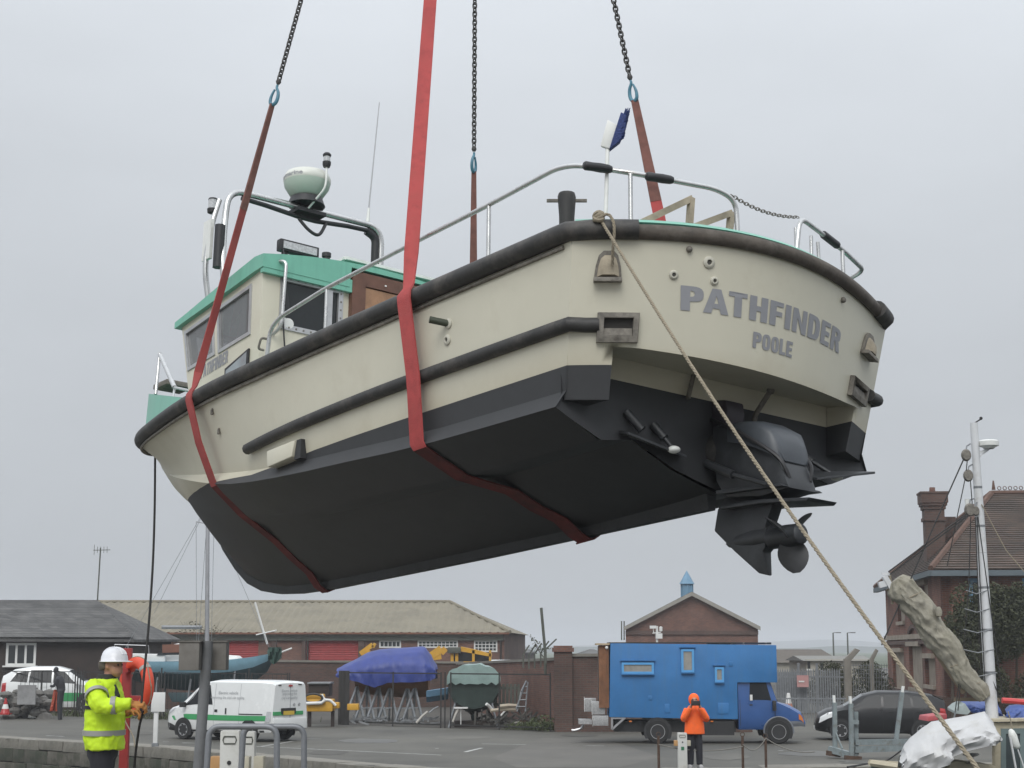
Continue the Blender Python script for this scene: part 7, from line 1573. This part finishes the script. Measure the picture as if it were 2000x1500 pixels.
for sd in (-1, 1): limb(b, [q(1356 + 6 * sd, 1425), q(1356 + 8 * sd, 1462, -.02), q(1356 + 9 * sd, 1491)], [.09, .065, .04]); limb(b, [q(1356 + 9 * sd, 1493, .05), q(1356 + 11 * sd, 1494, -.12)], [.045, .04])
organic('body', b, m_skin, om, .014, 3)
b = MB(); torso(b, [(0, 0, q(0, 1432).z, .245, .19), (0, 0, q(0, 1415).z, .23, .18), (0, 0, q(0, 1398).z, .205, .17), (0, 0, q(0, 1386).z, .2, .15), (0, 0, q(0, 1378).z, .12, .1)])
for sd, eu, hu in ((-1, 1338, 1348), (1, 1375, 1364)): limb(b, [q(1356 + 13 * sd, 1386), q(eu + 3 * sd, 1403, -.12), q(hu, 1382, -.27)], [.09, .085, .055])
o = organic('jacket', b, m_orj, om, .016, 3)
b = MB(); b.sphere(q(1356, 1367, .03), .135, 10, .98, .95, 1.12); hd_o = organic('hood', b, m_orj, om, .015, 2)
b = MB(); b.sphere(q(1356, 1371, -.075), .09, 8, .9, .5, 1.05); b.build('hood_opening', m_collar, om, smooth=60)
b = MB(); b.box(q(1356, 1373, -.36), (.22, .02, .115)); b.build('phone', m_trim, om, bevel=.006)
b = MB(); [limb(b, [q(1356 + 6 * sd, 1428), q(1356 + 8 * sd, 1462, -.02), q(1356 + 8.5 * sd, 1489)], [.11, .085, .075]) for sd in (-1, 1)]; organic('trousers', b, m_navy, om, .018, 3)
for sd in (-1, 1): b = MB(); limb(b, [q(1356 + 9 * sd, 1492, .07), q(1356 + 11 * sd, 1493, -.16)], [.06, .05]); organic('shoe', b, mat('pale_shoe', (.4, .4, .4), .7), om, .016, 2)
# ---- third figure leaning at the white van inside the fence
Yk = 67.4; gk = Vector((D(113, 1390, Yk).x, Yk, 0)); S3 = Yk / F_PX
km = empty('person', gk, label='person in dark clothes leaning at the white estate car behind the fence', cat='person'); q = lambda u, v, y=0: Vector(((u - 113) * S3, y, (1403 - v) * S3))
b = MB(); head(b, q(106, 1308), Vector((-1, 0, 0)), 1.); limb(b, [q(110, 1322), q(107, 1313)], [.07, .06]); limb(b, [q(118, 1348), q(115, 1333), q(110, 1322)], [.17, .19, .17]); limb(b, [q(111, 1324, -.18), q(106, 1338, -.2), q(98, 1338, -.1)], [.07, .06, .05])
for sd in (-1, 1): limb(b, [q(118, 1346, .1 * sd), q(116, 1372, .1 * sd), q(118, 1402, .1 * sd)], [.12, .09, .06])
organic('body', b, mat('dark_clothes', (.035, .035, .04), .9, var=.3), km, .025, 3)
# ================================================================== quay furniture
m_post = mat('red_post', (.27, .022, .02), .5, var=.15); m_ring = mat('lifebuoy_orange', (.62, .065, .025), .5, var=.12, vscale=6)
Yr = 21.5; ZQ = .95
pb_ = empty('lifebuoy_post', (D(243, 1400, Yr).x, Yr, ZQ), label='red post with a life ring bracket behind the man in yellow', cat='post')
zt_ = D(245, 1266, Yr).z - ZQ; b = MB(); b.box((0, .06, zt_ / 2), (.11, .09, zt_)); b.build('upright', m_post, pb_, bevel=.008)
zc_ = D(265, 1340, Yr).z - ZQ; b = MB(); b.box((.16, .0, zc_ - .17), (.42, .06, .1), Matrix.Rotation(-.5, 3, 'Z')); b.build('bracket_arm', m_post, pb_, bevel=.01); b = MB(); b.box((.02, -.02, zc_ + .2), (.06, .2, .05)); b.build('hanger', m_post, pb_)
lr = empty('life_ring', pb_.location + Vector((.15, -.05, zc_)), label='orange life ring hanging on the red post', cat='life ring')
M = Matrix.Rotation(R_(-48), 4, 'Z') @ Matrix.Rotation(R_(90), 4, 'X')
def torus(R0, r0, n=40, k=12, fl=1.):
    b = MB(); vs = []; fs = []
    for i in range(n):
        a = 2 * math.pi * i / n
        for j in range(k): t = 2 * math.pi * j / k; vs.append(((R0 + r0 * math.cos(t)) * math.cos(a), (R0 + r0 * math.cos(t)) * math.sin(a), r0 * fl * math.sin(t)))
    for i in range(n):
        for j in range(k): fs.append((i * k + j, ((i + 1) % n) * k + j, ((i + 1) % n) * k + (j + 1) % k, i * k + (j + 1) % k))
    b.add(vs, fs); return b
torus(.295, .075).xf(M).build('ring', m_ring, lr, smooth=60)
for a in (45, 135, 225, 315):
    b = MB(); c = Vector((.295 * math.cos(R_(a)), .295 * math.sin(R_(a)), 0)); tg = Vector((-math.sin(R_(a)), math.cos(R_(a)), 0)); rd_ = Vector((math.cos(R_(a)), math.sin(R_(a)), 0)); rings = []
    for s in (-.025, .025): rings.append([c + tg * s + (rd_ * math.cos(t) + Vector((0, 0, 1)) * math.sin(t)) * .079 for t in np.linspace(0, 6.283, 14)[:-1]])
    b.loft(rings, cap=False); b.xf(M).build('strap', m_band, lr, smooth=50)
b = MB(); b.tube(bez([M @ Vector((.37 * math.cos(a), .37 * math.sin(a), .02 * math.sin(4 * a))) for a in np.linspace(0, 6.283, 13)], 3), .009, 5); b.tube(bez([M @ Vector((-.2, -.1, .1)), M @ Vector((-.1, -.4, .1)), M @ Vector((.05, -.62, .05)), M @ Vector((.1, -.75, .05))], 4), .008, 5); b.build('grab_line', m_rope, lr, smooth=60)
# white sign on the far quay edge
sg = empty('quay_sign', G(303, 1459), label='small white blank sign on a white post at the quay edge', cat='sign'); Ys_ = sg.location.y; zz1 = D(303, 1352, Ys_).z; zz0 = D(303, 1390, Ys_).z
b = MB(); b.box((0, 0, zz0 / 2 + .1), (.12, .1, zz0 + .2)); b.build('post', m_wht, sg, bevel=.006); b = MB(); b.box((.06, -.07, (zz0 + zz1) / 2), (.40, .03, zz1 - zz0)); b.build('plate', m_wht, sg, bevel=.005); b = MB(); b.box((0, 0, .06), (.18, .16, .12)); b.build('foot', m_galv, sg, bevel=.008); b = MB(); b.tube([(.0, .05, zz1), (.0, .05, zz1 + .35)], .015, 5); b.build('rod', m_fence, sg)
# grey pole with two cabinets, near quay
Yp_ = 15.; pl = empty('cabinet_pole', label='leaning grey steel pole carrying two grey cabinets in front of the van', cat='pole'); pz = lambda u, v, dy=0: D(u, v, Yp_ + dy)
bt0 = pz(374, 1668); bt0.z = ZQ; m_gp = mat('grey_pole_paint', (.15, .155, .16), .55, var=.15, vscale=6)
b = MB(); b.tube([bt0, pz(406, 1252)], .048, 12); b.build('pole', m_gp, pl, smooth=50); b = MB(); b.lathe([(.0, 0), (.12, 0), (.12, .02), (0, .02)], 12, bt0); b.build('base_plate', m_gp, pl)
m_cab = mat('grey_cabinet', (.165, .155, .14), .6, var=.12, vscale=5, dirt=(.11, .10, .085), dscale=3)
for u0, u1, dy in ((356, 397, -.0), (399, 441, .06)):
    a, c = pz(u0, 1309, dy), pz(u1, 1254, dy); b = MB(); b.box(((a.x + c.x) / 2, Yp_ + dy + (-.1 if u0 < 380 else .12), (a.z + c.z) / 2), (c.x - a.x, .16, c.z - a.z)); cb_ = b.build('cabinet', m_cab, pl, bevel=.008)
    b = MB(); b.box(((a.x + c.x) / 2, Yp_ + dy + (-.1 if u0 < 380 else .12), c.z + .005), (c.x - a.x + .02, .18, .012)); b.build('rain_lid', m_cab, cb_)
# hoop rails
for k, (uL, uR, Yh, lab) in enumerate(((409, 541, 13.2, 'left of the two grey steel hoop barriers at the bottom edge'), (476, 594, 13.9, 'right of the two grey steel hoop barriers at the bottom edge'))):
    a, c = D(uL, 1419, Yh), D(uR, 1419, Yh); hb2 = empty('hoop_barrier', ((a.x + c.x) / 2, Yh, ZQ), label=lab, cat='barrier', group='hoop barriers on the near quay'); w = (c.x - a.x) / 2; h = a.z - ZQ
    b = MB(); b.tube(fillet([(-w - .045, 0, 0), (-w, 0, h), (w, 0, h), (w + .02, 0, 0)], .09, 6), .0245, 10); b.build('hoop', mat('galv_hoop', (.21, .22, .235), .5, metal=.3, var=.15, vscale=8), hb2, smooth=60)
    for s in (-1, 1): b = MB(); b.lathe([(0, 0), (.07, 0), (.07, .012), (0, .012)], 12, (s * w + (-.045 if s < 0 else .02), 0, 0)); b.build('flange', m_galv, hb2)
# power pedestals
def pedestal(loc, w, h, lab, sc=1.):
    e = empty('power_pedestal', loc, label=lab, cat='pedestal', group='white power pedestals'); m_pw = mat('pedestal_white', (.56, .56, .53), .5, var=.08, dirt=(.36, .35, .3), dscale=3)
    b = MB(); b.box((0, 0, h / 2), (w, w * .9, h)); b.build('column', m_pw, e, bevel=.02)
    b = MB(); b.tube([(-w * .28, -w * .47, h - .05), (-w * .34, -w * .47, h - .08), (-w * .28, -w * .47, h - .11), (w * .28, -w * .47, h - .11), (w * .34, -w * .47, h - .08), (w * .28, -w * .47, h - .05), (-w * .28, -w * .47, h - .05)], .006, 5); b.build('lamp_rim', m_fasc, e)
    b = MB(); b.box((0, -w * .46, h - .45 * sc), (w * .32, .01, .10 * sc)); b.build('green_label', mat('label_green', (.03, .17, .08), .5), e); b = MB(); b.lathe([(0, 0), (.018, 0), (.018, .012), (0, .012)], 10, (-.0, -w * .46 - .006, h - .27 * sc), 'y'); b.build('lock', m_trim, e)
    for sd, m in ((-1, mat('socket_orange', (.45, .25, .10), .6)), (1, mat('socket_cream', (.45, .42, .33), .6))): b = MB(); b.box((sd * (w * .5 + .04), 0, h - .30 * sc), (.09, .14, .16 * sc)); b.build('socket_box', m, e, bevel=.01)
    return e
a = D(452, 1426, 14.6); pedestal((a.x, 14.6, ZQ), .17, a.z - ZQ, 'white power pedestal with green label behind the hoop barrier')
a = D(487, 1428, 15.4); pedestal((a.x, 15.4, ZQ), .12, a.z - ZQ, 'narrow white pedestal half hidden right of the green labelled one')
a = D(1332, 1431, 40.0); pedestal((a.x, 40., 0), .22, a.z, 'white power pedestal beside the person in orange', .8)
# rusty posts with slack rope along the quay edge
m_rust = mat('rusty_post', (.075, .045, .03), .85, var=.4, vscale=8)
pp = []
for k, (u, vt, Yk) in enumerate(((1286, 1437, 40.0), (1450, 1437, 40.4), (1495, 1440, 40.6))):
    a = D(u, vt, Yk); e = empty('quay_post', (a.x, Yk, 0), label=['rusty quay post left of the person in orange', 'middle one of three rusty quay posts, right of the person in orange', 'rightmost of three rusty quay posts, below the camper cab'][k], cat='post', group='rusty posts along the quay edge')
    b = MB(); b.tube([(0, 0, -.02), (0, 0, a.z)], .032, 8); b.build('stake', m_rust, e, smooth=50); b = MB(); b.tube([(.05 * math.cos(t), 0, a.z + .03 + .05 * math.sin(t)) for t in np.linspace(0, 6.283, 12)], .01, 5); b.build('eye', m_rust, e); pp.append(Vector((a.x, Yk, a.z)))
    if k == 1: pass
for a, c, lab, sag in ((pp[0] + Vector((0, 0, -.2)), pp[1] + Vector((0, 0, -.25)), 'slack rope strung low between the left and middle quay posts', .12), (pp[1] + Vector((0, 0, -.2)), pp[2] + Vector((0, 0, -.02)), 'short slack rope between the middle and right quay posts', .2), (pp[2] + Vector((0, 0, -.02)), pp[2] + Vector((1.2, .2, -.35)), 'rope end trailing right from the rightmost quay post', .12)):
    b = MB(); b.tube([a.lerp(c, t) + Vector((0, -.03, -sag * 4 * t * (1 - t))) for t in np.linspace(0, 1, 14)], .014, 5); tag(b.build('barrier_rope', mat('grey_rope', (.2, .19, .17), .9)), lab, 'rope')
# steel boat cradle in front of the black car
m_crad = mat('cradle_green_grey', (.20, .235, .24), .55, var=.2, vscale=5, dirt=(.12, .10, .08), dscale=6)
Yc = 43.6; cr = empty('steel_cradle', label='grey green steel boat cradle standing in front of the black car', cat='cradle'); c = lambda u, v, dy=0: D(u, v, Yc + dy)
def cbar(name, a, d, w, h=None, m=None): b = MB(); b.bar(a, d, w, h or w); return b.build(name, m or m_crad, cr)
for u, vt, vb, dy in ((1631, 1372, 1466, .6), (1663, 1374, 1476, 0), (1673, 1390, 1474, .15)):
    cbar('upright', c(u, vb, dy), c(u - 1, vt, dy), .15 if u != 1673 else .08, .1)
    if u != 1673: cbar('pad', c(u - 2, vt, dy), c(u - 3, vt - 14, dy), .12, .06, m_whitep)
cbar('beam', c(1670, 1450), c(1790, 1448, 1.0), .09, .14); cbar('beam', c(1668, 1464), c(1790, 1460, 1.0), .12, .16); cbar('foot_beam', c(1620, 1463, .6), c(1672, 1478), .14, .16); cbar('strut', c(1629, 1424, .6), c(1645, 1462, .3), .04); cbar('strut', c(1663, 1410), c(1677, 1411), .1)
cbar('timber', c(1614, 1470, .6), c(1642, 1474, .5), .2, .12, m_rust); cbar('timber', c(1650, 1480), c(1682, 1482), .2, .12, m_rust); cbar('upright', c(1750, 1448, .9), c(1762, 1352, .9), .12, .1); cbar('pad', c(1762, 1352, .9), c(1764, 1340, .9), .1, .06, m_whitep)
b = MB(); b.tube(bez([G(1655, 1498, .03), G(1690, 1492, .03), G(1730, 1486, .03), D(1760, 1466, 41) ], 5), .02, 6); tag(b.build('water_hose', m_blackp), 'dark hose lying on the quay left of the white tarpaulin', 'hose')
# ================================================================== moored fishing vessel, right foreground
from mathutils import noise as mnoise
Yv = 33.5; fv = empty('fishing_vessel', label='moored vessel with white mast, raised boom and cream wheelhouse at bottom right', cat='boat'); V = lambda u, v, dy=0: D(u, v, Yv + dy)
m_fvh = mat('vessel_cream', (.46, .41, .30), .6, var=.15, dirt=(.25, .2, .13), dscale=3); m_mast = mat('mast_white', (.60, .61, .62), .5, var=.08, dirt=(.42, .42, .4), dscale=3)
m_can = mat('old_canvas', (.30, .28, .225), .85, var=.3, vscale=3, dirt=(.15, .14, .10), dscale=3, dlo=.45, dhi=.7, bump=.6, bscale=16)
xs_v = [7.2, 7.8, 8.8, 10.5, 13, 16, 18.5]; bw = [.05, .6, 1.25, 1.7, 1.85, 1.7, 1.3]; zs = [.52, .45, .38, .32, .30, .34, .42]; rings = []
for x, w, z in zip(xs_v, bw, zs): rings.append([Vector((x + (.0), Yv + .5 + sd * w * k, z + (-3.0 - z) * t)) for sd, ks in ((-1, ((1, 0), (1.0, .3), (.85, .7), (.4, .95))), (1, ((.4, .95), (.85, .7), (1, .3), (1, 0)))) for k, t in ks])
b = MB(); b.loft(rings); b.build('hull', mat('vessel_hull', (.06, .09, .075), .5, var=.15), fv, smooth=35)
b = MB(); b.tube([(x, Yv + .5 - w, z + .03) for x, w, z in zip(xs_v, bw, zs)] , .07, 6); b.tube([(x, Yv + .5 + w, z + .03) for x, w, z in zip(xs_v, bw, zs)], .07, 6); b.build('rail_cap', m_fvh, fv, smooth=50)
b = MB(); b.box((11.5, Yv + .5, .1), (6.6, 2.6, .1)); b.build('deck', m_deck, fv)
# hatch coaming under the white sheet
b = MB(); a, c = V(1862, 1502, -.6), V(1945, 1490, -.6); b.prism([V(1850, 1512, -.7), V(1945, 1508, -.7), V(1945, 1496, -.7), V(1870, 1486, -.7), V(1855, 1490, -.7)], (0, 1.2, 0)); b.build('coaming', m_fvh, fv, bevel=.02)
b = MB(); b.lathe([(.12, 0), (.05, .03), (.045, .12), (.16, .16), (.14, .19), (0, .19)], 16, V(1897, 1488, -.8) - Vector((0, 0, .03))); b.build('mushroom_vent', m_rim, fv, smooth=40)
# wheelhouse at the right edge
o, ev, n = panel('wheelhouse_wall', [V(1944, 1530, -.5), V(2100, 1534, -.5), V(2100, 1408, -.5), V(1944, 1412, -.5)], [(.1, .34, .2, .86), (.45, .7, .2, .86)], m_fvh, fv, th=.06)
for h in ((.1, .34, .2, .86), (.45, .7, .2, .86)): window(ev, n, h, fv, fw=.1, mtf=mat('frame_sage', (.14, .185, .185), .6), mtp=mat('vessel_pane', (.06, .075, .08), .1))
o, ev, n = panel('wheelhouse_wall', [V(1944, 1412, -.5), V(1944, 1530, -.5), V(1948, 1528, 1.2), V(1948, 1411, 1.2)], [], m_fvh, fv, th=.06)
b = MB(); b.prism([V(1938, 1410, -.6), V(2105, 1407, -.6), V(2105, 1402, -.6), V(1938, 1405, -.6)], (0, 2., 0)); b.build('wheelhouse_roof', m_fvh, fv)
# mast
def tb2(name, pts, r, m, rs=None, n=8, par=None): b = MB(); b.tube(pts, r, n, rs=rs); return b.build(name, m, par or fv, smooth=60)
mbt, mtp_ = V(1936, 1372), V(1902, 826); tb2('mast', [V(1939, 1420), mbt, mbt.lerp(mtp_, .5), mtp_], .1, m_mast, [.125, .12, .10, .075], 14)
for t in (.1, .25, .40, .52, .62, .76): p = mbt.lerp(mtp_, t); d = (mtp_ - mbt).normalized(); r = .122 - .045 * t; tb2('mast_band', [p, p + d * .05], r, m_galv, n=14)
tb2('masthead_arm', [mtp_ + Vector((.02, 0, -.0)), V(1915, 819), V(1916, 816)], .014, m_fence); b = MB(); b.sphere(V(1916, 817), .035, 6); b.build('wind_vane', m_fence, fv, smooth=60)
vr = empty('radar_scanner'); vr.parent = fv; rc = V(1931, 868); b = MB(); b.lathe([(.1, -.09), (.13, -.06), (.2, -.03), (.205, .06), (.17, .085), (0, .09)], 24, rc); b.build('dome', m_whitep, vr, smooth=40); b = MB(); b.bar(V(1912, 885), rc + Vector((0, 0, -.09)), .05); b.bar(V(1912, 893), rc + Vector((0, 0, -.1)), .03); b.build('bracket', m_mast, vr)
def block(u, v, r=.1):
    e = empty('pulley_block'); e.parent = fv; p = V(u, v, -.12); b = MB(); b.lathe([(0, -.05), (r * .8, -.05), (r, -.02), (r, .02), (r * .8, .05), (0, .05)], 14, p, 'y'); b.v = [(x, y, p.z + (z - p.z) * 1.25) for x, y, z in b.v]; b.build('cheek', m_bronze, e, smooth=40); b = MB(); b.tube([p + Vector((0, 0, r)), p + Vector((.03, .03, r * 1.9)), V(u + 8, v - 22, 0)], .015, 6); b.build('shackle', m_galv, e)
block(1887, 889); block(1891, 929); block(1894, 996, .11); block(1905, 998, .08)
tb2('lamp_bracket', [V(1890, 992), V(1889, 975)], .05, m_whitep)
lines = [((1884, 893), (1845, 980), (1722, 1260)), ((1889, 900), (1886, 930), (1868, 1016), (1850, 1105)), ((1893, 1000), (1735, 1117)), ((1893, 1005), (1738, 1122)), ((1895, 935), (1900, 1000)), ((1896, 1010), (1892, 1150), (1871, 1388)), ((1910, 1010), (1932, 1170), (1960, 1370)), ((1917, 985), (1965, 1075), (2010, 1128)), ((1908, 1010), (1917, 1200), (1925, 1365)), ((1905, 1010), (1912, 1200), (1918, 1365)), ((1883, 1260), (1862, 1415)), ((1939, 1330), (1968, 1400), (1975, 1420))]
for i, L in enumerate(lines): tb2('rigging_line', [V(u, v, -.15 if i < 5 else -.1) for u, v in L], .011 if i not in (0, 2, 3) else .015, m_fence if i != 7 else m_rope, n=5)
for v0 in (1157, 1193, 1233, 1272, 1318): 
    t = (v0 - 1010) / 378; uL = 1896 - 25 * t; uR = 1910 + 46 * t; tb2('ratline', [V(uL, v0 - 4, -.1), V((uL + uR) / 2, v0 + 3, -.14), V(uR, v0 - 4, -.1)], .011, m_galv, n=5)
# boom with the sail furled along it
bo = empty('boom'); bo.parent = fv
e0, e1 = V(1738, 1140), V(1908, 1366); tb2('spar', [V(1735, 1148, .05), V(1757, 1170, .05), V(1884, 1352, .05)], .07, mat('spar_wood', (.2, .155, .10), .7), par=bo)
rs = [.12, .24, .25, .235, .23, .225, .225, .22, .215, .205, .2, .19, .185, .175, .165, .15, .10]; pts = [e0.lerp(e1, i / 16) + Vector((.12 - .02 * math.sin(i * 1.1), -.05, .025 * math.sin(i * .9) + .09 * (1 - i / 16))) for i in range(17)]
cl = bez(pts, 12); ax_ = (e1 - e0).normalized(); a1_ = ax_.cross(Vector((0, 1, 0))).normalized(); a2_ = Vector((0, 1, 0)); rings = []; r9 = random.Random(31); hp9 = [r9.uniform(0, 6) for _ in range(8)]
for i, c in enumerate(cl):
    s_ = i / (len(cl) - 1) * 16; R0 = float(np.interp(s_, range(17), rs)); q = []
    for k in range(64):
        a = 2 * math.pi * k / 64
        v_ = Vector((math.cos(a) * .9, math.sin(a) * .9, s_ * .27)); n1 = mnoise.noise(v_ * 1.1); n2 = 1 - 2 * abs(mnoise.noise(v_ * 2.3 + Vector((5, 1, 2)))); n3 = mnoise.noise(v_ * 5.5)
        n4 = 1 - 2.4 * abs(mnoise.noise(Vector((math.cos(a) * 2.6, math.sin(a) * 2.6, s_ * .55)) + Vector((9, 4, 3)))); f = 1 + .30 * n1 + .15 * n2 + .04 * n3 + .11 * n4
        q.append(c + (a1_ * math.cos(a) + a2_ * math.sin(a)) * R0 * f * 1.06)
    rings.append(q)
b = MB(); b.loft(rings); so = b.build('furled_sail', m_can, bo, smooth=50)
for t in (.16, .33, .52, .7, .88):
    i = int(t * 96); c = bez(pts, 6)[i]; d = (e1 - e0).normalized(); r = float(np.interp(t * 16, range(17), rs)) + .012; u_ = d.cross(Vector((0, 1, 0))).normalized(); tb2('sail_tie', [c + (Vector((0, 1, 0)) * math.cos(a) + u_ * math.sin(a)) * r + d * .05 * math.sin(a) for a in np.linspace(0, 6.283, 16)], .014, m_rope, n=5, par=bo)
b = MB(); b.bar(V(1727, 1125), V(1742, 1152), .16, .1); b.bar(V(1716, 1143), V(1735, 1138), .12, .12); b.bar(V(1722, 1120), V(1738, 1122), .05); b.build('end_fitting', m_mast, bo)
b = MB(); b.bar(V(1738, 1120), V(1743, 1180), .04); b.build('end_lashing', m_rope, bo); b = MB(); b.lathe([(0, 0), (.06, .02), (.07, .12), (.03, .2), (0, .2)], 10, V(1834, 1205, -.3)); b.build('float', m_can, bo, smooth=50)
tb2('hook_chain', [V(1866, 1392, -.3), V(1862, 1408, -.3), V(1864, 1424, -.3), V(1859, 1424, -.3)], .016, m_galv)
# sheets and gear on deck
def sheet(name, top, bot, Yf, dep, m, lab, cat, seed, fold=.06, nu=64, nv=16):
    """draped sheet: ridge along top pixels, hanging to bottom pixels in front and behind"""
    r = random.Random(seed); su = np.linspace(0, 1, nu); ti = lambda L, s: [float(np.interp(s, np.linspace(0, 1, len(L)), [p_[k] for p_ in L])) for k in (0, 1)]
    ph = [r.uniform(0, 6) for _ in range(6)]
    def fn(s, t):
        a = ti(top, s); c = ti(bot, s); tt = min(abs(t), 1); u = a[0] + (c[0] - a[0]) * tt; v_ = a[1] + (c[1] - a[1]) * tt
        y = Yf + dep * .5 * (1 + t) if t > -0 else Yf + dep * .5 * (1 + t)
        nv_ = Vector((s * 3.2, t * 1.6, seed)); w = fold * (1.6 * (1 - 2.2 * abs(mnoise.noise(nv_))) + 1.1 * (.6 - 2 * abs(mnoise.noise(nv_ * 2.3 + Vector((3, 7, 1))))) + .5 * mnoise.noise(nv_ * 6)) * (.3 + .8 * tt)
        p_ = D(u, v_, Yf + dep * .5 * (1 - (1 - (1 - tt) ** 2) ** .5) if t <= 0 else Yf + dep * (.5 + .5 * tt)); return p_ + Vector((w * .3, -w if t <= 0 else w, w * .25 * (tt > .05)))
    b = MB(); b.grid(fn, list(su), list(np.linspace(-1, 1, nv * 2 + 1))); return tag(b.build(name, m, None, smooth=38), lab, cat)
m_ws = mat('white_sheet', (.50, .50, .50), .7, var=.05, dirt=(.45, .44, .41), dscale=2.5)
sheet('white_tarpaulin', [(1757, 1475), (1764, 1455), (1775, 1440), (1796, 1423), (1816, 1409), (1842, 1405), (1880, 1398), (1919, 1389), (1936, 1410), (1947, 1445)], [(1750, 1512), (1765, 1518), (1790, 1512), (1815, 1508), (1845, 1497), (1862, 1478), (1885, 1468), (1915, 1462), (1938, 1459), (1949, 1452)], 31.4, 2.2, m_ws, 'crumpled white tarpaulin over gear at the bottom right', 'tarpaulin', 3, .13)
sheet('blue_tarpaulin', [(1866, 1371), (1885, 1368), (1910, 1368), (1930, 1369), (1948, 1369)], [(1900, 1392), (1905, 1393), (1925, 1390), (1945, 1397), (1958, 1408)], 34.2, 1.2, mat('bright_blue_tarp', (.045, .085, .27), .5, var=.15), 'blue tarpaulin slung below the mast foot', 'tarpaulin', 4, .04)
sheet('blue_cover', [(1962, 1385), (1970, 1377), (1990, 1375), (2020, 1375)], [(1962, 1400), (1970, 1404), (1990, 1403), (2020, 1404)], 33.4, 1.2, mat('bright_blue_tarp', (.045, .085, .27), .5), 'smaller blue cover at the right edge under the red tube', 'tarpaulin', 5, .03)
b = MB(); b.prism([V(1863, 1388), V(1872, 1380), V(1885, 1374), (V(1896, 1390)), V(1890, 1396), V(1864, 1394)], (0, .5, .05)); gear('hatch_cover', b, mat('hatch_sage', (.33, .38, .37), .6), 'pale grey green hatch board leaning under the blue tarpaulin', 'board', .01)
b = MB(); b.tube([V(1957, 1368, -.6), V(1975, 1369, -.6), V(2030, 1374, -.6)], .055, 8); gear('red_tube', b, mat('bright_red', (.55, .05, .05), .5), 'bright red tube lying along the right edge', 'tube')
b = MB(); b.prism([V(1812, 1409, .8), V(1850, 1405, .8), V(1850, 1394, .8), V(1814, 1399, .8)], (0, .8, 0)); gear('red_box', b, mat('pink_red', (.50, .10, .11), .6), 'faded red box between the black car and the white tarpaulin', 'box', .02)
b = MB(); b.bar(V(1864, 1366, .3), V(2020, 1367, .3), .06, .07); gear('timber_rail', b, mat('spar_wood', (.2, .155, .10), .7), 'thin timber rail behind the mast foot', 'rail')
fd = empty('boat_fender', V(1978, 1436, -.9), label='white boat fender hanging before the wheelhouse window', cat='fender'); b = MB(); b.lathe([(0, -.26), (.06, -.25), (.095, -.2), (.09, .0), (.06, .09), (.02, .12), (0, .12)], 14); b.v = [(x * .9 + (-z) * .25, y, z) for x, y, z in b.v]; b.build('body', m_whitep, fd, smooth=60); b = MB(); b.tube([(0, 0, .1), (-.03, 0, .3), (-.07, 0, .45)], .012, 6); b.build('lanyard', m_rope, fd)
for k, (a, c, lab) in enumerate((((1973, 1440), (1986, 1512), 'white pole slanting down in front of the vessel window'), ((1988, 1464), (2002, 1505), 'thin white pole at the lower right corner'))): b = MB(); b.tube([V(*a, -1.), V(*c, -1.)], .022 - .008 * k, 8); gear('white_pole', b, m_mast, lab, 'pole')
# ================================================================== damp air
b = MB(); b.box((0, 1750, 13.5), (7000, 4100, 36)); hz_ = b.build('haze', None); hz_.data.materials.clear()
m = bpy.data.materials.new('haze'); m.use_nodes = True; n = m.node_tree.nodes; n.clear(); o_ = n.new('ShaderNodeOutputMaterial'); vv = n.new('ShaderNodeVolumePrincipled')
vv.inputs['Color'].default_value = (.93, .96, 1, 1); vv.inputs['Density'].default_value = .0006; vv.inputs['Anisotropy'].default_value = 0; m.node_tree.links.new(vv.outputs[0], o_.inputs['Volume'])
hz_.data.materials.append(m); tag(hz_, kind='stuff')
